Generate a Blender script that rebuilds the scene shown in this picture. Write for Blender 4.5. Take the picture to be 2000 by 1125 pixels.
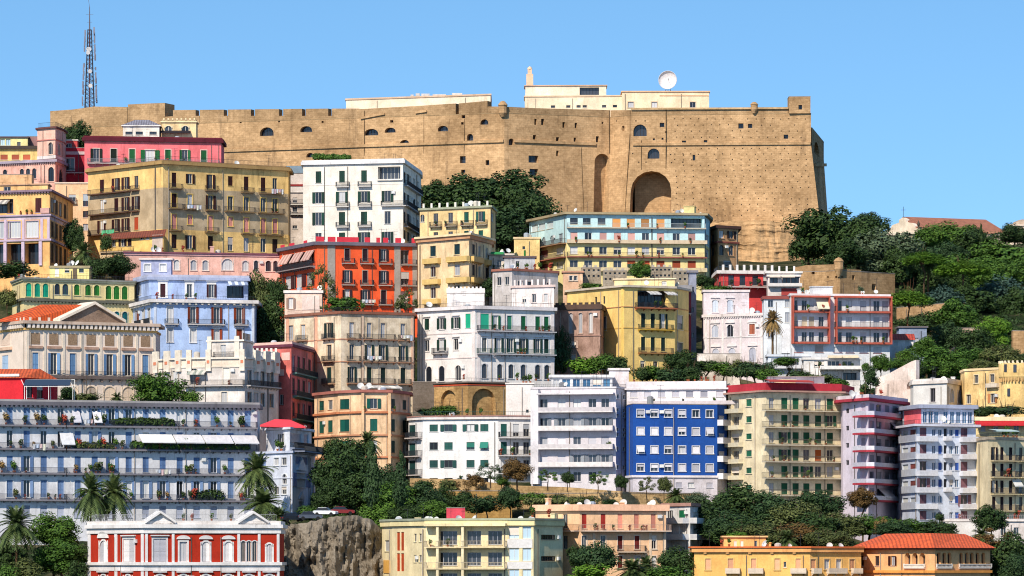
import bpy, math, random
from mathutils import Vector, noise
random.seed(7)
for _o in list(bpy.data.objects): bpy.data.objects.remove(_o)
scene = bpy.context.scene
COL = scene.collection
# ------------------------------------------------------------------ camera
# photo pixels (2000 x 1125) <-> metres: level long-lens camera, horizon at row HY
F = 10000.0; HY = 1100.0
cam_d = bpy.data.cameras.new('camera'); cam = bpy.data.objects.new('camera', cam_d); COL.objects.link(cam)
cam_d.sensor_width = 36; cam_d.lens = 36 * F / 2000; cam_d.shift_y = (HY - 562.5) / 2000
cam_d.clip_start = 1; cam_d.clip_end = 20000
cam.rotation_euler = (math.radians(90), 0, 0); scene.camera = cam
# ------------------------------------------------------------------ sky + sun
SUN_AZ, SUN_EL = 27.0, 41.0      # degrees to the left behind the camera, degrees up
world = bpy.data.worlds.new('World'); scene.world = world; world.use_nodes = True
wn = world.node_tree.nodes; wl = world.node_tree.links
wn.clear()
sky = wn.new('ShaderNodeTexSky'); sky.sky_type = 'NISHITA'; sky.sun_disc = False
sky.sun_elevation = math.radians(SUN_EL); sky.sun_rotation = math.radians(180 + SUN_AZ)
sky.altitude = 0; sky.air_density = 1.0; sky.dust_density = 0.25; sky.ozone_density = 1.6
tc = wn.new('ShaderNodeTexCoord'); sep = wn.new('ShaderNodeSeparateXYZ'); cmb = wn.new('ShaderNodeCombineXYZ')
ab = wn.new('ShaderNodeMath'); ab.operation = 'ABSOLUTE'
ma = wn.new('ShaderNodeMath'); ma.operation = 'MULTIPLY_ADD'; ma.inputs[1].default_value = 1.7; ma.inputs[2].default_value = 0.16
wl.new(tc.outputs['Generated'], sep.inputs[0]); wl.new(sep.outputs[0], cmb.inputs[0]); wl.new(sep.outputs[1], cmb.inputs[1])
wl.new(sep.outputs[2], ab.inputs[0]); wl.new(ab.outputs[0], ma.inputs[0]); wl.new(ma.outputs[0], cmb.inputs[2])
wl.new(cmb.outputs[0], sky.inputs['Vector'])
hs = wn.new('ShaderNodeHueSaturation'); hs.inputs['Saturation'].default_value = 1.2; hs.inputs['Hue'].default_value = 0.492
wl.new(sky.outputs[0], hs.inputs['Color'])
bg = wn.new('ShaderNodeBackground'); bg.inputs['Strength'].default_value = 0.15
wl.new(hs.outputs[0], bg.inputs['Color'])
wo = wn.new('ShaderNodeOutputWorld'); wl.new(bg.outputs[0], wo.inputs['Surface'])
sun_d = bpy.data.lights.new('sun', 'SUN'); sun = bpy.data.objects.new('sun', sun_d); COL.objects.link(sun)
sun_d.energy = 4.3; sun_d.angle = math.radians(0.5); sun_d.color = (1.0, 0.905, 0.77)
_a = math.radians(SUN_AZ); _e = math.radians(SUN_EL)
sd = Vector((math.sin(_a) * math.cos(_e), math.cos(_a) * math.cos(_e), -math.sin(_e)))
sun.rotation_euler = sd.to_track_quat('-Z', 'Y').to_euler(); sun.location = (-300, -300, 400)
scene.view_settings.view_transform = 'Standard'; scene.view_settings.look = 'None'
scene.view_settings.exposure = 0.46; scene.view_settings.gamma = 1.0; scene.view_settings.use_curve_mapping = False
scene.render.engine = 'CYCLES'
scene.cycles.pixel_filter_type = 'BLACKMAN_HARRIS'; scene.cycles.filter_width = 1.1
scene.cycles.max_bounces = 5; scene.cycles.diffuse_bounces = 3; scene.cycles.glossy_bounces = 2; scene.cycles.transparent_max_bounces = 6

# ------------------------------------------------------------------ materials
def lin(h, k=0.8, ds=0.0):
    h = h.lstrip('#'); o = []
    for i in (0, 2, 4):
        c = int(h[i:i+2], 16) / 255
        o.append(k * (c / 12.92 if c <= 0.04045 else ((c + 0.055) / 1.055) ** 2.4))
    L = .3 * o[0] + .6 * o[1] + .1 * o[2]; o = [v + (L - v) * ds for v in o]; M = max(o); cap = .69 + .13 * min(1, (M - min(o)) / max(M, .01) * 1.4); g = min(1, cap / max(M, .001)); o = [v * g for v in o]
    return (o[0], o[1], o[2], 1)
_mats = {}
def _new(name):
    m = bpy.data.materials.new(name); m.use_nodes = True
    nt = m.node_tree; b = nt.nodes['Principled BSDF']
    return m, nt, nt.nodes, nt.links, b
def _ramp(n, p0, c0, p1, c1):
    r = n.new('ShaderNodeValToRGB'); e = r.color_ramp.elements
    e[0].position = p0; e[0].color = c0; e[1].position = p1; e[1].color = c1
    return r
def _noise(n, l, sc, scale, detail=4, rough=0.6, coord='Object'):
    t = n.new('ShaderNodeTexCoord'); mp = n.new('ShaderNodeMapping'); mp.inputs['Scale'].default_value = sc
    x = n.new('ShaderNodeTexNoise'); x.inputs['Scale'].default_value = scale
    x.inputs['Detail'].default_value = detail; x.inputs['Roughness'].default_value = rough
    l.new(t.outputs[coord], mp.inputs[0]); l.new(mp.outputs[0], x.inputs['Vector'])
    return x
def _mul(n, l, a, b, fac=1.0, mode='MULTIPLY'):
    m = n.new('ShaderNodeMix'); m.data_type = 'RGBA'; m.blend_type = mode
    if isinstance(fac, float): m.inputs[0].default_value = fac
    else: l.new(fac, m.inputs[0])
    for i, q in ((6, a), (7, b)):
        if isinstance(q, tuple): m.inputs[i].default_value = q
        else: l.new(q, m.inputs[i])
    return m.outputs[2]
def stucco(h, dirt=0.35, rough=0.9):
    dirt = min(.8, dirt * 1.3 + .09)
    k = ('st', h, dirt)
    if k in _mats: return _mats[k]
    m, nt, n, l, b = _new('stucco_' + h); c = lin(h, 1.0, .03); c = lin(h, 1.0, .17) if c[1] > c[0] * .42 and c[0] > c[2] else c
    big = _noise(n, l, (1, 1, 1), 0.22, 5, 0.65)
    r1 = _ramp(n, 0.3, (1 - dirt * 0.7, 1 - dirt * 0.75, 1 - dirt * 0.8, 1), 0.62, (1.06, 1.05, 1.04, 1)); l.new(big.outputs[0], r1.inputs[0])
    st = _noise(n, l, (.8, .8, 0.11), .9, 5, 0.75)
    r2 = _ramp(n, 0.30, (1 - dirt, 1 - dirt * 1.02, 1 - dirt * 1.05, 1), 0.44, (1, 1, 1, 1)); l.new(st.outputs[0], r2.inputs[0])
    pa = _noise(n, l, (1, 1, .7), .55, 7, 0.72)
    r4 = _ramp(n, 0.5, (1, 1, 1, 1), 0.68, (1 + dirt * .35, 1 + dirt * .4, 1 + dirt * .5, 1)); l.new(pa.outputs[0], r4.inputs[0])
    fi = _noise(n, l, (1, 1, 1), 3.5, 3, 0.7)
    r3 = _ramp(n, 0.3, (0.9, 0.9, 0.9, 1), 0.7, (1.06, 1.06, 1.06, 1)); l.new(fi.outputs[0], r3.inputs[0])
    o = _mul(n, l, c, r1.outputs[0]); o = _mul(n, l, o, r2.outputs[0], 0.8); o = _mul(n, l, o, r3.outputs[0]); o = _mul(n, l, o, r4.outputs[0])
    l.new(o, b.inputs['Base Color']); b.inputs['Roughness'].default_value = rough; b.inputs['Specular IOR Level'].default_value = 0.2
    _mats[k] = m; return m
def plain(h, rough=0.6, metal=0.0):
    k = ('pl', h, rough, metal)
    if k in _mats: return _mats[k]
    m, nt, n, l, b = _new('paint_' + h); c = lin(h)
    x = _noise(n, l, (1, 1, 1), 1.7, 3)
    r = _ramp(n, 0.3, (0.82, 0.82, 0.82, 1), 0.7, (1.08, 1.08, 1.08, 1)); l.new(x.outputs[0], r.inputs[0])
    oi = n.new('ShaderNodeObjectInfo')
    r2 = _ramp(n, 0, (0.82, 0.82, 0.84, 1), 1, (1.1, 1.1, 1.06, 1)); l.new(oi.outputs['Random'], r2.inputs[0])
    o = _mul(n, l, c, r.outputs[0]); o = _mul(n, l, o, r2.outputs[0])
    l.new(o, b.inputs['Base Color']); b.inputs['Roughness'].default_value = rough; b.inputs['Metallic'].default_value = metal
    b.inputs['Specular IOR Level'].default_value = 0.3
    _mats[k] = m; return m
def louvre(h):
    k = ('lv', h)
    if k in _mats: return _mats[k]
    m, nt, n, l, b = _new('louvre_' + h); c = lin(h)
    t = n.new('ShaderNodeTexCoord'); w = n.new('ShaderNodeTexWave'); w.bands_direction = 'Z'; w.inputs['Scale'].default_value = 2.2
    l.new(t.outputs['Object'], w.inputs['Vector'])
    bp = n.new('ShaderNodeBump'); bp.inputs['Strength'].default_value = 0.7; bp.inputs['Distance'].default_value = 0.05
    l.new(w.outputs['Fac'], bp.inputs['Height']); l.new(bp.outputs[0], b.inputs['Normal'])
    oi = n.new('ShaderNodeObjectInfo')
    r2 = _ramp(n, 0, (0.65, 0.65, 0.68, 1), 1, (1.35, 1.3, 1.25, 1)); l.new(oi.outputs['Random'], r2.inputs[0])
    l.new(_mul(n, l, c, r2.outputs[0]), b.inputs['Base Color']); b.inputs['Roughness'].default_value = 0.6; b.inputs['Specular IOR Level'].default_value = 0.25
    _mats[k] = m; return m
def glass(kind='dark'):
    k = ('gl', kind)
    if k in _mats: return _mats[k]
    m, nt, n, l, b = _new('glass_' + kind)
    oi = n.new('ShaderNodeObjectInfo')
    if kind == 'dark': a, d = (0.006, 0.008, 0.012, 1), (0.05, 0.055, 0.07, 1)
    elif kind == 'curtain': a, d = (0.30, 0.31, 0.34, 1), (0.62, 0.61, 0.6, 1)
    elif kind == 'blue': a, d = (0.02, 0.07, 0.16, 1), (0.06, 0.16, 0.28, 1)
    else: a, d = (0.35, 0.5, 0.62, 1), (0.5, 0.62, 0.7, 1)
    r = _ramp(n, 0, a, 1, d); l.new(oi.outputs['Random'], r.inputs[0]); l.new(r.outputs[0], b.inputs['Base Color'])
    b.inputs['Roughness'].default_value = 0.12 if kind in ('dark', 'blue') else 0.35
    _mats[k] = m; return m
def stone(h, name='stone', scale=1.0, streak=0.5):
    k = ('sn', h, name, scale, streak)
    if k in _mats: return _mats[k]
    m, nt, n, l, b = _new(name + '_' + h); c = lin(h)
    big = _noise(n, l, (1, 1, 1), 0.06 * scale, 6, 0.65)
    r1 = _ramp(n, 0.34, (0.60, 0.57, 0.53, 1), 0.62, (1.1, 1.08, 1.05, 1)); l.new(big.outputs[0], r1.inputs[0])
    st = _noise(n, l, (1, 1, 0.14), 0.16 * scale, 6, 0.75)
    r2 = _ramp(n, 0.31, (1 - streak, 1 - streak, 1 - streak * 0.95, 1), 0.43, (1, 1, 1, 1)); l.new(st.outputs[0], r2.inputs[0])
    md = _noise(n, l, (1, 1, 1.3), 0.75 * scale, 8, 0.8)
    r3 = _ramp(n, 0.3, (0.62, 0.58, 0.52, 1), 0.62, (1.12, 1.1, 1.08, 1)); l.new(md.outputs[0], r3.inputs[0])
    o = _mul(n, l, c, r1.outputs[0]); o = _mul(n, l, o, r2.outputs[0], 0.75); o = _mul(n, l, o, r3.outputs[0])
    if name.startswith('tuff'):
        t_ = n.new('ShaderNodeTexCoord'); sp_ = n.new('ShaderNodeSeparateXYZ'); cb_ = n.new('ShaderNodeCombineXYZ'); l.new(t_.outputs['Object'], sp_.inputs[0]); l.new(sp_.outputs[0], cb_.inputs[0]); l.new(sp_.outputs[2], cb_.inputs[1])
        bk = n.new('ShaderNodeTexBrick'); bk.inputs['Scale'].default_value = 1.0; bk.inputs['Brick Width'].default_value = 1.1; bk.inputs['Row Height'].default_value = .55; bk.inputs['Mortar Size'].default_value = .035
        bk.inputs['Color1'].default_value = (.86, .84, .82, 1); bk.inputs['Color2'].default_value = (1.1, 1.1, 1.1, 1); bk.inputs['Mortar'].default_value = (.72, .7, .66, 1); l.new(cb_.outputs[0], bk.inputs['Vector']); o = _mul(n, l, o, bk.outputs['Color'], .75)
        w_ = _noise(n, l, (1, 1, .05), .28, 4, .7); rw = _ramp(n, .60, (1, 1, 1, 1), .74, (.42, .4, .4, 1)); l.new(w_.outputs[0], rw.inputs[0]); o = _mul(n, l, o, rw.outputs[0], .8)
    l.new(o, b.inputs['Base Color']); b.inputs['Roughness'].default_value = 0.95; b.inputs['Specular IOR Level'].default_value = 0.1
    bp = n.new('ShaderNodeBump'); bp.inputs['Strength'].default_value = 0.6; bp.inputs['Distance'].default_value = 0.25
    l.new(md.outputs[0], bp.inputs['Height']); l.new(bp.outputs[0], b.inputs['Normal'])
    _mats[k] = m; return m
def tiles(h):
    k = ('ti', h)
    if k in _mats: return _mats[k]
    m, nt, n, l, b = _new('roof_tiles_' + h); c = lin(h)
    t = n.new('ShaderNodeTexCoord'); w = n.new('ShaderNodeTexWave'); w.bands_direction = 'X'; w.inputs['Scale'].default_value = .55
    l.new(t.outputs['Object'], w.inputs['Vector'])
    r = _ramp(n, 0.0, (0.6, 0.56, 0.54, 1), 0.6, (1.08, 1.06, 1.05, 1)); l.new(w.outputs['Fac'], r.inputs[0])
    x = _noise(n, l, (1, 1, 1), 1.2, 4); r2 = _ramp(n, 0.3, (0.6, 0.58, 0.58, 1), 0.7, (1.15, 1.12, 1.1, 1)); l.new(x.outputs[0], r2.inputs[0])
    o = _mul(n, l, c, r.outputs[0]); o = _mul(n, l, o, r2.outputs[0]); l.new(o, b.inputs['Base Color']); b.inputs['Roughness'].default_value = 0.85
    _mats[k] = m; return m
LEAFC = {'dark': ((0.0074, 0.0206, 0.0056), (0.0421, 0.0796, 0.0168)), 'deep': ((0.0094, 0.0262, 0.0094), (0.0421, 0.0842, 0.0262)),
         'mid': ((0.0150, 0.0468, 0.0056), (0.0796, 0.1591, 0.0187)), 'bright': ((0.0328, 0.0936, 0.0056), (0.1217, 0.2340, 0.0187)),
         'olive': ((0.0281, 0.0421, 0.0113), (0.1123, 0.1310, 0.0374)), 'brown': ((0.0468, 0.0281, 0.0113), (0.1872, 0.1030, 0.0281)),
         'grey': ((0.0234, 0.0421, 0.0234), (0.0936, 0.1310, 0.0655)), 'blue': ((0.0113, 0.0328, 0.0281), (0.0562, 0.1030, 0.0749)),
         'palm': ((0.0140, 0.0328, 0.0074), (0.0936, 0.1310, 0.0374)), 'dry': ((0.1123, 0.0749, 0.0281), (0.2995, 0.1872, 0.0655)), 'flower': ((0.2340, 0.0187, 0.0187), (0.4680, 0.0936, 0.0468))}
def leaf(kind):
    k = ('lf', kind)
    if k in _mats: return _mats[k]
    m, nt, n, l, b = _new('foliage_' + kind); a, d = LEAFC[kind]
    g = n.new('ShaderNodeNewGeometry')
    x = _noise(n, l, (1, 1, 1), 2.2, 3)
    ad = n.new('ShaderNodeMath'); ad.operation = 'MULTIPLY_ADD'; ad.inputs[1].default_value = 0.55
    l.new(g.outputs['Random Per Island'], ad.inputs[0])
    mu = n.new('ShaderNodeMath'); mu.operation = 'MULTIPLY'; mu.inputs[1].default_value = 0.6
    l.new(x.outputs[0], mu.inputs[0]); l.new(mu.outputs[0], ad.inputs[2])
    r = _ramp(n, 0.15, a + (1,), 0.85, d + (1,)); l.new(ad.outputs[0], r.inputs[0])
    oi = n.new('ShaderNodeObjectInfo'); r2 = _ramp(n, 0, (0.8, 0.85, 0.8, 1), 1, (1.15, 1.1, 1.05, 1)); l.new(oi.outputs['Random'], r2.inputs[0])
    l.new(_mul(n, l, r.outputs[0], r2.outputs[0]), b.inputs['Base Color'])
    b.inputs['Roughness'].default_value = 0.7; b.inputs['Specular IOR Level'].default_value = 0.25
    _mats[k] = m; return m
def bark(h='6a5a48'):
    return stone(h, 'bark', 6.0, 0.4)
IRON = plain('2c3038', 0.5); WHITE = plain('f2f2f0', 0.6)

# ------------------------------------------------------------------ mesh helpers
class MB:
    def __init__(s): s.v = []; s.f = []; s.m = []
    def poly(s, pts, m=0):
        i = len(s.v); s.v += [tuple(p) for p in pts]; s.f.append(tuple(range(i, i + len(pts)))); s.m.append(m)
    def box(s, x0, x1, y0, y1, z0, z1, m=0):
        i = len(s.v)
        s.v += [(x0,y0,z0),(x1,y0,z0),(x1,y1,z0),(x0,y1,z0),(x0,y0,z1),(x1,y0,z1),(x1,y1,z1),(x0,y1,z1)]
        for q in ((0,3,2,1),(4,5,6,7),(0,1,5,4),(1,2,6,5),(2,3,7,6),(3,0,4,7)):
            s.f.append(tuple(i + k for k in q)); s.m.append(m)
        return s
    def prism(s, poly, z0, z1, m=0, mt=None):
        n = len(poly); i = len(s.v)
        s.v += [(p[0], p[1], z0) for p in poly] + [(p[0], p[1], z1) for p in poly]
        for k in range(n):
            j = (k + 1) % n; s.f.append((i+k, i+j, i+n+j, i+n+k)); s.m.append(m)
        s.f.append(tuple(i+n+k for k in range(n))); s.m.append(m if mt is None else mt)
        s.f.append(tuple(i+k for k in reversed(range(n)))); s.m.append(m)
        return s
    def bar(s, a, b, r, m=0, r2=None, n=4):
        a = Vector(a); b = Vector(b); d = (b - a); r2 = r if r2 is None else r2
        if d.length < 1e-6: return s
        q = d.to_track_quat('Z', 'Y'); i = len(s.v)
        for p, rr in ((a, r), (b, r2)):
            for k in range(n):
                t = 2 * math.pi * (k + .5) / n
                s.v.append(tuple(p + q @ Vector((rr * math.cos(t), rr * math.sin(t), 0))))
        for k in range(n):
            j = (k + 1) % n; s.f.append((i+k, i+j, i+n+j, i+n+k)); s.m.append(m)
        s.f.append(tuple(i+n+k for k in range(n))); s.m.append(m); s.f.append(tuple(i+k for k in reversed(range(n)))); s.m.append(m)
        return s
    def lathe(s, prof, c=(0, 0, 0), n=12, m=0):
        i = len(s.v)
        for r, z in prof:
            for k in range(n):
                t = 2 * math.pi * k / n; s.v.append((c[0] + r * math.cos(t), c[1] + r * math.sin(t), c[2] + z))
        for j in range(len(prof) - 1):
            for k in range(n):
                k2 = (k + 1) % n; s.f.append((i+j*n+k, i+j*n+k2, i+(j+1)*n+k2, i+(j+1)*n+k)); s.m.append(m)
        return s
    def mesh(s, name, mats=()):
        me = bpy.data.meshes.new(name); me.from_pydata(s.v, [], s.f)
        for x in mats: me.materials.append(x)
        if any(s.m): me.polygons.foreach_set('material_index', s.m)
        me.update(); return me
    def build(s, name, mats, parent=None, loc=(0, 0, 0), rz=0):
        if not isinstance(mats, (list, tuple)): mats = [mats]
        return put(name, s.mesh(name, mats), None, parent, loc, rz)
def put(name, me, mat=None, parent=None, loc=(0, 0, 0), rz=0, scale=None):
    o = bpy.data.objects.new(name, me); COL.objects.link(o); o.parent = parent; o.location = loc
    if rz: o.rotation_euler = (0, 0, rz)
    if scale: o.scale = scale
    if mat is not None:
        if len(me.materials) == 0: me.materials.append(None)
        o.material_slots[0].link = 'OBJECT'; o.material_slots[0].material = mat
    return o
def tag(o, label=None, cat=None, group=None, kind=None):
    if label: o['label'] = label
    if cat: o['category'] = cat
    if group: o['group'] = group
    if kind: o['kind'] = kind
    return o
def empty(name, loc, label=None, cat=None, group=None):
    o = bpy.data.objects.new(name, None); COL.objects.link(o); o.location = loc; o.empty_display_size = 0.5
    return tag(o, label, cat, group, 'thing')
_cache = {}
def cached(key, fn):
    if key not in _cache: _cache[key] = fn()
    return _cache[key]
def q1(x): return max(0.1, round(x * 10) / 10)
def q2(x): return max(0.1, round(x * 20) / 20)
def PX(px, Y): return (px - 1000) * Y / F
def PZ(py, Y): return (HY - py) * Y / F

# ------------------------------------------------------------------ terrain (row of the ground line for a column and a distance)
G_Y = [850, 888, 900, 930, 960, 1000, 1040, 1080, 1120, 1160, 1220, 1290, 1400]
G_T = {-200: [1190,1150,1110,1060, 1020, 830, 760, 680, 560, 500, 400, 380, 390],
       300:  [1190,1150,1110,1060, 1040, 830, 780, 680, 560, 510, 410, 370, 375],
       500:  [1190,1190,1060,1030, 1010, 850, 790, 680, 590, 510, 420, 390, 395],
       600:  [1190,1190,1012,1005, 985, 880, 790, 660, 610, 510, 430, 400, 400],
       760:  [1190,1190,1040,1000, 975, 915, 800, 660, 610, 500, 440, 415, 400],
       900:  [1190,1150,1110, 998, 968, 885, 800, 680, 610, 500, 440, 415, 400],
       1300: [1190,1150,1120,1000, 975, 880, 775, 680, 610, 565, 525, 500, 450],
       1550: [1190,1150,1120,1050, 1020, 880, 770, 715, 640, 590, 535, 505, 470],
       1800: [1190,1150,1120,1060, 1030, 860, 770, 715, 665, 615, 545, 490, 462],
       2200: [1190,1150,1120,1060, 1030, 860, 770, 715, 665, 615, 545, 490, 462]}
_gk = sorted(G_T)
def _lerp(xs, ys, x):
    if x <= xs[0]: return ys[0]
    for i in range(len(xs) - 1):
        if x <= xs[i+1]:
            t = (x - xs[i]) / (xs[i+1] - xs[i]); return ys[i] + t * (ys[i+1] - ys[i])
    return ys[-1]
def gz(px, Y):
    """ground height in metres under column px at distance Y"""
    px = min(max(px, _gk[0]), _gk[-1])
    if Y <= 850: return min(-7.65, -7.65 - (850 - Y) * 0.003)
    cols = [_lerp(G_Y, G_T[k], min(Y, 1400)) for k in _gk]
    z = PZ(_lerp(_gk, cols, px), min(Y, 1400))
    if Y > 1400: z -= (Y - 1400) * 0.10
    return max(z, -12.0)
def ground_at(X, Y): return gz(1000 + X * F / Y, Y)

# ------------------------------------------------------------------ building kit
def offset_poly(poly, d):
    n = len(poly); out = []
    for i in range(n):
        p0 = Vector(poly[i-1]); p = Vector(poly[i]); p2 = Vector(poly[(i+1) % n])
        e1 = (p - p0).normalized(); e2 = (p2 - p).normalized()
        n1 = Vector((e1.y, -e1.x)); n2 = Vector((e2.y, -e2.x))
        b = n1 + n2
        if b.length < 1e-3: b = n1
        b = b / max(0.35, (b.length ** 2) / 2)
        out.append((p.x + b.x * d, p.y + b.y * d))
    return out
def H_ok(xs): return len(xs) < 2 or min(abs((xs[i+1][0] if isinstance(xs[i+1], tuple) else xs[i+1]) - (xs[i][0] if isinstance(xs[i], tuple) else xs[i])) for i in range(len(xs) - 1)) > 15
def ORD(k, n):
    if k == 0: return 'leftmost'
    if k == n - 1: return 'rightmost'
    k += 1; return str(k) + {1: 'st', 2: 'nd', 3: 'rd'}.get(k % 10 if k % 100 // 10 != 1 else 0, 'th') + ' from left'
class Bld:
    """walls from a front polyline of (photo column, distance) corners; rows are read at the reference corner"""
    def __init__(s, name, label, cat, pts, top, bot, wall, ref=0, back=12, root=None, wallname='wall', dirt=0.35, group=None, trim='efe6d8', deck='9a8f86', roofslab=True, mat=None, batter=None, zb=None, exact=False):
        s.exact = exact
        s.px = pts; s.Yr = pts[ref][1]; s.P = [Vector((PX(p, Y), Y)) for p, Y in pts]
        s.poly = [tuple(p) for p in s.P] + [(s.P[-1].x, s.P[-1].y + back), (s.P[0].x, s.P[0].y + back)]
        if s.poly[-2][1] < s.poly[-1][1] - back * 0.5 and len(pts) > 1:
            s.poly[-2] = (s.P[-1].x, max(s.P[-1].y + back * .6, s.P[0].y + back * .5))
        s.top = top; s.zt = PZ(top, s.Yr); s.zb = PZ(bot, s.Yr)
        if zb is not None: s.zb = zb
        elif root is None: s.zb = min([s.zb] + [ground_at(*p) for p in s.poly[:len(s.P)]]) - 0.6
        s.wallm = mat or stucco(wall, dirt); s.trim = trim; s.wallname = wallname; s.deck = deck; s.roofslab = roofslab; s.batter = batter
        c = Vector((sum(p[0] for p in s.poly) / len(s.poly), sum(p[1] for p in s.poly) / len(s.poly)))
        if root is None:
            s.root = empty(name, (c.x, c.y, s.zb), label, cat, group); s.c = Vector((c.x, c.y, s.zb))
        else:
            s.root = root.root; s.c = root.c
        s.label = label; s.open = [[] for _ in range(len(s.P) - 1)]; s.tones = []; s.rng = random.Random(len(label or 'x') * 131 + int(top * 7 + pts[0][0]))
    def z(s, py): return PZ(py, s.Yr)
    def fac(s, f):
        a, b = s.P[f], s.P[f+1]; d = b - a; L = d.length; d = d / L
        return a, d, L, Vector((d.y, -d.x)), math.atan2(d.y, d.x)
    def u(s, f, px):
        a, d, L, n, r = s.fac(f); k = (px - 1000) / F
        # a.x + u d.x = k (a.y + u d.y)
        return (k * a.y - a.x) / (d.x - k * d.y)
    def off(s, z): return 0 if not s.batter or z > s.batter[0] else (s.batter[0] - z) * s.batter[1]
    def at(s, f, u, z, out=0.0):
        a, d, L, n, r = s.fac(f); p = a + d * u + n * out
        return Vector((p.x, p.y, z)) - s.c
    def tone(s, y0, y1, h, dirt=0.35): s.tones.append((s.z(y1), s.z(y0), stucco(h, dirt))); return s
    # ---- windows
    def win(s, f, xs, rows, w, kinds='G', sc='1d3a33', fr='e8e4dc', tr=None, hood=0, sill=True, blind='e6ddd2', depth=0.25, pane=None, trw=0.16):
        a, d, L, n, rz = s.fac(f)
        for ri, (yt, yb) in enumerate(rows):
            ks = kinds if isinstance(kinds, str) else kinds[ri % len(kinds)]
            for ci, x in enumerate(xs):
                k = ks[ci % len(ks)]; ww = w
                if k in '. ': continue
                if k == 'S' and tr != 'f8f4f2': q_ = s.rng.random(); k = 'O' if q_ < .16 and H_ok(xs) else ('G' if q_ < .26 else 'S')
                elif k == 'G' and s.rng.random() < .14: k = 'H'
                if isinstance(x, tuple): x, ww = x
                u0, u1 = s.u(f, x - ww / 2), s.u(f, x + ww / 2); z0, z1 = s.z(yb), s.z(yt)
                if s.exact: yy = (a + d * s.u(f, x)).y; z0, z1 = PZ(yb, yy), PZ(yt, yy)
                if u0 < 0.08: u0 = 0.08
                if u1 > L - 0.08: u1 = L - 0.08
                W_, H_ = q2(u1 - u0), q2(z1 - z0)
                if W_ < 0.25: continue
                uc = (u0 + u1) / 2; u0, u1 = uc - W_ / 2, uc + W_ / 2; z1 = z0 + H_
                arch = k in 'ABEN'
                s.open[f].append((u0, u1, z0, z1, arch, depth if k != 'D' else max(depth, 0.9), None))
                loc = s.at(f, uc, z0, s.off(z0)); trm = plain(tr) if tr else None
                if k == 'N':
                    put('niche_back', cached(('pane', W_, H_, depth), lambda: pane_mesh(W_, H_, depth)), s.wallm, s.root, loc, rz); continue
                fw = 0.07 if W_ < 1.6 else 0.09
                me = cached(('frame', W_, H_, depth), lambda: frame_mesh(W_, H_, fw, depth))
                wo_ = put('window', me, plain(fr) if k != 'D' else IRON, s.root, loc, rz)
                pm = pane or ('dark' if k in 'GOADHB' else 'curtain')
                if k in 'OG' and pane is None and s.rng.random() < 0.18: pm = 'curtain'
                if k != 'R': put('pane', cached(('pane', W_, H_, depth), lambda: pane_mesh(W_, H_, depth)), glass(pm), wo_)
                if k in 'SBE':
                    put('shutter', cached(('sh', W_, H_), lambda: shutter_mesh(W_, H_)), louvre(sc), wo_, (-W_ / 4, 0.07, 0)); put('shutter', cached(('sh', W_, H_), None), louvre(sc), wo_, (W_ / 4, 0.07, 0))
                elif k == 'O':
                    put('shutter', cached(('oL', W_, H_), lambda: leaf_mesh(W_, H_, -1)), louvre(sc), wo_); put('shutter', cached(('oR', W_, H_), lambda: leaf_mesh(W_, H_, 1)), louvre(sc), wo_)
                elif k == 'R': put('blind', cached(('rol', W_, H_), lambda: MB().box(-W_/2, W_/2, 0.1, 0.14, 0, H_).mesh('blind')), louvre(blind), wo_)
                elif k == 'H':
                    h2 = q2(H_ * s.rng.choice((0.4, 0.55, 0.7)))
                    put('blind', cached(('rol', W_, h2), lambda: MB().box(-W_/2, W_/2, 0.1, 0.14, 0, h2).mesh('blind')), louvre(blind), wo_, (0, 0, H_ - h2))
                elif k == 'T':   # tilted-out blind
                    h2 = q2(H_ * 0.8)
                    put('blind', cached(('tlt', W_, h2), lambda: tilt_mesh(W_, h2)), louvre(blind), wo_, (0, 0, H_))
                if tr:
                    put('surround', cached(('sur', W_, H_, arch, hood, trw), lambda: surround_mesh(W_, H_, arch, hood, trw)), trm, wo_)
                elif sill and k not in 'DP':
                    put('sill', cached(('sill', W_), lambda: MB().box(-W_/2-.12, W_/2+.12, -.1, .02, -.1, -.005).mesh('sill')), plain(s.trim), wo_)
        return s
    # ---- balconies
    def bal(s, f, spans, ys, d=0.9, rail='iron', col='d8d0c4', rc=None, h=1.0, br=True, th=0.2, name='balcony'):
        a, dd, L, n, rz = s.fac(f)
        for y in ys:
            for x0, x1 in spans:
                u0, u1 = s.u(f, x0), s.u(f, x1); W_ = q1(u1 - u0)
                loc = s.at(f, (u0 + u1) / 2, s.z(y))
                me = cached(('slab', W_, d, br, th), lambda: slab_mesh(W_, d, br, th))
                o = put(name, me, plain(col, 0.8), s.root, loc, rz)
                me2 = cached(('rail', W_, d, rail, h), lambda: rail_mesh(W_, d, rail, h))
                put('railing', me2, plain(rc) if rc else (IRON if rail in ('iron', 'fine') else plain(col, .8)), o)
        return s
    # ---- mouldings, parapets
    def band(s, y0, y1, proj=0.3, col=None, name='cornice', mat=None):
        q = offset_poly(s.poly, proj); q = [(p[0] - s.c.x, p[1] - s.c.y) for p in q]
        MB().prism(q, s.z(y1) - s.c.z, s.z(y0) - s.c.z).build(name, mat or stucco(col or s.trim, 0.2), s.root); return s
    def parapet(s, y, col=None, inset=0.0, th=0.25):
        """wall standing on the roof edge, up to row y"""
        q = offset_poly(s.poly, -inset); b = MB(); n = len(q); z0 = s.zt - s.c.z + 0.003; z1 = s.z(y) - s.c.z
        for i in range(n):
            p = Vector(q[i]); r = Vector(q[(i+1) % n]); e = (r - p).normalized(); nn = Vector((e.y, -e.x)) * th
            pts = [p, r, r - nn, p - nn]; b.prism([(v.x - s.c.x, v.y - s.c.y) for v in pts], z0, z1)
        b.build('parapet', stucco(col) if col else s.wallm, s.root); return s
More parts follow.
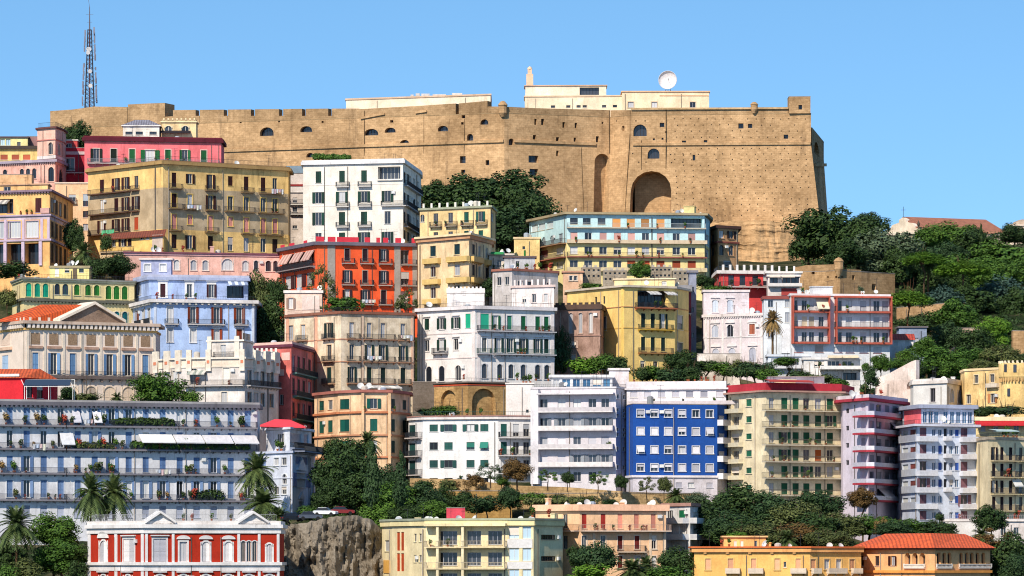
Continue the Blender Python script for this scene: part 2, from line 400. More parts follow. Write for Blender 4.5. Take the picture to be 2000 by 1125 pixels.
    def railtop(s, y0, y1, inset=0.3, mat=None):
        q = offset_poly(s.poly, -inset)[:len(s.P)]; b = MB()
        for i in range(len(q) - 1):
            p, r = Vector(q[i]), Vector(q[i+1]); L = (r - p).length; z0, z1 = s.z(y1) - s.c.z, s.z(y0) - s.c.z
            P = lambda t, z: (p.x + (r.x - p.x) * t - s.c.x, p.y + (r.y - p.y) * t - s.c.y, z)
            b.bar(P(0, z1), P(1, z1), 0.035); b.bar(P(0, z0 + .1), P(1, z0 + .1), 0.025); nb = max(2, int(L / 0.35))
            for k in range(nb + 1): b.bar(P(k / nb, z0), P(k / nb, z1), 0.02)
        b.build('roof_railing', mat or IRON, s.root); return s
    def pil(s, f, xs, y0, y1, w=4, proj=0.15, col=None, name='pilaster'):
        a, d, L, n, rz = s.fac(f)
        for x in xs:
            u0, u1 = s.u(f, x - w / 2), s.u(f, x + w / 2); H_ = s.z(y0) - s.z(y1)
            MB().box(-(u1-u0)/2, (u1-u0)/2, -proj, 0.02, 0, H_).build(name, stucco(col or s.trim, .2), s.root, s.at(f, (u0+u1)/2, s.z(y1)), rz)
        return s
    def panel(s, f, x0, x1, y0, y1, proj=0.06, col='ffffff', name='wall_panel', mat=None):
        a, d, L, n, rz = s.fac(f); u0, u1 = s.u(f, x0), s.u(f, x1)
        o = MB().box(-(u1-u0)/2, (u1-u0)/2, -proj, 0.02, 0, s.z(y0) - s.z(y1)).build(name, mat or stucco(col, .25), s.root, s.at(f, (u0+u1)/2, s.z(y1)), rz)
        return o
    def dentils(s, f, y0, y1, step, w, proj=0.45, col=None):
        a, d, L, n, rz = s.fac(f); b = MB(); k = step / 2; H_ = s.z(y0) - s.z(y1)
        while k < L: b.box(k - w/2, k + w/2, -proj, 0.02, 0, H_); k += step
        o = b.build('bracket_row', stucco(col or s.trim, .2), s.root, s.at(f, 0, s.z(y1)), rz); o['kind'] = 'stuff'; return s
    def awning(s, f, spans, y, drop=0.7, out=1.3, col='e8e4dc', stripe=None):
        a, d, L, n, rz = s.fac(f)
        for x0, x1 in spans:
            u0, u1 = s.u(f, x0), s.u(f, x1); w = q1(u1 - u0); b = MB(); ns = 6 if stripe else 1
            for k in range(ns):
                xa, xb = -w/2 + w*k/ns, -w/2 + w*(k+1)/ns; m = k % 2 if stripe else 0
                b.poly([(xa, -.04, 0), (xb, -.04, 0), (xb, -out, -drop), (xa, -out, -drop)], m)
                b.poly([(xa, -out, -drop), (xb, -out, -drop), (xb, -out, -drop - .2), (xa, -out, -drop - .2)], m)
                b.poly([(xb, -.04, -.05), (xa, -.04, -.05), (xa, -out, -drop - .05), (xb, -out, -drop - .05)], m)
            ms = [plain(col, .8)] + ([plain(stripe, .8)] if stripe else [])
            o = b.build('awning', ms, s.root, s.at(f, (u0+u1)/2, s.z(y)), rz)
            p = MB()
            for t in (-1, 1): p.bar((t*w/2, -.02, -drop), (t*w/2, -out, -drop), .025)
            p.build('arm', IRON, o)
        return s
    def clutter(s, dishes=3, aerials=2, chims=0, huts=0, ac=0, zoff=0.0, depth=6):
        a0 = s.P[0]; z = s.zt - s.c.z + zoff; aerials = aerials * 2 + 1; tanks = 1 + (s.rng.random() < .5)
        for i in range(tanks):
            f = s.rng.randrange(len(s.P) - 1); a, d, L, n, rz = s.fac(f); p = a + d * L * s.rng.uniform(.1, .9) - n * s.rng.uniform(2, depth); h = s.rng.uniform(.9, 1.5)
            MB().lathe([(.01, 0), (.55, 0), (.6, .1), (.6, h), (.3, h + .2), (.01, h + .22)], n=10).build('water_tank', plain(s.rng.choice(('c8ccd0', 'a8b4c4', 'd8d0c4', '8a8c90'))), s.root, (p.x - s.c.x, p.y - s.c.y, z + .003))
        for i in range(dishes + aerials + chims + huts + ac):
            f = s.rng.randrange(len(s.P) - 1); a, d, L, n, rz = s.fac(f)
            p = a + d * L * s.rng.uniform(.06, .94) - n * s.rng.uniform(.6, depth); loc = (p.x - s.c.x, p.y - s.c.y, z)
            if i < dishes: dish(s.root, loc, s.rng)
            elif i < dishes + aerials: aerial(s.root, loc, s.rng)
            elif i < dishes + aerials + chims:
                h = s.rng.uniform(1, 2.2); b = MB().box(-.35, .35, -.35, .35, 0, h).box(-.45, .45, -.45, .45, h, h + .15); b.build('chimney', s.wallm, s.root, loc, rz)
            elif i < dishes + aerials + chims + huts:
                w = s.rng.uniform(1.5, 3); h = s.rng.uniform(1.6, 2.6); MB().box(-w, w, -1.2, 1.2, 0, h).box(-w-.15, w+.15, -1.35, 1.35, h, h+.15).build('roof_hut', s.wallm, s.root, loc, rz)
            else:
                MB().box(-.5, .5, -.25, .25, 0.1, .8).box(-.4, .4, -.2, .2, 0, .1).build('air_conditioner', WHITE, s.root, loc, rz)
        return s
    def pots(s, f, spans, y, n, label, out=0.6, kinds=('mid', 'dark', 'mid', 'flower'), size=(0.7, 1.5), group=None, dens=.55):
        n = max(2, round(n * dens)); tot = sum(b_ - a_ for a_, b_ in spans); xs = []
        for k in range(n):
            t = tot * s.rng.random()
            for a_, b_ in spans:
                if t <= b_ - a_: xs.append(a_ + t); break
                t -= b_ - a_
        for k, x in enumerate(sorted(xs)):
            p = s.at(f, s.u(f, x), s.z(y), out) + s.c; w_ = ORD(k, n)
            potted(p, s.rng.uniform(*size), s.rng.choice(kinds), label + ', ' + w_, group or ('pots: ' + label), s.rng)
        return s
    # ---- walls
    def done(s):
        b = MB(); mats = [s.wallm] + [t[2] for t in s.tones]
        def mi(z):
            for k, t in enumerate(s.tones):
                if t[0] <= z <= t[1]: return k + 1
            return 0
        def bpt(f, u, L, z, k):
            q = offset_poly(s.poly, s.off(z)); p = Vector(q[f]).lerp(Vector(q[f+1]), u / L) - s.fac(f)[3] * k; return Vector((p.x, p.y, z)) - s.c
        tz = [t for tt in s.tones for t in tt[:2] if s.zb < t < s.zt]
        if s.batter: tz += [s.batter[0]]
        def uniq(v):
            v = sorted(v); o = [v[0]]
            for x in v[1:]:
                if x - o[-1] > 0.004: o.append(x)
            return o
        for f in range(len(s.P) - 1):
            a, d, L, n, rz = s.fac(f); op = s.open[f]
            us = uniq([0, L] + [v for o in op for v in o[:2] if 0 < v < L]); zs = uniq([s.zb, s.zt] + tz + [v for o in op for v in o[2:4] if s.zb < v < s.zt])
            pt = (lambda u, z, k=0: bpt(f, u, L, z, k)) if s.batter else (lambda u, z, k=0: s.at(f, u, z, -k))
            for j in range(len(zs) - 1):
                zc = (zs[j] + zs[j+1]) / 2; ro = [o for o in op if o[2] < zc < o[3]]; run = None
                for i in range(len(us) - 1):
                    uc = (us[i] + us[i+1]) / 2; hole = any(o[0] < uc < o[1] for o in ro)
                    if not hole and run is None: run = us[i]
                    if run is not None and (hole or i == len(us) - 2):
                        e = us[i] if hole else us[i+1]
                        b.poly([pt(run, zs[j]), pt(e, zs[j]), pt(e, zs[j+1]), pt(run, zs[j+1])], mi(zc)); run = None
            for u0, u1, z0, z1, arch, dp, _ in op:
                m = mi((z0 + z1) / 2); k = dp + .02
                b.poly([pt(u0, z0), pt(u0, z1), pt(u0, z1, k), pt(u0, z0, k)], m); b.poly([pt(u1, z1), pt(u1, z0), pt(u1, z0, k), pt(u1, z1, k)], m)
                b.poly([pt(u0, z1), pt(u1, z1), pt(u1, z1, k), pt(u0, z1, k)], m); b.poly([pt(u1, z0), pt(u0, z0), pt(u0, z0, k), pt(u1, z0, k)], m)
                if arch:
                    r = (u1 - u0) / 2; rh = min(r, (z1 - z0) * .7); N = 8; uc = (u0 + u1) / 2
                    ar = [(uc - r * math.cos(math.pi * t / N), z1 - rh + (rh - .02) * math.sin(math.pi * t / N)) for t in range(N + 1)]
                    for (ua, za), (ub, zb_) in zip(ar, ar[1:]):
                        b.poly([pt(ua, za), pt(ub, zb_), pt(ub, z1), pt(ua, z1)], m); b.poly([pt(ub, zb_), pt(ua, za), pt(ua, za, k), pt(ub, zb_, k)], m)
        n = len(s.poly); zs = uniq([s.zb, s.zt] + tz)
        for i in range(len(s.P) - 1, n):
            p, r = s.poly[i], s.poly[(i+1) % n]
            for j in range(len(zs) - 1):
                b.poly([(p[0]-s.c.x, p[1]-s.c.y, zs[j]-s.c.z), (r[0]-s.c.x, r[1]-s.c.y, zs[j]-s.c.z), (r[0]-s.c.x, r[1]-s.c.y, zs[j+1]-s.c.z), (p[0]-s.c.x, p[1]-s.c.y, zs[j+1]-s.c.z)], mi((zs[j]+zs[j+1])/2))
        b.build(s.wallname, mats, s.root)
        if not s.batter and not s.exact and s.zt - s.zb > 6:
            for f in range(len(s.P) - 1):
                a, d, L, n_, rz = s.fac(f)
                if L < 5: continue
                for k in range(1 + (L > 16)):
                    for _ in range(12):
                        u = s.rng.uniform(.5, L - .5)
                        if all(not (o[0] - .35 < u < o[1] + .35) for o in s.open[f]):
                            H_ = q1(s.zt - s.zb - .6); put('drainpipe', cached(('dp', H_), lambda: MB().bar((0, -.12, 0), (0, -.12, H_), .07, n=5).mesh('drainpipe')), plain(s.rng.choice(('8a8078', 'b0a498', '6a6460')), .7), s.root, s.at(f, u, s.zb), rz); break
                for o in s.open[f]:
                    if s.rng.random() < .05 and o[5] < .5 and o[1] + 1.2 < L and all(not (q[0] - 1.0 < o[1] + .25 < q[1] and q[2] < o[3] < q[3] + 1) for q in s.open[f] if q is not o):
                        put('air_conditioner', cached('acw', lambda: MB().box(0, .8, -.4, -.05, 0, .6).box(.15, .65, -.43, -.4, .08, .52).mesh('air_conditioner')), WHITE, s.root, s.at(f, o[1] + .3, o[3] - .7), rz)
        if s.roofslab:
            b = MB(); q = [(p[0]-s.c.x, p[1]-s.c.y) for p in offset_poly(s.poly, 0.05)]
            b.prism(q, s.zt - s.c.z - 0.12, s.zt - s.c.z + 0.002).build('roof', stucco(s.deck, .4), s.root)
        return s
def frame_mesh(W_, H_, fw, dp):
    b = MB(); y0, y1 = dp - .1, dp - .03
    b.box(-W_/2, -W_/2+fw, y0, y1, 0, H_); b.box(W_/2-fw, W_/2, y0, y1, 0, H_); b.box(-W_/2+fw, W_/2-fw, y0, y1, 0, fw); b.box(-W_/2+fw, W_/2-fw, y0, y1, H_-fw, H_)
    nm = max(1, round(W_ / 0.8) - 1) if W_ > .7 else 0
    for i in range(nm):
        x = -W_/2 + W_ * (i + 1) / (nm + 1); b.box(x - fw/2, x + fw/2, y0 - .01, y1, fw, H_-fw)
    return b.mesh('window')
def pane_mesh(W_, H_, dp): return MB().box(-W_/2, W_/2, dp - .05, dp, 0, H_).mesh('pane')
def shutter_mesh(W_, H_):
    w = W_ / 2 - .02; b = MB(); b.box(-w/2, w/2, .015, .045, .02, H_ - .02)
    for x0, x1, z0, z1 in ((-w/2, -w/2+.07, .02, H_-.02), (w/2-.07, w/2, .02, H_-.02), (-w/2+.07, w/2-.07, .02, .12), (-w/2+.07, w/2-.07, H_-.12, H_-.02), (-w/2+.07, w/2-.07, H_*.45, H_*.45+.08)): b.box(x0, x1, -.01, .02, z0, z1)
    return b.mesh('shutter')
def leaf_mesh(W_, H_, sgn):
    w = W_ * .46; b = MB(); x0 = sgn * (W_/2 + .02); x1 = sgn * (W_/2 + w); y0, y1 = -.03, -.14
    p = [(x0, y0), (x1, y1), (x1, y1 - .04), (x0, y0 - .04)]
    if sgn > 0: p = p[::-1]
    return b.prism(p, .02, H_ - .02).mesh('shutter')
def tilt_mesh(W_, h):
    b = MB(); o = h * .55
    b.poly([(-W_/2, .02, -.02), (W_/2, .02, -.02), (W_/2, -o, -h), (-W_/2, -o, -h)]); b.poly([(W_/2, .05, -.06), (-W_/2, .05, -.06), (-W_/2, -o + .03, -h - .03), (W_/2, -o + .03, -h - .03)])
    return b.mesh('blind')
def surround_mesh(W_, H_, arch, hood, t):
    b = MB(); o, i = -.07, .01
    b.box(-W_/2 - t, -W_/2, o, i, 0, H_); b.box(W_/2, W_/2 + t, o, i, 0, H_); b.box(-W_/2 - t - .06, W_/2 + t + .06, o - .08, i, -.14, 0)
    if arch:
        r = W_/2; rh = min(r, H_ * .7); N = 8
        for k in range(N):
            a0, a1 = math.pi * k / N, math.pi * (k+1) / N
            q = [(-r*math.cos(a0), H_-rh+rh*math.sin(a0)), (-r*math.cos(a1), H_-rh+rh*math.sin(a1)), (-(r+t)*math.cos(a1), H_-rh+(rh+t)*math.sin(a1)), (-(r+t)*math.cos(a0), H_-rh+(rh+t)*math.sin(a0))]
            b.poly([(x, o, z) for x, z in q]); b.poly([(q[3][0], o, q[3][1]), (q[2][0], o, q[2][1]), (q[2][0], i, q[2][1]), (q[3][0], i, q[3][1])]); b.poly([(q[0][0], i, q[0][1]), (q[1][0], i, q[1][1]), (q[1][0], o, q[1][1]), (q[0][0], o, q[0][1])])
    else: b.box(-W_/2 - t, W_/2 + t, o, i, H_, H_ + t)
    if hood == 1: b.box(-W_/2 - t - .2, W_/2 + t + .2, -.35, i, H_ + t + .15, H_ + t + .35)
    if hood == 2:
        z = H_ + t + .3; w = W_/2 + t + .25
        b.poly([(-w, -.3, z), (w, -.3, z), (0, -.3, z + w * .45)]); b.poly([(w, -.3, z), (w, i, z), (0, i, z + w*.45), (0, -.3, z + w*.45)]); b.poly([(-w, i, z), (-w, -.3, z), (0, -.3, z+w*.45), (0, i, z+w*.45)]); b.poly([(-w, i, z), (w, i, z), (w, -.3, z), (-w, -.3, z)])
    if hood == 3:
        w = W_/2 + t + .25; N = 8; z = H_ + t + .15
        ar = [(-w*math.cos(math.pi*k/N), z + w*.55*math.sin(math.pi*k/N)) for k in range(N+1)]
        b.poly([(x, -.25, zz) for x, zz in ar][::-1])
        for (xa, za), (xb, zb) in zip(ar, ar[1:]): b.poly([(xa, -.25, za), (xa, i, za), (xb, i, zb), (xb, -.25, zb)])
        b.poly([(-w, i, z), (w, i, z), (w, -.25, z), (-w, -.25, z)])
    return b.mesh('surround')
def slab_mesh(W_, d, br, th):
    b = MB(); b.box(-W_/2, W_/2, -d, 0.02, -th, 0)
    if br:
        nb = max(2, int(W_ / 1.6) + 1)
        for k in range(nb):
            x = -W_/2 + .2 + (W_ - .4) * k / (nb - 1)
            b.poly([(x-.09, -d*.75, -th), (x+.09, -d*.75, -th), (x+.09, 0, -th-.4), (x-.09, 0, -th-.4)]); b.poly([(x-.09, 0, -th), (x-.09, -d*.75, -th), (x-.09, 0, -th-.4)]); b.poly([(x+.09, -d*.75, -th), (x+.09, 0, -th), (x+.09, 0, -th-.4)])
    return b.mesh('balcony')
def rail_mesh(W_, d, kind, h):
    b = MB(); x0, x1, y = -W_/2 + .05, W_/2 - .05, -d + .06
    if kind == 'solid':
        b.box(-W_/2, W_/2, -d, -d + .12, .002, h); b.box(-W_/2, -W_/2 + .12, -d + .12, 0, .002, h); b.box(W_/2 - .12, W_/2, -d + .12, 0, .002, h)
    elif kind == 'baluster':
        b.box(-W_/2, W_/2, -d, -d + .2, h - .15, h); b.box(-W_/2, W_/2, -d, -d + .2, 0.002, .12); n = max(2, int(W_ / .32))
        for k in range(n + 1): b.bar((x0 + (x1-x0)*k/n, -d + .1, .12), (x0 + (x1-x0)*k/n, -d + .1, h - .15), .085)
        for x in (-W_/2, W_/2): b.box(x - .1, x + .1, -d - .02, -d + .22, 0.002, h + .05)
    else:
        sp = .16 if kind == 'iron' else .24; r = .026
        for p, q in (((x0, y), (x1, y)), ((x0, y), (x0, 0)), ((x1, y), (x1, 0))):
            b.bar((p[0], p[1], h), (q[0], q[1], h), .04); b.bar((p[0], p[1], .08), (q[0], q[1], .08), .03)
            L = math.hypot(q[0]-p[0], q[1]-p[1]); n = max(1, int(L / sp))
            for k in range(n + 1): t = k / n; b.bar((p[0]+(q[0]-p[0])*t, p[1]+(q[1]-p[1])*t, 0.002), (p[0]+(q[0]-p[0])*t, p[1]+(q[1]-p[1])*t, h), r)
    return b.mesh('railing')
def dish_mesh():
    b = MB(); b.lathe([(0.01, .0), (.2, .03), (.36, .1), (.45, .17), (.46, .18), (.36, .12), (.2, .05), (.01, .02)], n=14)
    return b.mesh('satellite_dish')
def dish(parent, loc, rng):
    s = rng.uniform(.9, 1.5)
    o = put('satellite_dish', cached('dish', dish_mesh), plain('e9e9e6', .5), parent, (loc[0], loc[1], loc[2] + .9 * s))
    o.rotation_euler = (math.radians(rng.uniform(55, 75)), 0, math.radians(rng.uniform(-60, 40))); o.scale = (s, s, s)
    p = put('dish_mast', cached('dmast', lambda: MB().bar((0, 0, 0), (0, 0, 1), .035).mesh('dish_mast')), IRON, parent, (loc[0], loc[1] + .05, loc[2])); p.scale = (1, 1, .95 * s)
def aerial_mesh():
    b = MB(); b.bar((0, 0, 0), (0, 0, 3), .03); b.bar((-.7, 0, 2.9), (.7, 0, 2.9), .02)
    for k in range(7): b.bar((-.6 + k*.2, -.25, 2.9), (-.6 + k*.2, .25, 2.9), .015)
    b.bar((-.4, 0, 2.3), (.4, 0, 2.3), .02)
    return b.mesh('aerial')
def aerial(parent, loc, rng):
    o = put('aerial', cached('aer', aerial_mesh), IRON, parent, loc, rng.uniform(-1, 1)); k = rng.uniform(.8, 1.3); o.scale = (1, 1, k)

# ------------------------------------------------------------------ plants
def leafcloud(b, lobes, n, size, rng, flat=1.0, up=0.3):
    for c, r in lobes:
        for _ in range(n):
            v = Vector((rng.gauss(0, 1), rng.gauss(0, 1), rng.gauss(0, 1))).normalized()
            q = c + Vector((v.x * r[0], v.y * r[1], v.z * r[2])) * rng.uniform(.62, 1.05)
            nrm = (v + Vector((rng.uniform(-.7, .7), rng.uniform(-.7, .7), rng.uniform(-.4, .7) + up))).normalized()
            t = nrm.orthogonal().normalized(); t = (t * math.cos(rng.uniform(0, 6.3)) + nrm.cross(t) * math.sin(rng.uniform(0, 6.3))).normalized(); w = nrm.cross(t)
            s = size * rng.uniform(.6, 1.4)
            b.poly([q + t * s, q + w * s * .6, q - t * s * .9, q - w * s * .55])
def crown_mesh(kind, seed):
    rng = random.Random(seed); b = MB(); lobes = []
    if kind == 'broad':
        for k in range(26):
            a = rng.uniform(0, 6.28); e = math.asin(rng.uniform(-.75, 1)); R = rng.uniform(.52, .8)
            c = Vector((math.cos(a)*math.cos(e)*R*.5, math.sin(a)*math.cos(e)*R*.5, .5 + math.sin(e)*R*.48)); r = rng.uniform(.11, .2); lobes.append((c, (r, r, r*.85)))
        lobes.append((Vector((0, 0, .5)), (.33, .33, .36))); leafcloud(b, lobes, 250, .023, rng); leafcloud(b, [(Vector((0, 0, .5)), (.3, .3, .32))], 700, .045, rng)
    elif kind == 'pine':
        for k in range(36):
            a = k * 2.4; R = math.sqrt((k + .5) / 36) * .42; c = Vector((math.cos(a)*R, math.sin(a)*R, .66 - (R/.5)**2*.42 + rng.uniform(-.05, .05))); r = rng.uniform(.1, .14); lobes.append((c, (r, r, r*1.5)))
        leafcloud(b, lobes, 260, .022, rng, up=.9)
    elif kind == 'cypress':
        for k in range(22):
            z = k / 21; R = .5 * min(1, (z + .06) * 4) * (1 - z * .96) ** .75; c = Vector((rng.uniform(-.12, .12), rng.uniform(-.12, .12), .04 + z*.92)); lobes.append((c, (R*.85, R*.85, .07)))
        leafcloud(b, lobes, 150, .034, rng, up=.5)
        b.v = [(x, y, z) for x, y, z in b.v]
    elif kind == 'bush':
        for k in range(12):
            a = rng.uniform(0, 6.28); R = math.sqrt(rng.random())*.34; c = Vector((math.cos(a)*R, math.sin(a)*R, rng.uniform(.25, .72))); r = rng.uniform(.15, .25); lobes.append((c, (r, r, r)))
        leafcloud(b, lobes, 190, .034, rng); leafcloud(b, [(Vector((0, 0, .48)), (.3, .3, .32))], 400, .06, rng)
    elif kind == 'loose':
        for k in range(24):
            a = rng.uniform(0, 6.28); e = math.asin(rng.uniform(-.8, 1)); R = rng.uniform(.6, .95)
            c = Vector((math.cos(a)*math.cos(e)*R*.5, math.sin(a)*math.cos(e)*R*.5, .5 + math.sin(e)*R*.47)); r = rng.uniform(.07, .14); lobes.append((c, (r, r, r*.8)))
        leafcloud(b, lobes, 110, .024, rng)
    return b.mesh('crown')
def trunk_mesh(kind, seed):
    """unit trunk, z 0..1 = ground..crown middle; limbs reach into the crown"""
    rng = random.Random(seed); b = MB(); p = Vector((0, 0, 0)); r = .05
    for k in range(5):
        q = Vector((rng.uniform(-.03, .03)*k, rng.uniform(-.03, .03)*k, (k+1)*.15)); b.bar(p, q, r, 0, r*.88, 6); p = q; r *= .88
    for k in range(7):
        a = k * .9 + rng.uniform(-.3, .3); e = p + Vector((math.cos(a)*.22, math.sin(a)*.22, rng.uniform(.2, .42))); m = p.lerp(e, .5) + Vector((0, 0, -.05)); b.bar(p, m, r*.7, 0, r*.5, 5); b.bar(m, e, r*.5, 0, r*.2, 5)
    return b.mesh('trunk')
def palm_crown_mesh(seed):
    rng = random.Random(seed); b = MB()
    for k in range(84):
        a = k * 2.4; el = rng.uniform(-.55, 1.3); L = rng.uniform(.44, .6); prev = Vector((0, 0, 0)); d = Vector((math.cos(a)*math.cos(el), math.sin(a)*math.cos(el), math.sin(el))); side = Vector((-math.sin(a), math.cos(a), 0))
        N = 9; pts = []
        for i in range(N + 1):
            t = i / N; pts.append(d * L * t + Vector((0, 0, -.34 * t * t * L * (1.5 - .5*el))))
        for i in range(N):
            c0, c1 = pts[i], pts[i+1]; t = (i + .5) / N; wl_ = .12 * math.sin(math.pi * (.12 + .86*t)) ** .6; dr = Vector((0, 0, -.03))
            ax = (c1 - c0) * .9
            for sg in (-1, 1):
                for h in (0., .5):
                    s0 = c0.lerp(c1, h); s1 = c0.lerp(c1, h + .55); tip = s0 + side * sg * wl_ + ax + dr
                    b.poly([s0, s1, tip])
            b.poly([c0 - side*.005, c0 + side*.005, c1 + side*.005, c1 - side*.005])
    return b.mesh('crown')
def palm_trunk_mesh():
    b = MB(); prof = []
    for k in range(15): prof.append((.5 if k % 2 else .42, k / 14))
    b.lathe(prof, n=8); b.lathe([(.5, .93), (.9, .97), (.7, 1.0), (.01, 1.01)], n=8); return b.mesh('trunk')
NV = {'broad': 4, 'pine': 2, 'cypress': 2, 'bush': 3, 'loose': 3}
_tn = [0]
def tree(kind, px, yt, yb, w, Y, col, label, group=None, cat='tree', name=None, trunk='6a5a48', gtop=None):
    """crown from row yt to row yb, w columns wide, at distance Y; the trunk goes down to the ground"""
    _tn[0] += 1; k = _tn[0]; X = PX(px, Y); zg = gz(px, Y) if gtop is None else PZ(gtop, Y); zt, zb = PZ(yt, Y), PZ(yb, Y); Wm = w * Y / F
    nm = name or {'broad': 'broadleaf_tree', 'pine': 'umbrella_pine', 'cypress': 'cypress_tree', 'bush': 'shrub', 'palm': 'palm_tree', 'loose': 'small_tree'}[kind]
    zg = min(zg, zb); r = empty(nm, (X, Y, zg), label, cat, group); H_ = zt - zb
    if kind == 'palm':
        zc = zb + H_ * .5
        c = put('crown', cached(('palm', k % 2), lambda: palm_crown_mesh(k % 2 + 11)), leaf(col), r, (0, 0, zc - zg), k * 1.3); c.scale = (Wm * 1.12, Wm * 1.12, H_ * 1.05)
        t = put('trunk', cached('ptr', palm_trunk_mesh), bark('7a6248'), r); t.scale = (.5, .5, max(.3, zc - zg))
        return r
    v = k % NV[kind]
    c = put('crown', cached((kind, v), lambda: crown_mesh(kind, 100 + v * 7 + len(kind))), leaf(col), r, (0, 0, zb - zg), k * 1.7)
    g_ = 1.28 if kind in ('broad', 'loose', 'pine', 'bush') else 1.0; c.scale = (Wm * g_, Wm * g_, H_ * (1.1 if g_ > 1 else 1)); c.location.z -= H_ * .05 * (g_ > 1)
    tr = put('trunk', cached(('tr', v % 2), lambda: trunk_mesh(kind, v % 2)), bark(trunk), r, (0, 0, 0), k); hh = zb + H_ * (.62 if kind != 'pine' else .7) - zg
    tw = max(Wm * .8, 2.0) if kind != 'pine' else Wm * .62
    if kind in ('cypress',): tw = Wm * .5
    tr.scale = (tw, tw, hh / .95)
    return r
def potted(p, h, col, label, group, rng):
    r = empty('potted_plant', tuple(p), label, 'plant', group)
    put('pot', cached('pot', lambda: MB().lathe([(.01, 0), (.16, 0), (.22, .32), (.24, .32), (.24, .38), (.01, .36)], n=10).mesh('pot')), plain('a8603c', .8), r)
    o = put('foliage', cached(('potf', rng.randrange(3)), lambda: potf(rng.randrange(99))), leaf(col), r, (0, 0, .3)); o.scale = (h * .8, h * .8, h)
def potf(seed):
    rng = random.Random(seed); b = MB(); leafcloud(b, [(Vector((rng.uniform(-.2, .2), rng.uniform(-.2, .2), rng.uniform(.3, .75))), (.26, .26, .24)) for _ in range(6)], 26, .11, rng); return b.mesh('foliage')
def hedge(px0, px1, yt, yb, Y, depth, col, label, Y1=None):
    Y1 = Y1 or Y; rng = random.Random(int(px0 + yt)); xa, xb = PX(px0, Y), PX(px1, Y1); L = math.hypot(xb - xa, Y1 - Y); H_ = PZ(yt, Y) - PZ(yb, Y); b = MB(); n = max(2, int(L / (H_ * .6)))
    r = empty('hedge', ((xa + xb)/2, (Y + Y1)/2, PZ(yb, Y)), label, 'hedge'); lob = []
    for k in range(n + 1):
        t = k / n; lob.append((Vector((xa + (xb-xa)*t - (xa+xb)/2, (Y + (Y1-Y)*t) - (Y+Y1)/2, H_ * rng.uniform(.4, .6))), (H_ * rng.uniform(.5, .7), depth / 2, H_ * rng.uniform(.42, .6))))
    leafcloud(b, lob, int(180 * max(1, H_ / 2)), .26, rng); b.build('foliage', leaf(col), r)
    s = MB()
    for k in range(n + 1): c = lob[k][0]; s.bar((c.x, c.y, -.5), (c.x, c.y, c.z), .06)
    s.build('stem', bark(), r); return r

# ------------------------------------------------------------------ terrain mesh
def terrain():
    xs = [-9000, -4000, -1500, -600] + list(range(-300, 2301, 20)) + [2600, 3500, 6000, 11000]
    ys = [30, 200, 500, 700, 820, 850] + list(range(856, 1402, 6)) + [1450, 1550, 1700, 2000, 2600, 4000, 9000, 16000]
    b = MB(); n = len(xs)
    for Y in ys:
        for px in xs:
            z = gz(px, Y)
            if 860 < Y < 1420: z += (noise.noise(Vector((PX(px, Y) * .12, Y * .12, 0)))) * .7 - .35
            b.v.append((PX(px, Y), Y, z))
    for j in range(len(ys) - 1):
        for i in range(n - 1): k = j * n + i; b.f.append((k, k + 1, k + n + 1, k + n)); b.m.append(0)
    m, nt, nn, l, p = _new('hillside_earth')
    a = _noise(nn, l, (1, 1, 1), .12, 6, .7); r = _ramp(nn, .45, (.018, .03, .010, 1), .68, (.13, .11, .065, 1)); l.new(a.outputs[0], r.inputs[0])
    c = _noise(nn, l, (1, 1, 1), 1.3, 5, .7); r2 = _ramp(nn, .3, (.55, .6, .5, 1), .7, (1.2, 1.15, 1.1, 1)); l.new(c.outputs[0], r2.inputs[0])
    l.new(_mul(nn, l, r.outputs[0], r2.outputs[0]), p.inputs['Base Color']); p.inputs['Roughness'].default_value = 1; p.inputs['Specular IOR Level'].default_value = .1
    bp = nn.new('ShaderNodeBump'); bp.inputs['Distance'].default_value = .5; l.new(c.outputs[0], bp.inputs['Height']); l.new(bp.outputs[0], p.inputs['Normal'])
    o = b.build('hillside', m); o['kind'] = 'structure'
    for q in o.data.polygons: q.use_smooth = True
terrain()

def laundry(b, f, x0, x1, y, label, cols=('f4f4f6', 'c8d4e8', 'e8c8c8', 'f0ecd8')):
    """washing hung on a line before facade f at row y"""
    ua, ub = b.u(f, x0), b.u(f, x1); a, d, L, n, rz = b.fac(f); w = ub - ua; p = b.at(f, (ua + ub) / 2, b.z(y), 1.05) + b.c
    r = empty('laundry', tuple(p), label, 'laundry', 'washing hung on balconies'); r.rotation_euler = (0, 0, rz)
    MB().bar((-w/2, 0, 0), (w/2, 0, 0), .015).build('washing_line', IRON, r); x = -w/2 + .05; k = 0
    while x < w/2 - .3:
        ww = b.rng.uniform(.35, .8); h = b.rng.uniform(.6, 1.2); m = MB(); N = 4
        for i in range(N):
            xa, xb = x + ww*i/N, x + ww*(i+1)/N; ya, yb = .05*math.sin(i*2.1), .05*math.sin((i+1)*2.1)
            m.poly([(xa, ya, -h + .04*(i % 2)), (xb, yb, -h), (xb, 0, 0), (xa, 0, 0)])
        m.build('cloth', plain(cols[(k + int(x0)) % len(cols)], .9), r); x += ww + .08; k += 1
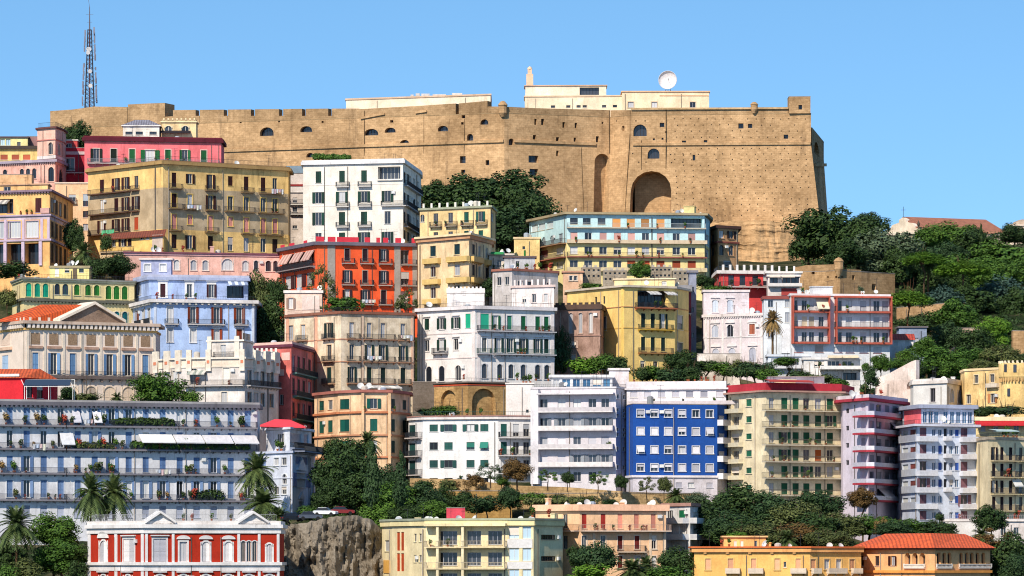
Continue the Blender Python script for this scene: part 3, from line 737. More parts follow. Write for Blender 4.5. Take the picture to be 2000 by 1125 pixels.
# ================================================================== THE FORTRESS
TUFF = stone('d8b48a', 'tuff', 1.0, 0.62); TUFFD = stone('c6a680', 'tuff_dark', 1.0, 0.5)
C = Bld('fortress', 'huge tan tuff stone fortress crowning the hill', 'fortress',
        [(97, 1335), (985, 1290), (1192, 1302), (1232, 1296), (1584, 1291)], 220, 520, 'cfa266', ref=1, back=70, mat=TUFF, batter=(PZ(281, 1290), 0.10), exact=True, deck='a98a5c')
C.poly[-2] = (C.poly[-2][0] - 6, C.poly[-2][1])
D_ = dict(fr='3a2c20', sill=False, depth=1.2)
for x, y, w, h in ((521, 257, 27, 17), (598, 252, 23, 12), (725, 258, 27, 13), (762, 254, 21, 10), (790, 278, 18, 10), (865, 251, 20, 11), (946, 238, 15, 11), (918, 268, 12, 14), (606, 303, 14, 9)):
    C.win(0, [x], [(y - h/2, y + h/2)], w, 'A', **D_)
for x, y, w, h in ((905, 228, 7, 6), (903, 241, 5, 5), (904, 312, 11, 14), (952, 318, 7, 10), (905, 335, 8, 6), (545, 237, 4, 4), (630, 238, 4, 4), (765, 237, 6, 5), (300, 232, 5, 5), (175, 240, 5, 5), (470, 238, 4, 5)):
    C.win(0, [x], [(y - h/2, y + h/2)], w, 'D', **D_)
for x, y, w, h in ((1046, 238, 4.5, 12), (1060, 238, 6, 12), (1101, 244, 5, 11), (1125, 245, 5, 10), (1044, 268, 6, 9), (1089, 272, 6, 8), (1123, 273, 5, 8), (1167, 272, 6, 12), (1042, 311, 19, 14), (1089, 300, 5, 11), (1043, 337, 17, 13), (1177, 240, 4, 4)):
    C.win(1, [x], [(y - h/2, y + h/2)], w, 'D', **D_)
C.win(1, [998.5], [(270.5, 283.5)], 10, 'A', **D_)
C.win(2, [1217], [(246, 256)], 5, 'D', **D_)
for x, y, w, h in ((1293, 244, 9, 8), (1336, 278, 8, 7), (1378, 277, 7, 7), (1355, 308, 5, 11), (1447, 246, 10, 10), (1465, 246, 8, 8), (1535, 267, 9, 8), (1301, 258, 4, 4), (1277, 272, 4, 4), (1294, 271, 4, 4)):
    C.win(3, [x], [(y - h/2, y + h/2)], w, 'D', **D_)
C.win(3, [1250], [(243, 266)], 26, 'A', **D_); C.win(3, [1277], [(290, 310)], 23, 'A', **D_)
C.win(1, [1177], [(300, 445)], 30, 'N', depth=4.0); C.win(3, [1274], [(334, 455)], 76, 'N', depth=8)
C.done()
def on(b, f, px, py, out=0.0):
    """point on facade f seen at (px, py)"""
    u = b.u(f, px); a, d, L, n, rz = b.fac(f); p = a + d * u
    z = PZ(py, p.y); o = b.off(z) + out; return Vector((p.x + n.x * o, p.y + n.y * o, z)) - b.c
def rampart(b, f, pts, base=None, th=3.0, name='rampart', mat=None, out=0.0):
    """stone standing on the wall head: outline (column, row) along facade f"""
    n = b.fac(f)[3]; m = MB(); P = [on(b, f, x, y, out) for x, y in pts]; zb = b.zt - b.c.z + .003; bk = Vector((-n.x, -n.y, 0)) * th
    for i in range(len(P) - 1):
        p, q = P[i], P[i+1]; p0, q0 = Vector((p.x, p.y, zb)), Vector((q.x, q.y, zb))
        if base is not None: p0.z = q0.z = on(b, f, pts[i][0], base)[2]; q0.z = on(b, f, pts[i+1][0], base)[2]
        m.poly([p0, q0, q, p]); m.poly([p, q, q + bk, p + bk]); m.poly([q0 + bk, p0 + bk, p + bk, q + bk])
        if i == 0: m.poly([p0 + bk, p0, p, p + bk])
        if i == len(P) - 2: m.poly([q0, q0 + bk, q + bk, q])
        m.poly([q0, p0, p0 + bk, q0 + bk])
    return m.build(name, mat or TUFFD, b.root)
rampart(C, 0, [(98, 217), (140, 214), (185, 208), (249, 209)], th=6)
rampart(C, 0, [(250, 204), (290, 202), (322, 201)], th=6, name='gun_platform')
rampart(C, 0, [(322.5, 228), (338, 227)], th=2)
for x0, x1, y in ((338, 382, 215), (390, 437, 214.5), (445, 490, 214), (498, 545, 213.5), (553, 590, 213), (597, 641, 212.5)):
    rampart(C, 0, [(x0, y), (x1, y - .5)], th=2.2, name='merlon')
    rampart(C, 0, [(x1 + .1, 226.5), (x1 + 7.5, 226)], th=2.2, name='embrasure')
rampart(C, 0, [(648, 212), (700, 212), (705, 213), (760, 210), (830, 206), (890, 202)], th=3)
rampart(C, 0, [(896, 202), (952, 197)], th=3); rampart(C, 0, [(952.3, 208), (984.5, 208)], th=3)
rampart(C, 1, [(985.5, 208), (1040, 211), (1110, 213), (1160, 214), (1191.5, 215)], th=3)
rampart(C, 2, [(1192.5, 215.5), (1231.5, 215)], th=3); rampart(C, 3, [(1232.5, 215), (1390, 213.5), (1470, 211), (1540, 210)], th=3)
def strip(b, f, x0, y0, x1, y1, h=1.0, proj=.35, name='string_course', mat=None):
    m = MB(); a_, b_ = on(b, f, x0, y0), on(b, f, x1, y1); n = b.fac(f)[3]; o = Vector((n.x, n.y, 0)) * proj; i = Vector((n.x, n.y, 0)) * -.05; H_ = Vector((0, 0, h))
    m.poly([a_ + o, b_ + o, b_ + o + H_, a_ + o + H_]); m.poly([a_ + o + H_, b_ + o + H_, b_ + i + H_, a_ + i + H_]); m.poly([b_ + o, a_ + o, a_ + i, b_ + i]); m.poly([a_ + i, a_ + o, a_ + o + H_, a_ + i + H_]); m.poly([b_ + o, b_ + i, b_ + i + H_, b_ + o + H_])
    return m.build(name, mat or TUFF, b.root)
strip(C, 0, 100, 309, 984, 278, .7, .4); strip(C, 1, 1004, 278, 1163, 284, .7, .4); strip(C, 3, 1236, 284.5, 1583, 282.5, .7, .4)
strip(C, 3, 1233, 214.5, 1540, 213, .45, .5, 'coping', stone('d8b98e', 'coping')); strip(C, 0, 705, 233, 752, 224, .5, .4); strip(C, 0, 812, 222, 834, 219, .5, .4)
for f, x, y0, y1, w in ((1, 1190, 216, 300, 1.6), (2, 1230.5, 262, 420, 1.6), (3, 1253, 274, 332, 1.5), (3, 1301, 214, 330, 2.2), (1, 1135, 288, 420, 1.4), (0, 712, 216, 305, 1.6), (0, 828, 222, 300, 1.0), (0, 907, 232, 310, 1.2)):  # thin dark vertical bars set along the fortress walls
    a_, b_ = on(C, f, x, y1), on(C, f, x, y0); MB().bar(a_, b_, w * .045, 0, w * .06, 6).build('dark_wall_line', stone('6a5844', 'dark_line', 2, .3), C.root)
# small square putlog holes over the right-hand bastion (too small to pick apart: one part)
_r = random.Random(3); pm = MB()
for y in list(range(232, 276, 12)) + list(range(290, 440, 11)):
    x = 1316 + _r.uniform(0, 8)
    while x < 1578 + max(0, (y - 282) * .12):
        if _r.random() > .12 and not (1330 < x < 1345 and 270 < y < 285) and not (1436 < x < 1475 and 236 < y < 256):
            p = on(C, 3, min(x, 1580), y + _r.uniform(-.6, .6)); s_ = .125; pm.box(p.x - s_, p.x + s_, p.y - .03, p.y + .3, p.z - s_, p.z + s_)
        x += 16 + _r.uniform(-1, 1)
for x, y in ((1236, 300), (1248, 317), (1262, 317), (1310, 302), (1312, 318), (1335, 303), (1334, 317), (1260, 236), (1242, 236), (1205, 236)):
    p = on(C, 3 if x > 1232 else 2, x, y); pm.box(p.x - .15, p.x + .15, p.y - .03, p.y + .3, p.z - .15, p.z + .15)
o = pm.build('putlog_holes', plain('2a2018', .95), C.root); o['kind'] = 'stuff'
# corner tower on the right end, bartizans, rear flank in shade
t = Bld('x', None, None, [(1541, 1291), (1583, 1290.6)], 188, 219, 'cfa266', back=7, root=C, wallname='corner_turret', mat=TUFF, zb=C.zt - .1)
t.win(0, [1563], [(205, 214)], 7, 'D', **D_); t.done()
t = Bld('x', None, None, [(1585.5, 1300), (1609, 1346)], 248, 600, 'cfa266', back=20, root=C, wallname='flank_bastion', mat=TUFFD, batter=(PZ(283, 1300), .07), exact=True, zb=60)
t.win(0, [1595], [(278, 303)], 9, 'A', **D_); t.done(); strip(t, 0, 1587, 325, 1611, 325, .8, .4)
for f, x, y0, y1, w in ((0, 982, 197, 221, 1.1), (3, 1473, 199, 214, .9)):
    p = on(C, f, x, y1); h = on(C, f, x, y0).z - p.z
    MB().lathe([(.4, -1), (w, 0), (w, h * .62), (w * 1.15, h * .62), (w * 1.1, h * .68), (w * .5, h * .95), (.02, h)], n=10).build('bartizan', TUFF, C.root, p + Vector((0, -.3, 0)))
# pale buildings on the fortress terrace
K = Bld('barracks', 'long pale flat-roofed block above the left rampart of the fortress', 'building', [(676, 1352), (958, 1338)], 184, 235, 'f3dfc0', ref=1, back=14, dirt=.2, zb=C.zt - .4)
K.win(0, [703, 748, 792], [(205, 212)], 9, 'G', fr='4a5a70'); K.band(183, 186, .25, 'c9a98a', 'coping')
for x, w, h in ((797, 6, 6), (808, 8, 8), (823, 16, 7), (850, 26, 5), (885, 20, 6)):
    y = K.fac(0); p = K.at(0, K.u(0, x), K.zt, -3); MB().box(-w*.067, w*.067, -1, 1, 0, h * .134).box(-w*.05, w*.05, -1.05, .9, h*.05, h*.09).build('air_handler', plain('dcd6d0'), K.root, p)
K.done()
K = Bld('keep_house', 'pale two-tier house with a chimney tower above the fortress wall', 'building', [(1025, 1345), (1216, 1343)], 188, 235, 'f6dfbb', back=12, dirt=.2, zb=C.zt - .4)
K.win(0, [1080, 1142, 1180, 1201, 1130, 1110], [(206, 211)], 8, 'DGGDDD', fr='6a5a50'); K.band(187, 189.5, .2, 'd8b894', 'coping')
k2 = Bld('x', None, None, [(1026, 1347), (1184, 1346)], 168, 189, 'f8e6c8', back=9, root=K, wallname='upper_storey', dirt=.2, zb=K.zt)
k2.win(0, [(1151, 38)], [(171, 186)], 38, 'D', fr='3a2c28', depth=1.0); k2.band(166.5, 168.3, .3, 'c9a080', 'coping'); k2.done()
p = K.at(0, K.u(0, 1033), K.zt, -3); h = 45 * .1345
MB().prism([(-.9, -.9), (.9, -.9), (.9, .9), (-.9, .9)], 0, h).prism([(-.55, -.55), (.55, -.55), (.55, .55), (-.55, .55)], h, h + 1.3).lathe([(.7, 0), (.5, .5), (.02, .8)], (0, 0, h + 1.3)).build('chimney_tower', stucco('efc39a', .2), K.root, p)
K.done()
K = Bld('terrace_house', 'pale flat-roofed house under the big round dish on the fortress', 'building', [(1215, 1340), (1385, 1340)], 179, 235, 'f8dfb4', back=13, dirt=.2, zb=C.zt - .4)
K.win(0, [1232, 1278, 1353], [(199, 210)], 11, 'G', fr='c8c8d0', tr='d8c0a0'); K.band(177.5, 180, .25, 'd8a878', 'coping'); K.panel(0, 1288, 1385, 186, 187.5, .12, 'd0a070', 'moulding'); K.done()
r = empty('dish_antenna', (PX(1306, 1338), 1338 + 5, PZ(179, 1340)), 'big round pale dish antenna on the fortress terrace roof', 'antenna')
b = MB(); b.lathe([(2.45 * math.sin(t * .14), 1.1 * (1 - math.cos(t * .14))) for t in range(12)] + [(2.38 * math.sin(t * .14), .06 + 1.1 * (1 - math.cos(t * .14))) for t in range(11, -1, -1)], n=28)
o = b.build('reflector', plain('f4eeee', .8), r, (0, -.9, 3.1)); o.rotation_euler = (math.radians(86), 0, math.radians(-10))
MB().bar((-.8, 0, 0), (0, 0, 2.6), .1).bar((.8, 0, 0), (0, 0, 2.6), .1).bar((0, .9, 0), (0, 0, 2.8), .1).box(-1.2, 1.2, -.7, .9, 0, .35).build('stand', IRON, r)
MB().bar((0, -1, 3.1), (0, -3.0, 3.3), .04).bar((0, -3.0, 3.3), (0, -2.8, 3.3), .15).build('feed_horn', IRON, r)
# ------------------------------------------------------------------ lattice radio mast
YM = 1365; r = empty('radio_mast', (PX(175, YM), YM, PZ(225, YM)), 'tall dark lattice radio mast rising behind the fortress wall', 'mast')
b = MB(); S = YM / F; w0, w1 = 9.5 * S, 3.4 * S; Hm = (225 - 58) * S; N = 20; prev = None
for k in range(N + 1):
    t = k / N; w = w0 + (w1 - w0) * t; z = Hm * t; ring = [Vector((-w, -w, z)), Vector((w, -w, z)), Vector((w, w, z)), Vector((-w, w, z))]
    for i in range(4): b.bar(ring[i], ring[(i+1) % 4], .06)
    if prev:
        for i in range(4): b.bar(prev[i], ring[i], .09); b.bar(prev[i], ring[(i+1) % 4], .05); b.bar(prev[(i+1) % 4], ring[i], .05)
    prev = ring
b.build('lattice', plain('4a464c', .6), r)
MB().bar((0, 0, Hm), (0, 0, Hm + 45 * S), .22, 0, .1, 6).bar((0, 0, Hm + 45 * S), (-.3, 0, Hm + 58 * S), .06).bar((-1, 0, Hm + 4), (1, 0, Hm + 4), .05).bar((-.7, 0, Hm + 2), (.7, 0, Hm + 2), .05).build('whip_antenna', plain('66606c'), r)
MB().bar((0, 0, 0), (0, 0, Hm), .22, 0, .18, 6).build('cable_riser', plain('6a3c40'), r)
_r = random.Random(5)
for k in range(46):
    t = _r.uniform(.1, .97); w = w0 + (w1 - w0) * t; a = _r.choice((-1, 1)); z = Hm * t
    MB().box(-.18, .18, -.15, .15, 0, _r.uniform(.8, 1.8)).bar((0, 0, .5), (-a * .7, 0, .5), .04).build('panel_antenna', plain('8a8694'), r, (a * (w + .7), _r.uniform(-w, w), z))
for k in range(5):
    t = _r.uniform(.3, .8); w = w0 + (w1 - w0) * t
    o = MB().lathe([(.01, 0), (.5, .1), (.55, .3), (.01, .3)], n=12).build('link_dish', plain('d8d4d4'), r, (_r.uniform(-w, w), -w - .2, Hm * t)); o.rotation_euler = (math.radians(90), 0, 0)
for px, h, nm in ((1497, 5, 0), (160, 2.5, 1)):
    yy = 1330; r2 = empty('flagpole', (PX(px, yy), yy, C.zt - .2), 'thin mast with crossbars standing on the fortress terrace right of the dish' if not nm else 'stub mast beside the lattice radio mast', 'mast')
    MB().bar((0, 0, 0), (0, 0, h), .08).build('pole', IRON, r2); MB().bar((-.5, 0, h * .8), (.5, 0, h * .8), .04).bar((-.4, 0, h * .6), (.4, 0, h * .6), .04).build('crossbar', IRON, r2)

# ================================================================== BUILDINGS, top-left cluster
def gbox(name, label, cat, px0, px1, yt, yb, Y, col, back=8, **k): return Bld(name, label, cat, [(px0, Y), (px1, Y)], yt, yb, col, back=back, **k)
# red long house under the fortress
b = Bld('house', 'long red house with green shutters and dark maroon eaves below the fortress', 'house', [(165, 1166), (432, 1172)], 275, 335, 'e87478', back=12, dirt=.2)
b.win(0, [188, 222], [(290, 316)], 12, 'S', sc='122018', tr='f0d8c8'); b.win(0, [258, 328, 361, 398], [(290, 316)], 11, 'S', sc='1f6b3a', tr='f0d8c8'); b.win(0, [293], [(291, 314)], 19, 'O', sc='1f6b3a', tr='f0d8c8', pane='curtain')
b.band(268, 275, .55, '5a1f2c', 'eaves'); b.band(265, 268.3, .2, '6a2430', 'eaves'); b.bal(0, [(170, 428)], [318], .7, 'iron', 'c8b8b0', rc='9aa0a8')
b.pots(0, [(175, 420)], 318, 7, 'little pot on the long balcony of the red house below the fortress', .4); b.clutter(3, 2); b.done()
b = gbox('rooftop_pavilion', 'white roof pavilion with grey hipped roof on the red house', 'house', 240, 311, 246, 268, 1176, 'f4ead8', 6, roofslab=False, zb=PZ(268, 1166))
b.win(0, [252, 272, 299], [(257, 263)], 14, 'GGG', fr='3a3a34'); b.band(244.5, 246.5, .35, 'f4efe6')
q = offset_poly(b.poly, .35); zc = b.zt - b.c.z + .15; L = [Vector((p[0] - b.c.x, p[1] - b.c.y, zc)) for p in q]; m = MB(); ra, rb = Vector((-1.6, 0, zc + 1.5)), Vector((1.6, 0, zc + 1.5))
for g in ((L[0], L[1], rb, ra), (L[1], L[2], rb), (L[2], L[3], ra, rb), (L[3], L[0], ra)): m.poly(g)
m.build('hipped_roof', tiles('8a8a98'), b.root); b.done()
b = gbox('roof_loggia', 'small cream loggia with arches on the red house roof', 'house', 316, 383, 234, 266, 1178, 'ecc98a', 6, zb=PZ(266, 1166))
b.win(0, [329, 362], [(246, 256)], 14, 'A', fr='f4ead8', tr='f4e2c0'); b.band(237, 239, .3, 'f0d8a0'); b.dentils(0, 231, 234, 1.0, .35, .2, 'f0d8a0'); b.awning(0, [(312, 372)], 255, .5, 1.2, '2a2228'); b.done()
# pink tower house
b = Bld('tower_house', 'pink house with a tall hexagonal belvedere tower left of the red house', 'house', [(-15, 1180), (108, 1172), (128, 1184)], 316, 362, 'eaa994', ref=1, back=10)
b.win(0, [10, 43, 55, 67], [(327, 347)], 8, 'A', fr='2a3038', tr='eec0ae'); b.win(0, [100], [(326, 354)], 11, 'A', fr='2a3038', tr='eec0ae', sc='24302c'); b.win(1, [119], [(326, 354)], 8, 'A', fr='2a3038', tr='eec0ae')
b.band(311, 316, .5, 'a89aa8'); b.dentils(0, 316, 319, .6, .3, .35, '8a7078'); b.done()
t = Bld('x', None, None, [(73, 1176), (108, 1172), (124, 1180)], 248, 316, 'f0b8a0', ref=1, back=7, root=b, wallname='belvedere_tower', zb=b.zt - .3)
t.win(0, [99], [(277, 301)], 9, 'A', fr='e8e0d8', tr='f4d0bc'); t.win(1, [116], [(277, 301)], 7, 'A', fr='e8e0d8', tr='f4d0bc'); t.band(247, 250, .45, '6a4440'); t.band(271, 273, .2, 'c07a70', 'string_course'); t.band(303, 309, .12, 'f2e6e0', 'string_course'); t.railtop(238, 247, .2); t.done()
b = gbox('house', 'yellow attic house with a dark eave at the left photo edge', 'house', -20, 74, 288, 345, 1198, 'ecc86a', 10)
b.win(0, [8, 30, 52], [(302, 312)], 14, 'R', blind='d06a4a', fr='8a3a30'); b.band(285, 291, .6, '4a4038', 'eaves')
t = gbox('x', None, None, -10, 54, 269, 288, 1200, 'f0e08c', 6, root=b, wallname='attic', zb=b.zt); t.win(0, [5, 16], [(272, 284)], 9, 'G', fr='9ab8b0', pane='pale'); t.win(0, [37], [(277, 285)], 7, 'G'); t.band(266.5, 269.3, .3, '5a4848'); t.done()
t = gbox('x', None, None, 54, 80, 266, 288, 1202, 'a87a78', 5, root=b, wallname='side_attic', zb=b.zt); t.done(); b.done()
b = gbox('house', 'dark crimson house squeezed between the pink tower and the red house', 'house', 122, 168, 288, 370, 1186, 'b03040', 9)
b.win(0, [137], [(309, 333)], 16, 'G', fr='e8d8d0', tr='e8e0dc'); b.band(296, 302, .25, 'c8b0b0'); b.bal(0, [(128, 164)], [337], .8, 'iron', 'd8d0cc')
t = gbox('x', None, None, 124, 151, 274, 288, 1188, 'c04a48', 5, root=b, wallname='attic', zb=b.zt); t.win(0, [134], [(280, 288)], 13, 'G'); t.band(272.5, 274.5, .2, 'e8dcd0'); t.done(); b.done()
# peach block behind the orange house
b = gbox('apartment_building', 'plain peach apartment block behind the palm beside the big yellow block', 'building', 108, 178, 358, 520, 1165, 'f0c08e', 9)
b.win(0, [141], [(380, 394)], 14, 'H', blind='c8d0d8', fr='e8e0d8'); b.win(0, [168], [(379, 403), (412, 425), (437, 450)], 12, 'GRG', fr='9a4a30', blind='b8c8d8'); b.band(356, 358.5, .2, 'e8d0b8'); b.bal(0, [(135, 150)], [396], .6, 'iron'); b.done()
# orange and lilac palazzo at the left edge
b = Bld('palazzo', 'orange palazzo with lilac pilasters and a colonnaded porch at left edge', 'building', [(-30, 1118), (97, 1112), (135, 1142)], 373, 540, 'eeb25c', ref=1, back=10, trim='b8a0b4')
b.tone(418, 428, 'c8b0b8'); b.win(0, [5, (20, 12), (75, 12)], [(386, 414)], 22, 'DGS', sc='4a1c20', fr='8a5a40', depth=.8); b.win(0, [7, 28, 63], [(431, 463)], 24, 'G', fr='e8e4dc', tr='c4acc0', pane='curtain')
b.win(0, [-5, 28, 62], [(474, 515)], 30, 'D', depth=2.2, fr='c09050'); b.pil(0, [11, 46, 80], 471, 518, 6, .35, 'c4acc0', 'column'); b.pil(0, [-8, 11, 46, 82, 95], 427, 468, 5, .15, 'c4acc0')
b.win(1, [102, 110, 118, 127], [(386, 412), (432, 460), (474, 510)], 4, 'S', sc='241418', tr='7a5a58'); b.band(370, 374, .6, '8a7080'); b.dentils(0, 374, 377, .7, .35, .5, '7a6070'); b.band(418, 421, .35, 'b49cb0', 'string_course'); b.band(466, 470, .4, 'b49cb0', 'string_course')
b.bal(0, [(80, 97)], [415], .3, 'solid', 'd8a8a0'); b.clutter(2, 2, 1)
t = Bld('x', None, None, [(-20, 1121), (93, 1117)], 360, 373, 'eeb868', ref=1, back=6, root=b, wallname='attic', zb=b.zt - .05); t.win(0, [14], [(363, 371)], 14, 'G'); t.band(358, 360.3, .3, 'c89a70'); t.done()
t = gbox('x', None, None, 0, 62, 340, 360, 1124, 'd8a870', 5, root=b, wallname='roof_hut', zb=t.zt); t.done(); b.awning(0, [(-10, 20)], 388, .8, 1.5, 'd8cfc4', '9a9490'); b.done()
b.pots(0, [(30, 75)], 417, 6, 'flowering pot on the loggia ledge of the orange palazzo', .25, ('flower', 'flower', 'mid'), (.5, .9))
# big yellow and taupe block
b = Bld('apartment_building', 'big yellow apartment block with taupe middle floors below the red house', 'building', [(172, 1150), (318, 1126), (563, 1146)], 320, 500, 'f8c868', ref=1, back=12, trim='e8c878', deck='c8a878')
b.tone(366, 447, 'bba27a', .3); xs = [340, 371, 411, 450, 481, 514, 537]; R4 = [(336, 364), (377, 404), (417, 446), (457, 484)]
b.win(1, xs, [R4[0]], 9, 'S.S.SSG', sc='3a1a18', fr='c8b898', pane='dark'); b.win(1, [371, 450], [(337, 356)], 9, 'SS', sc='3a1a18'); b.win(1, xs, [R4[1]], 10, 'SGSGGGS', sc='3a1a18', tr='f2cc6c', fr='e0d0b0'); b.win(1, [340, 411, 481, 514, 537], [R4[2]], 9, 'R', blind='e0988c', tr='f2cc6c'); b.win(1, [371, 450], [(418, 436)], 9, 'R', blind='e0988c', tr='f2cc6c'); b.win(1, xs, [R4[3]], 10, 'SSSGGGS', sc='2c1614')
b.bal(1, [(329, 354), (400, 424), (470, 494), (505, 550)], [367], .9, 'fine', '8a7050', br=False); b.bal(1, [(328, 356), (359, 388), (401, 427), (438, 466), (469, 497), (503, 553)], [406], .9, 'fine', '8a7050', br=False); b.bal(1, [(330, 354), (400, 425), (470, 495), (505, 550)], [449], .9, 'fine', '8a7050', br=False)
b.win(0, [199, 227, 246, 266], [(338, 362), (378, 404), (419, 444)], 8, ['SOOS', 'SSOS', 'OOOR'], sc='3c1a1c', fr='c8b090', blind='c05030')
b.bal(0, [(177, 256)], [366, 407, 447], 1.0, 'fine', '6a4c3c', br=False); b.bal(0, [(258, 273)], [366, 407], .8, 'fine', '6a4c3c', br=False)
b.band(315, 320.5, .7, 'b08a48'); b.band(312.5, 315.2, .3, 'a07c48', 'cornice'); b.railtop(304, 312.5, .4)
laundry(b, 1, 360, 387, 398, 'white washing on a taupe balcony of the big yellow block'); laundry(b, 1, 525, 550, 358, 'pale pink washing on the top right balcony of the big yellow block', ('f0c8d0', 'f4f4f6')); laundry(b, 0, 206, 232, 440, 'green cloth hung on the left side of the big yellow block', ('58c890', '6ad0a0')); b.pots(0, [(180, 254)], 366, 4, 'potted plant on the upper left balcony of the big yellow block', .7); b.pots(1, [(330, 352), (402, 424), (505, 550)], 406, 5, 'potted plant on a taupe-floor balcony of the big yellow block', .6); b.clutter(2, 3)
t = Bld('x', None, None, [(198, 1128), (319, 1117)], 459, 500, 'f0c45a', ref=1, back=9, root=b, wallname='annex', zb=PZ(505, 1120)); t.win(0, [222, 240, 253], [(463, 477)], 8, 'SOS', sc='2c1618'); t.win(0, [277, 288, 306], [(457 + 2, 466)], 7, 'G', fr='f0e8d8'); t.win(0, [308], [(479, 492)], 11, 'G'); t.panel(0, 298, 318, 458, 500, .12, 'c4b0a0')
t.panel(0, 198, 252, 486, 500, .5, 'd8b888'); t.bal(0, [(200, 262)], [487], 1.0, 'fine', 'c8b090'); m = MB(); z = t.zt - t.c.z
for a_, b_ in (((t.P[0], t.P[1])),): m.poly([(a_.x - t.c.x, a_.y - 1 - t.c.y, z - .3), (b_.x + .4 - t.c.x, b_.y - 1 - t.c.y, z - .1), (b_.x + .4 - t.c.x, b_.y + 5 - t.c.y, z + 1.6), (a_.x - t.c.x, a_.y + 5 - t.c.y, z + 1.2)]); m.poly([(a_.x - t.c.x, a_.y - 1 - t.c.y, z - .5), (b_.x + .4 - t.c.x, b_.y - 1 - t.c.y, z - .3), (b_.x + .4 - t.c.x, b_.y - 1 - t.c.y, z - .1), (a_.x - t.c.x, a_.y - 1 - t.c.y, z - .3)])
m.build('lean_to_roof', tiles('8a4630'), t.root); t.done(); t.pots(0, [(200, 318)], 499, 7, 'pot on the terrace of the yellow annex with brown roof', 1.2); b.done()
# narrow grey-white stack between yellow and white blocks
b = gbox('house', 'narrow pale grey house wedged between the big yellow and the white block', 'house', 560, 600, 338, 480, 1176, 'cfbfb0', 9)
b.win(0, [576], [(404, 414), (386, 396), (440, 447)], 9, 'G'); b.band(360, 364, .4, '8a2c2c', 'eaves'); b.panel(0, 562, 598, 364, 376, .3, 'd8ccc0'); b.bal(0, [(566, 596)], [399, 418], .8, 'iron'); b.band(324, 338, .15, '7a8c98', 'roof_storey'); b.done()
# white block
b = Bld('apartment_building', 'tall white block with dark green shutters below the fortress', 'building', [(592, 1142), (787, 1136), (821, 1172)], 318, 475, 'fbf2e2', ref=1, back=10, dirt=.15, trim='d8d4d0')
xs = [622, 668, 711, 757]; b.win(0, xs, [(331, 354)], 11, 'SSS.', sc='0f3c32'); b.win(0, xs, [(372, 394), (412, 437), (452, 475)], 12, ['OOOO', 'OSSS', 'GSOS'], sc='0f3c32')
b.win(0, [760], [(325, 349)], 44, 'G', fr='d8d8d0', depth=1.6, pane='dark'); b.bal(0, [(657, 683), (700, 726)], [362, 441], .8, 'iron', 'cfcac6', br=False); b.bal(0, [(657, 683), (700, 726), (745, 795)], [401], .8, 'iron', 'cfcac6', br=False)
b.win(1, [793, 801, 809, 816], [(334, 356), (374, 394), (412, 434), (448, 466)], 4.5, 'OGSG', sc='1a2c30'); b.bal(1, [(789, 819)], [360, 399, 440], .9, 'iron', 'b8b8c0', br=False)
b.band(312, 318.5, .5, 'e8e6e6'); b.band(309.5, 312.3, .3, 'f2f0ee', 'coping'); b.panel(0, 737, 786, 349.5, 352, .4, 'f4ece0', 'sill_course'); b.band(358, 359.2, .06, 'e0d8cc', 'string_course'); b.band(399.5, 400.5, .06, 'e0d8cc', 'string_course'); b.clutter(2, 3, 0, 0); b.done()
hedge(616, 680, 301, 312, 1144, 2.5, 'mid', 'green roof-garden hedge on top of the white block')
# small yellow block with posts
b = Bld('apartment_building', 'small yellow block with white roof posts beside the dark tree', 'building', [(820, 1136), (958, 1126), (968, 1142)], 403, 480, 'f2cf86', ref=1, back=9)
b.win(0, [851, 880, 911, 939], [(412, 432), (449, 460)], 9, 'GGSS', sc='1a5a50', fr='d8d0c0'); b.win(0, [825], [(413, 428)], 8, 'A'); b.win(1, [962], [(412, 430)], 4, 'G'); b.bal(0, [(841, 864), (872, 894), (902, 926), (931, 953)], [438], .8, 'iron', '9a9080'); b.band(401, 405, .4, '9aa084'); b.dentils(0, 392, 401, 2.1, .5, .1, 'e8e0d0'); b.clutter(2, 1); b.pots(0, [(841, 953)], 438, 6, 'pot on a balcony of the small yellow block by the dark tree', .5); b.done()
# ================================================================== BUILDINGS, middle band
# cream block right of the red one
b = Bld('apartment_building', 'cream block with scalloped balconies right of the orange-red block', 'building', [(816, 1080), (916, 1066), (961, 1086)], 466, 620, 'f3cf96', ref=1, back=10, trim='e8c890')
b.win(0, [846, 893], [(475, 495), (515, 536), (556, 578)], 11, ['SS', 'SS', 'SS'], sc='1c3c44', tr='f0d8a8'); b.win(1, [925, 937, 951], [(475, 495), (515, 536), (556, 578)], 5, 'S', sc='2a2830')
b.bal(0, [(831, 861), (877, 918)], [508, 549, 588], .9, 'solid', 'f2cc80', h=.9); b.bal(1, [(918, 938), (946, 963)], [508, 549], .9, 'solid', 'e8c078', h=.9)
b.band(455, 459, .8, 'f4d8a0'); b.band(459, 466, .45, 'c89060'); b.clutter(1, 2); b.done()
# orange-red block
b = Bld('apartment_building', 'orange-red block with grey pilasters and red roof posts in the centre left', 'building', [(546, 1106), (617, 1082), (815, 1088)], 478, 640, 'ea5a2c', ref=1, back=12, dirt=.25, trim='8a7c74')
b.pil(1, [647], 478, 610, 15, .12, '9c9288'); b.pil(1, [776], 478, 610, 12, .12, '9c9288'); b.pil(1, [810], 478, 610, 9, .12, '9c9288'); b.panel(1, 618.5, 640, 479, 610, .05, 'ec6a3c')
b.win(1, [678, 713, 749], [(485, 508), (527, 551), (565, 592)], 10, ['SSS', 'OSO', 'OOS'], sc='2a1420', tr='b0a498', trw=.12); b.win(1, [791], [(485, 512), (528, 553), (566, 590)], 16, 'GOG', sc='241420', depth=.9)
b.bal(1, [(667, 692), (703, 729), (739, 765)], [513, 555, 593], .9, 'iron', 'b0a49c'); b.bal(1, [(783, 813)], [514, 555, 593], .9, 'iron', 'b0a49c')
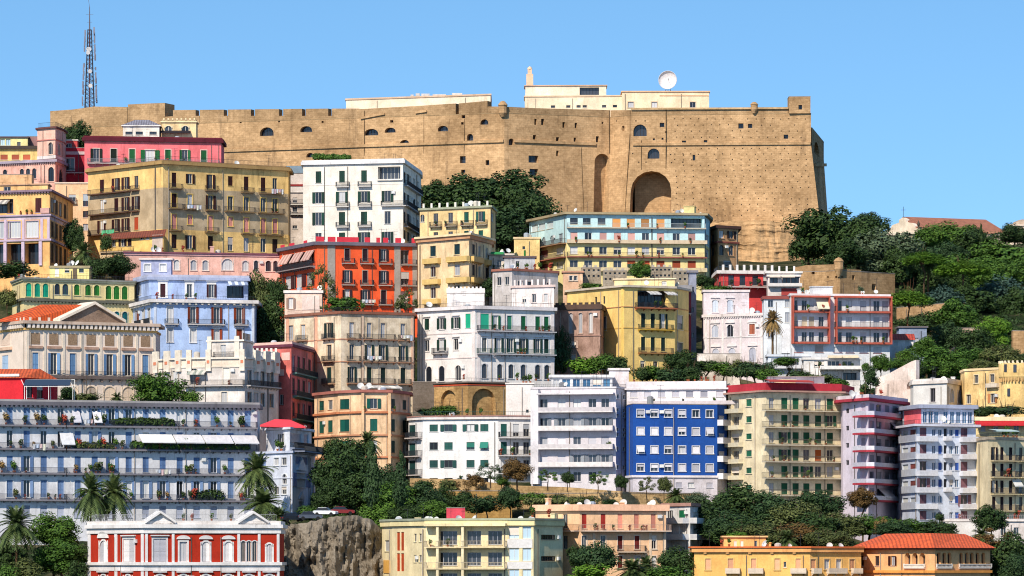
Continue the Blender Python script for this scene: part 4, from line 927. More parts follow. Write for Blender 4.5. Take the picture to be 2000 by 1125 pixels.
b.win(0, [563, 584, 604], [(488, 512), (530, 556)], 11, 'OO', sc='4a1c1c'); b.bal(0, [(548, 616)], [519], 1.2, 'iron', 'a89c98'); b.awning(0, [(553, 572), (576, 594), (598, 615)], 487, 2.0, 1.3, 'e8c0b0', 'c89a8c')
laundry(b, 1, 704, 728, 584, 'white washing on the lowest balcony of the orange-red block'); b.pots(0, [(549, 615)], 519, 8, 'leafy pot on the awning balcony of the orange-red block', .8)
b.band(472, 478.5, .7, '6a6470'); b.clutter(4, 3)
for f, sp in ((0, ((549, 556), (566, 575), (594, 600))), (1, ((617, 633), (640, 655), (658, 700), (712, 722), (735, 742), (748, 758), (772, 783), (804, 814)))):
    for x0, x1 in sp: b.panel(f, x0, x1, 462 + (4 if f == 0 else 0), 471.5, .15, 'd83848', 'roof_post')
b.win(1, [0], [], 1); b.done()
# pink low arcade house
b = Bld('house', 'long low pink house with arched white windows below the big yellow block', 'house', [(244, 1104), (546, 1112)], 497, 560, 'f2b8a4', back=9)
b.win(0, [345, 378, 401, 479], [(506, 526)], 11, 'A', fr='f4f0ec', tr='f6e0d4', pane='curtain'); b.win(0, [444], [(503, 525)], 22, 'A', fr='f4f0ec', tr='f6e0d4', pane='curtain'); b.win(0, [(500, 8), (524, 10), (538, 9)], [(505, 526)], 9, 'A', fr='3a2a28', tr='f6e0d4'); b.band(491, 494, .4, '7a4a58'); b.band(494, 497.5, .2, 'd8a0a0'); b.clutter(2, 2, 1)
b.pots(0, [(280, 470)], 490, 8, 'dark little potted plant on the roof edge of the long pink house', -.4); b.done()
# yellow house with green arches
b = Bld('house', 'pale yellow house with green arched shutters above the orange tiled roof', 'house', [(24, 1078), (46, 1062), (262, 1076)], 548, 680, 'f6dc90', ref=1, back=10, dirt=.2)
b.win(1, [56, 73, 89], [(552, 579)], 11, 'B', sc='14b08c', tr='f6e6a8'); b.win(1, [112], [(552, 573)], 11, 'A', fr='2a2020'); b.win(1, [128], [(552, 573)], 12, 'A', sc='14b08c', fr='207a70'); b.win(1, [150, 172, 189], [(552, 573)], 11, 'B', sc='2c7a30', tr='f6e6a8'); b.win(1, [212, 227.5, 243.5], [(552, 579)], 11, 'B', sc='2c7a30', tr='f6e6a8')
b.win(1, [212, 228, 244], [(603, 626)], 11, 'B', sc='14707c', tr='f6f0d8'); b.win(1, [10, 30, 48, 66, 90, 120, 150], [(604, 616)], 6, 'G', fr='d8c8a0'); b.band(541.5, 544.5, .5, '8a8a80'); b.band(544.5, 548.5, .25, 'd8c890'); b.band(582, 587, .5, '6a6858', 'balcony_course'); b.railtop(534, 541.5, .3); b.dentils(1, 587, 590, .8, .4, .4, '8a8468'); b.clutter(3, 2); b.done()
b.pots(0, [(26, 44)], 541, 5, 'shrubby pot on the roof terrace of the green-arched yellow house', -.6)
b = gbox('house', 'tiny yellow roof house with two small windows left of the palm', 'house', 97, 174, 523, 560, 1084, 'f0dc80', 6); b.win(0, [131, 159], [(525, 532)], 9, 'G', fr='3a5a50'); b.win(0, [111], [(524, 540)], 8, 'R', blind='f4f0e4', fr='f0ece4'); b.band(519, 523.3, .2, 'a09068'); b.clutter(4, 1)
b.panel(0, 142, 150, 523, 545, .15, '6a5a48'); b.done()
# periwinkle villa
b = Bld('villa', 'periwinkle blue villa with white window frames and bracketed terrace', 'villa', [(260, 1072), (300, 1052), (497, 1058)], 590, 700, 'b0c8f0', ref=1, back=10, dirt=.2, trim='e8e6ea')
b.win(1, [332, 377, 423, 467], [(598, 630), (641, 668)], 11, ['CSSO', 'CCSS'], sc='8a3a20', fr='e8e0d8', tr='f0eeee', hood=1); b.bal(1, [(321, 348), (366, 438), (456, 484)], [632], .9, 'iron', 'd8d0cc'); b.win(0, [269, 279, 291], [(600, 626)], 6, 'S', sc='8a4a38', tr='e0dce0'); b.bal(0, [(266, 299)], [630], .8, 'iron', '9a98a0')
b.band(584, 590.5, .9, 'dcd6d4'); b.dentils(1, 590.5, 594, 1.35, .4, .7, 'e4d8c4'); b.dentils(0, 590.5, 594, 1.35, .4, .7, 'e4d8c4'); b.pil(1, [303, 494], 594, 690, 5, .1, 'd8e2f4')
t = Bld('x', None, None, [(262, 1082), (291, 1068), (484, 1073)], 546, 588, 'a0b4dc', ref=1, back=8, root=b, wallname='upper_storey', zb=b.zt); t.win(1, [318, 370, 413], [(554, 580)], 10, 'S', sc='3a1820', tr='f0ece8', trw=.45, hood=1); t.win(1, [460], [(556, 580)], 34, 'D', depth=1.5); t.awning(1, [(444, 482)], 546, .8, 1.6, 'dce4f0', '8a98b8'); t.band(536, 541, .3, 'b0b4c8'); t.band(541, 546.3, .5, '9aa4c0'); t.win(0, [272], [(552, 572)], 8, 'R', blind='c8d4ec'); t.done()
b.railtop(577, 584, -.6); b.pots(1, [(305, 440)], 584, 7, 'potted plant on the bracketed terrace of the periwinkle villa', .3)
t = gbox('x', None, None, 275, 334, 507, 541, 1076, 'a4aac8', 5, root=b, wallname='roof_room', zb=t.zt); t.win(0, [288, 318], [(516, 530)], 12, 'CC', tr='f0ece8'); t.band(504, 507.5, .4, 'd8c4b8'); t.done(); b.done()
# temple-fronted palazzo
b = Bld('palazzo', 'cream temple-fronted palazzo with a pediment and orange tiled roof', 'palazzo', [(-25, 1012), (50, 992), (305, 1006)], 640, 810, 'fde6d0', ref=1, back=11, dirt=.08, trim='f0dcc0')
xs = [69, 105, 142, 178, 214, 250, 284]
for x in xs: b.panel(1, x - 9, x + 9, 650, 672, .05, 'b89c84', 'relief_panel', stone('b49a82', 'relief', 4.0, .2)); b.panel(1, x - 13, x + 14, 675, 680, .35, 'b48c74', 'window_hood')
b.win(1, xs, [(688, 730)], 12, 'SOSOOOS', sc='7aa4d0', fr='f0e8dc', tr='f4e4d0', trw=.1); b.panel(0, 1, 20, 648, 670, .05, 'e0c4ac', 'relief_panel'); b.panel(0, -2, 24, 674, 680, .45, 'd8b090', 'window_hood'); b.win(0, [10], [(690, 718)], 12, 'S', sc='a8c4e0', fr='f0e8dc')
b.pil(1, [54, 87, 124, 160, 196, 232, 267, 301], 646, 731, 5, .12, 'f6e4cc'); b.band(626, 632, .9, 'c8ac94'); b.dentils(1, 632, 640, .95, .5, .75, 'f4e4d4'); b.dentils(0, 632, 640, .95, .5, .75, 'f4e4d4'); b.band(640, 644, .2, 'e4b050', 'string_course'); b.dentils(1, 619, 626, 2.0, .5, -.1, 'f0dcc4'); b.dentils(0, 619, 626, 2.0, .5, -.1, 'f0dcc4')
b.band(732, 738, .7, '6a5c58', 'string_course'); b.dentils(1, 738, 743, 1.9, .4, .5, '8a7468'); b.win(1, [141, 178, 214, 250, 286], [(752, 790)], 22, 'B', sc='e8d4bc', fr='e8d8c8', tr='f0dcc4'); b.bal(1, [(96, 290)], [733], .5, 'fine', '8a7468')
# pediment + roof behind
f = 1; a, d, L, n, rz = b.fac(f); A, E, P_ = b.u(f, 114), b.u(f, 243), b.u(f, 183); z0 = b.z(626); zp = b.z(591)
m = MB()
def ped(m, A, E, P_, z0, zp, y0, y1, th=.55, inner=1):
    for (ua, za, ub, zb) in ((A, z0, P_, zp), (P_, zp, E, z0)):
        m.poly([(ua, y0, za), (ub, y0, zb), (ub, y0, zb + th), (ua, y0, za + th)]); m.poly([(ua, y0, za + th), (ub, y0, zb + th), (ub, y1, zb + th), (ua, y1, za + th)]); m.poly([(ub, y0, zb), (ua, y0, za), (ua, y0 + .7, za), (ub, y0 + .7, zb)])
    m.poly([(A, y0 + .65, z0), (E, y0 + .65, z0), (P_, y0 + .65, zp)], inner)
    m.poly([(A, y0, z0), (A, y0, z0 + th), (A, y1, z0 + th), (A, y1, z0)]); m.poly([(E, y0, z0 + th), (E, y0, z0), (E, y1, z0), (E, y1, z0 + th)])
ped(m, A, E, P_, 0, zp - z0, -.8, 6); m.build('pediment', [stucco('ecd8c0', .2), stone('a89080', 'relief', 4, .2)], b.root, b.at(f, 0, z0 + .01), rz)
m = MB(); uL = b.u(f, 52) + .5; m.poly([(uL, 2.5, .0), (A + 1, 2.5, 0.0), (P_ - .6, 2.5, zp - z0), (uL + 5.5, 6.5, zp - z0)]); m.poly([(uL, 2.5, 0), (uL + 5.5, 6.5, zp - z0), (uL - 3, 11, 0)]); m.poly([(uL - 3, 11, 0), (uL + 5.5, 6.5, zp - z0), (P_ - .6, 6.5, zp - z0), (E, 11, 0)]); m.poly([(E, 11, 0), (P_ - .6, 6.5, zp - z0), (P_ - .6, 2.5, zp - z0), (E - 1, 2.5, 0)])
m.build('tiled_roof', tiles('d2581c'), b.root, b.at(f, 0, z0 + .05), rz); b.done()
# ornate cream building with turrets
b = Bld('palazzo', 'ornate cream palazzo with turret posts and painted garlands', 'palazzo', [(303, 988), (356, 980), (478, 976), (542, 992)], 700, 820, 'd8cfc8', ref=2, back=9, trim='f0e4d0')
b.tone(690, 716, 'f0dcc4', .2); b.win(1, [378, 442], [(719, 750)], 13, 'GR', blind='f0ece4', tr='f0e4d4'); b.win(1, [438], [(765, 790)], 11, 'C', tr='f0e4d4'); b.win(2, [487, 500, 513, 530], [(722, 750), (765, 792)], 9, 'GCGG', fr='b8b0a8', tr='e0d8d0'); b.awning(1, [(370, 404)], 722, .7, 1.4, 'a8b0a4', 'e0dcd0'); b.win(0, [322, 342], [(722, 752)], 10, 'C', tr='f0e4d4')
b.bal(1, [(362, 478)], [752], 1.1, 'iron', 'd0c8c4'); b.bal(2, [(480, 541)], [752], 1.0, 'iron', 'c8c0bc')
b.band(697, 700.5, .35, 'f2e6d4'); b.band(714, 717, .15, 'e8d8c4', 'string_course')
for f, xs in ((0, (306, 328, 350)), (1, (370, 408, 474)), (2, (500, 520, 538))):
    for x in xs: b.panel(f, x - 5, x + 5, 682, 724, .45, 'f4e6d0', 'turret_post'); b.panel(f, x - 2.5, x + 2.5, 703, 709, .5, 'c87858', 'medallion')
t = Bld('x', None, None, [(406, 980), (474, 977), (490, 984)], 666, 700, 'd8d0c8', ref=1, back=7, root=b, wallname='upper_storey', zb=b.zt - .05); t.win(0, [436], [(673, 697)], 10, 'C'); t.band(663, 666.3, .35, 'f0e4d4'); t.panel(0, 406, 414, 656, 700, .3, 'f4ead8', 'turret_post'); t.panel(0, 459, 468, 656, 700, .3, 'f4ead8', 'turret_post'); t.bal(0, [(418, 458)], [697], .5, 'iron', 'd0b8a0'); t.dentils(1, 650, 664, 1.1, .5, .1, '5a5450'); t.done()
t = gbox('x', None, None, 480, 541, 686, 702, 994, 'c8c4c4', 5, root=b, wallname='side_storey', zb=b.zt - .05); t.dentils(0, 680, 688, .9, .45, .1, 'd8d0c8'); t.done(); b.done(); b.clutter(2, 2, zoff=.1)
b.pots(1, [(362, 478)], 752, 3, 'pot on the awning balcony of the ornate turreted palazzo', .7)
# narrow pink house
b = Bld('house', 'narrow pink house with a dark shaded side full of iron balconies', 'house', [(498, 1004), (569, 996), (611, 1024)], 676, 840, 'd8746c', ref=1, back=8, trim='5a3038')
b.win(0, [550], [(720, 733)], 10, 'R', blind='f0e4dc'); b.win(0, [550], [(770, 790)], 8, 'G'); b.win(1, [573, 583, 593, 604], [(693, 724), (738, 768), (785, 812)], 4.5, 'S', sc='1c1018', tr='c86878'); b.bal(1, [(571, 613)], [727, 772, 817], .9, 'iron', '6a9890'); b.band(672, 677, .4, '6a3848'); b.band(667, 672, .25, 'e0b0a0'); b.panel(0, 550, 566, 688, 703, .04, 'f0c8bc'); b.clutter(1, 2); b.done()
# small pink-white roof house
b = gbox('house', 'small pale pink house with a red trimmed top on the beige block', 'house', 556, 629, 572, 640, 1046, 'efcfb8', 6); b.win(0, [568], [(582, 603)], 9, 'S', sc='b89a88', tr='e0b8a0'); b.panel(0, 587, 627, 566, 571, .2, 'c04038', 'parapet'); b.panel(0, 590, 624, 577, 606, .05, 'f4ddd0'); b.band(567, 572.3, .25, 'e8dcd0'); b.clutter(1, 1); b.done()
# weathered beige block
b = Bld('apartment_building', 'weathered beige block with peeling peach pilasters and iron balconies', 'building', [(559, 1036), (666, 1020), (808, 1028)], 612, 800, 'f2dcb8', ref=1, back=11, dirt=.5)
R = [(629, 658), (672, 702), (716, 746)]; b.win(0, [568, 592, 643], R, 9, ['CCO', 'SSS', 'SSS'], sc='1c3834', fr='c8b8a0', tr='e8c8a8'); b.win(1, [687, 721, 748, 787], R, 9, ['CCCC', 'SOOO', 'OSSS'], sc='14302c', fr='c8c0b8', tr='d8c4a8')
b.bal(0, [(633, 655)], [660, 704, 748], .8, 'iron', 'b89478'); b.bal(1, [(677, 702), (709, 770), (777, 801)], [661, 705, 748], .8, 'iron', 'b08468'); b.bal(0, [(582, 602)], [660], .7, 'iron', 'b89478')
b.pil(0, [617], 613, 760, 6, .1, 'e0a07c'); b.pil(0, [562], 613, 760, 5, .1, 'e0a07c'); b.pil(1, [708], 613, 760, 4, .15, 'd8b898'); b.pil(1, [805], 613, 760, 4, .1, 'e0b090'); b.band(607.5, 612.5, .4, '8a5a48'); b.band(661, 663, .1, 'c88c68', 'string_course'); b.band(705, 707, .1, 'c88c68', 'string_course')
laundry(b, 1, 712, 742, 694, 'washing on the middle balcony of the weathered beige block'); laundry(b, 1, 778, 800, 652, 'washing at the right end of the weathered beige block'); b.pots(1, [(678, 800)], 607, 9, 'leafy pot on the roof terrace of the weathered beige block', -.7, ('mid', 'olive', 'dark'), (1.2, 2.4)); b.pots(0, [(570, 660)], 606, 5, 'leafy pot on the left roof edge of the weathered beige block', -.7); b.awning(1, [(710, 776)], 750, .6, 2.2, 'f0ece8', 'c8c4c4'); b.railtop(600, 607.5, .3); b.done()
# peach rounded block
b = Bld('apartment_building', 'peach block with rounded front and slim vertical fins below the beige block', 'building', [(614, 998), (660, 984), (706, 978), (763, 979), (800, 992)], 766, 940, 'f8cc98', ref=2, back=9, trim='e8a878')
b.win(0, [628, 645], [(778, 797), (818, 842)], 9, 'SS', sc='1c5c50'); b.win(1, [673], [(778, 798), (818, 842), (860, 884)], 18, 'SSS', sc='125a50'); b.win(2, [730], [(778, 798), (818, 842), (860, 884)], 14, 'S', sc='125a50'); b.win(3, [768, 790], [(778, 797), (818, 842), (860, 884)], 7, 'S', sc='2a4a44')
b.band(761, 766.5, .5, 'a8685c'); b.band(803, 807, .35, 'c87c54', 'balcony_course'); b.band(848, 851, .3, 'd08c60', 'balcony_course'); b.band(891, 894, .3, 'c8805c', 'balcony_course'); b.pil(2, [708, 760], 768, 905, 5, .5, 'f8c890', 'fin'); b.clutter(4, 1); b.pots(2, [(690, 790)], 803, 3, 'white-flowered pot on the rounded balcony of the peach block', .4); b.done()
# white villa
b = Bld('villa', 'white villa with green shutters and long iron balconies above the arcade', 'villa', [(815, 1034), (928, 1022), (1083, 1030)], 603, 770, 'f7f1ec', ref=1, back=11, dirt=.15, trim='e8e4e0')
b.win(0, [834, 863, 891], [(618, 640), (660, 682)], 9, ['SOO', 'SSS'], sc='12382c', tr='ece4e0', hood=1); b.win(0, [863, 895, 838], [(712, 742)], 11, 'BAB', sc='1c2430', tr='ece4e0'); b.win(1, [(943, 24)], [(612, 642)], 24, 'R', blind='2aa888'); b.win(0, [914], [(612, 640)], 10, 'R', blind='1fae84')
b.win(1, [968, 995, 1022, 1050, 1067], [(615, 642)], 9, 'ORSSS', sc='14603c', blind='3a9478', tr='e8e8ec'); b.win(1, [946, 974, 998, 1022, 1050, 1067], [(659, 687)], 9, 'SOOOOS', sc='10302c', tr='e8e8ec', hood=1); b.win(1, [946, 976, 998, 1022, 1050, 1068], [(710, 738)], 10, 'A', fr='3a3a40', tr='e4e2e4')
b.bal(1, [(931, 1083)], [645], 1.0, 'iron', 'c8c4c8'); b.bal(1, [(931, 957), (964, 1083)], [690], 1.0, 'iron', 'c8c4c8', rc='2a5a50'); b.bal(0, [(848, 876)], [687], .9, 'iron', 'b0a8a4')
b.band(597, 603.5, .55, 'd8d0d0'); b.band(648, 650, .1, 'd8c8c4', 'string_course'); b.band(697, 699, .1, 'd8c8c4', 'string_course'); b.pil(0, [925], 604, 745, 6, .08, 'ece0dc'); b.pil(1, [935, 1079], 604, 745, 6, .08, 'ece0dc'); b.railtop(589, 597, .3)
b.pots(1, [(935, 1080)], 645, 10, 'green pot on the upper long balcony of the white villa', .8); b.pots(1, [(935, 1080)], 690, 7, 'green pot on the lower long balcony of the white villa', .8); b.pots(1, [(840, 1075)], 742, 9, 'garden pot along the terrace below the white villa', 2.0); b.clutter(2, 2)
t = gbox('x', None, None, 873, 946, 572, 600, 1034, 'f4ece8', 6, root=b, wallname='penthouse', zb=b.zt); t.band(563, 572, .1, 'f0e8e4', 'parapet'); t.dentils(0, 560, 564, .8, .4, .12, 'f0e8e4'); t.done()
t = Bld('x', None, None, [(1000, 1040), (1082, 1036)], 560, 600, 'f2e8e4', ref=1, back=6, root=b, wallname='roof_storey', zb=b.zt); t.win(0, [1043, 1066], [(573, 590)], 8, 'G', tr='e8d8d4'); t.win(0, [1024], [(578, 590)], 8, 'G'); t.band(556, 560.5, .3, 'c8b0a8'); t.dentils(0, 545, 556, 1.3, .4, .1, 'd8c8c4'); t.done(); b.done()
# cream villa up behind it with terrace pots
b = Bld('house', 'pale grey stepped house with potted terraces behind the white villa', 'house', [(962, 1066), (1000, 1062), (1090, 1072)], 528, 640, 'ccc4c0', ref=1, back=8); b.win(1, [1016, 1034, 1072], [(548, 562)], 9, 'GGG', tr='e8dcd4'); b.win(0, [975, 990], [(540, 556)], 8, 'G'); b.band(524, 528.5, .3, 'a06858'); b.clutter(1, 1); b.pots(1, [(1003, 1088)], 524, 12, 'terracotta pot on the stepped grey house behind the white villa', -.4, ('mid', 'dark', 'flower'), (.8, 1.6)); t = gbox('x', None, None, 985, 1045, 503, 530, 1072, 'b8bcc0', 5, root=b, wallname='penthouse', zb=b.zt); t.win(0, [1011], [(510, 522)], 7, 'G'); t.band(500, 503.3, .35, '6a5a58'); t.done(); b.done()
b = gbox('house', 'small cream house with green awning roof right of the cream block', 'house', 955, 1003, 498, 600, 1082, 'ecdcc8', 7); b.win(0, [975, 992], [(508, 522)], 9, 'G'); b.bal(0, [(962, 1000)], [528], 1.2, 'iron', 'c8bcb0'); b.awning(0, [(958, 984)], 492, .4, 1.4, '3a9858'); b.band(495, 498.4, .2, 'd8c8b8'); b.clutter(2, 0); b.pots(0, [(962, 1000)], 528, 4, 'pot on the balcony of the small cream house with green awning', .9); b.done()
# arcade retaining wall
b = Bld('retaining_wall', 'tan retaining wall with two blind arches under the white villa', 'wall', [(848, 1016), (914, 1008), (992, 1012)], 752, 830, 'd4a45c', ref=1, back=5, mat=stone('d4b07c', 'tuff_wall', 2, .3)); b.win(0, [876], [(760, 815)], 31, 'N', depth=.8); b.win(1, [945], [(758, 815)], 46, 'N', depth=1.1); b.band(745, 748, .3, '6a6058', 'coping'); b.band(750, 752.3, .12, 'c05030', 'brick_course'); b.done(); b.railtop(738, 745, .2)
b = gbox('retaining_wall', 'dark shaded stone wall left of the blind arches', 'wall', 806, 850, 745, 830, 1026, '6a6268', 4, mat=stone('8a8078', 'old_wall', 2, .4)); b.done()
# brown house right of villa
b = Bld('house', 'brown stone house with tall pale windows between white and yellow villas', 'house', [(1083, 1046), (1172, 1042), (1182, 1056)], 603, 740, 'b08a78', ref=1, back=9, dirt=.6); b.win(0, [1115, 1134, 1154], [(610, 650)], 7, 'A', fr='d8ccc8', tr='c8a898', pane='curtain'); b.win(0, [1120, 1122], [(666, 678)], 10, 'G', tr='d0b0a0'); b.win(0, [1120], [(692, 712)], 8, 'C', tr='d8b8a4'); b.band(594, 603.5, .4, '5a4438'); b.dentils(0, 590, 595, 1.3, .7, .3, '4a3c34'); b.band(654, 656, .15, 'a0786a', 'string_course'); b.done()
# tall yellow villa
b = Bld('villa', 'bright yellow villa with green balcony rails and a blank left wall', 'villa', [(1108, 1066), (1219, 1046), (1318, 1052), (1345, 1062)], 560, 740, 'ffd468', ref=1, back=11, dirt=.2, trim='e8c87c')
b.win(0, [1164, 1180], [(575, 590)], 4, 'D'); b.win(0, [1180], [(616, 642)], 8, 'G', fr='4a3a30', tr='f0e4c8'); b.win(1, [1256, 1275, 1295], [(611, 641), (657, 684)], 8, 'OSO' if 0 else 'SSS', sc='143030', tr='f4dc90'); b.win(1, [(1275, 60)], [(566, 598)], 60, 'D', depth=1.4, fr='c89a30'); b.win(1, [1255, 1280], [(704, 718)], 9, 'G', tr='f0dc9c'); b.win(2, [1328], [(612, 640), (665, 684)], 11, 'GG', fr='e8e0d0', tr='f0e0b0')
b.bal(1, [(1246, 1312)], [642], 1.0, 'iron', 'd0a840', rc='20403c'); b.bal(1, [(1246, 1312)], [688], 1.0, 'iron', 'b08050'); b.bal(1, [(1240, 1318)], [600], 1.4, 'iron', 'b06848'); b.awning(1, [(1262, 1285), (1296, 1316)], 567, .6, 1.6, 'f0ece6', 'd0ccc8'); b.band(556.5, 560.5, .5, 'c8b8a0'); b.band(639, 641, .08, 'e0b040', 'string_course'); b.band(598, 599.5, .12, 'c88a50', 'string_course'); b.pil(0, [1216], 562, 720, 3, .12, 'f0c850')
b.pots(1, [(1244, 1316)], 600, 5, 'potted plant on the awning balcony of the bright yellow villa', 1.1)
t = Bld('x', None, None, [(1200, 1058), (1318, 1056)], 545, 562, 'f4d890', ref=1, back=6, root=b, wallname='penthouse', zb=b.zt); t.win(0, [1297], [(549, 557)], 10, 'G'); t.band(543, 545.3, .3, 'e0c8a0'); t.done(); b.clutter(2, 2); b.done()
# dark red side building + grey tower behind
b = gbox('house', 'dark red narrow house with shutters squeezed right of the yellow villa', 'house', 1314, 1350, 570, 740, 1064, '8a3844', 8); b.win(0, [1322, 1332, 1342], [(575, 590), (596, 612), (640, 656)], 6, 'R', blind='a84850', tr='8a4450'); b.bal(0, [(1322, 1350)], [612], .9, 'iron', 'c8b8b8'); b.band(557, 570.4, .2, '8a8a90', 'roof_storey'); b.done()
b = gbox('stair_tower', 'slim grey stair tower right of the yellow villa', 'tower', 1346, 1360, 532, 740, 1068, '8c90a0', 6); b.band(528, 532.5, .4, '7a7880'); b.win(0, [1353], [(560, 570), (600, 610), (650, 660)], 4, 'D'); b.done()
# grey stone crenellated cubes
for lab, x0, x1, yt, yb, Y in (('left grey stone cube with rows of square holes above the yellow villa', 1136, 1174, 522, 556, 1098), ('middle grey stone cube with square holes, lowest of its row', 1178, 1224, 528, 556, 1094), ('right grey stone cube with square holes beside the round tree', 1270, 1312, 521, 548, 1094), ('broken-topped grey stone cube with holes near the grey stair tower', 1314, 1352, 528, 556, 1092)):
    b = gbox('ruined_lodge', lab, 'building', x0, x1, yt, yb, Y, 'bdb4a8', 5, mat=stone('b4aa9c', 'grey_stone', 3, .2)); n = int((x1 - x0) / 8); xs = [x0 + 5 + k * (x1 - x0 - 10) / (n - 1) for k in range(n)]
    b.win(0, xs, [(yt + 4, yt + 7.5), (yt + 15, yt + 19)], 4, 'D', depth=.6); b.dentils(0, yt - 4, yt, 1.2, .6, .0, 'b0a698'); b.done()
b = gbox('house', 'small peach garden house left of the grey stone cubes', 'house', 1100, 1138, 532, 570, 1096, 'e8b890', 6); b.win(0, [1115, 1124], [(539, 548)], 6, 'G', tr='f0dcc8'); b.band(529, 532.4, .3, 'c89070'); b.done()
# blue and yellow long apartment house
b = Bld('apartment_building', 'long stepped apartment house, pale blue above and yellow below, under the fortress', 'building', [(1034, 1172), (1107, 1146), (1376, 1150), (1386, 1166)], 418, 580, 'f8e08c', ref=1, back=10, dirt=.2, trim='e8dcc0', deck='b09080')
b.tone(418, 474, 'cdeff2', .15); b.win(1, [1121, 1146, 1175], [(426, 438)], 15, 'G', fr='4a4a50'); b.win(1, [1204, 1232, 1260, 1290], [(426, 443)], 16, 'R', blind='d89858', fr='c08048'); b.win(1, [(1341, 62)], [(424, 443)], 62, 'D', depth=2.4)
xs = [1121, 1149, 1178, 1206, 1233, 1261, 1290, 1321, 1351]; b.win(1, xs, [(454, 470)], 14, 'RGRRRGRGR', blind='d8a8a0', fr='f0ece8'); b.win(1, xs, [(481, 496)], 15, 'GGGGGGHGG', fr='f4efe4', blind='c8c0b0'); b.win(1, xs, [(508, 524)], 16, 'GGGGGRRRR', blind='c05838', fr='f0e8d8')
b.win(0, [1044, 1058, 1074], [(426, 440)], 13, 'G', fr='d8e8e8', pane='curtain'); b.win(0, [1062, 1078, 1095], [(454, 470)], 8, 'AAG', fr='d8e4e8'); b.win(0, [1063, 1093], [(481, 494), (508, 522)], 14, 'RG', blind='b06060'); b.win(2, [1381], [(452, 470), (480, 496), (508, 522)], 7, 'G')
b.bal(1, [(1107, 1378)], [444], .9, 'fine', 'd8c8b0', br=False, rc='c8d0d0'); b.bal(1, [(1107, 1380)], [473], .9, 'solid', 'e8d0b0', br=False, h=.6); b.bal(1, [(1107, 1380)], [501], .9, 'fine', 'b06858', br=False); b.bal(0, [(1050, 1106)], [501], 1.2, 'fine', 'b06858', br=False); b.bal(0, [(1050, 1106)], [474], 1.2, 'fine', 'b08868', br=False); b.bal(1, [(1107, 1380)], [528], .9, 'solid', 'ddc8a0', br=False, h=.7)
b.band(414, 418.5, .8, 'a8946c', 'eaves'); b.clutter(5, 3, 0, 1); b.pots(1, [(1110, 1370)], 473, 8, 'pot on the third-floor balcony of the pale blue and yellow apartment house', 1.0); b.pots(1, [(1110, 1370)], 501, 12, 'pot on the second-floor balcony of the pale blue and yellow apartment house', 1.0); b.pots(1, [(1110, 1370)], 444, 5, 'pot on the top balcony of the pale blue and yellow apartment house', 1.0); b.done()
b = gbox('house', 'blank cream-yellow house end left of the long apartment house', 'house', 1004, 1054, 466, 560, 1160, 'f2d080', 7); b.win(0, [1023], [(481, 487)], 5, 'D'); b.win(0, [1025], [(489, 500)], 4, 'S', sc='2a8a40'); b.band(463, 466.4, .2, 'e8cc9a'); b.clutter(0, 1); b.done()
# brown narrow house
b = Bld('house', 'narrow ochre-brown house with dark eaves at the fortress foot', 'house', [(1384, 1176), (1402, 1164), (1442, 1168)], 445, 560, 'd09a62', ref=1, back=8, dirt=.5); b.win(1, [1409, 1428], [(450, 465), (478, 498)], 9, ['CO', 'AA'], fr='c8b8a8', sc='2a2020', tr='d8a878'); b.win(0, [1392], [(455, 470), (480, 496)], 5, 'D'); b.band(440, 445.5, .7, '5a3c34', 'eaves'); b.band(471, 474, .3, '8a4a40', 'string_course'); b.bal(1, [(1404, 1424)], [520], .8, 'iron'); b.win(1, [1420], [(508, 520)], 14, 'G'); b.done()
# ================================================================== BUILDINGS, right-hand middle
b = Bld('house', 'red terrace house with white balustrade below the narrow brown house', 'house', [(1398, 1120), (1405, 1108), (1508, 1110)], 534, 620, 'cc4444', ref=1, back=8, dirt=.2); b.win(1, [1428, 1450, 1475, 1496], [(537, 557)], 11, 'G', fr='2a3038', sc='2a3038'); b.band(528, 534.4, .6, 'ece0d8'); b.dentils(1, 517, 528, 1.55, .45, .5, 'f4ece4'); b.railtop(520, 528, -.4); b.bal(1, [(1404, 1510)], [560], 2.0, 'iron', 'd8ccc8'); b.pots(1, [(1405, 1505)], 560, 8, 'bushy pot on the terrace of the red house with the white balustrade', 1.4, ('dark', 'mid'), (1, 2)); b.done()
t = None
b = gbox('pavilion', 'white roof pavilion with cream awnings and balustrade above the red-framed block', 'house', 1500, 1562, 540, 600, 1100, 'e8dcd4', 6); b.win(0, [1511, 1536, 1553], [(541, 556)], 16, 'G', fr='6a3a30'); b.awning(0, [(1502, 1524), (1526, 1552)], 537, .4, 1.5, 'f0e0d0'); b.band(530, 534, .6, 'f0e8e0'); b.band(534, 540.3, .3, 'e8dcd4'); b.dentils(0, 520, 530, 1.6, .4, .4, 'f4ece8'); b.bal(0, [(1500, 1566)], [558], 1.2, 'solid', 'e4dcd8', h=.5); b.panel(0, 1526, 1560, 563, 577, .1, 'a84440'); b.done()
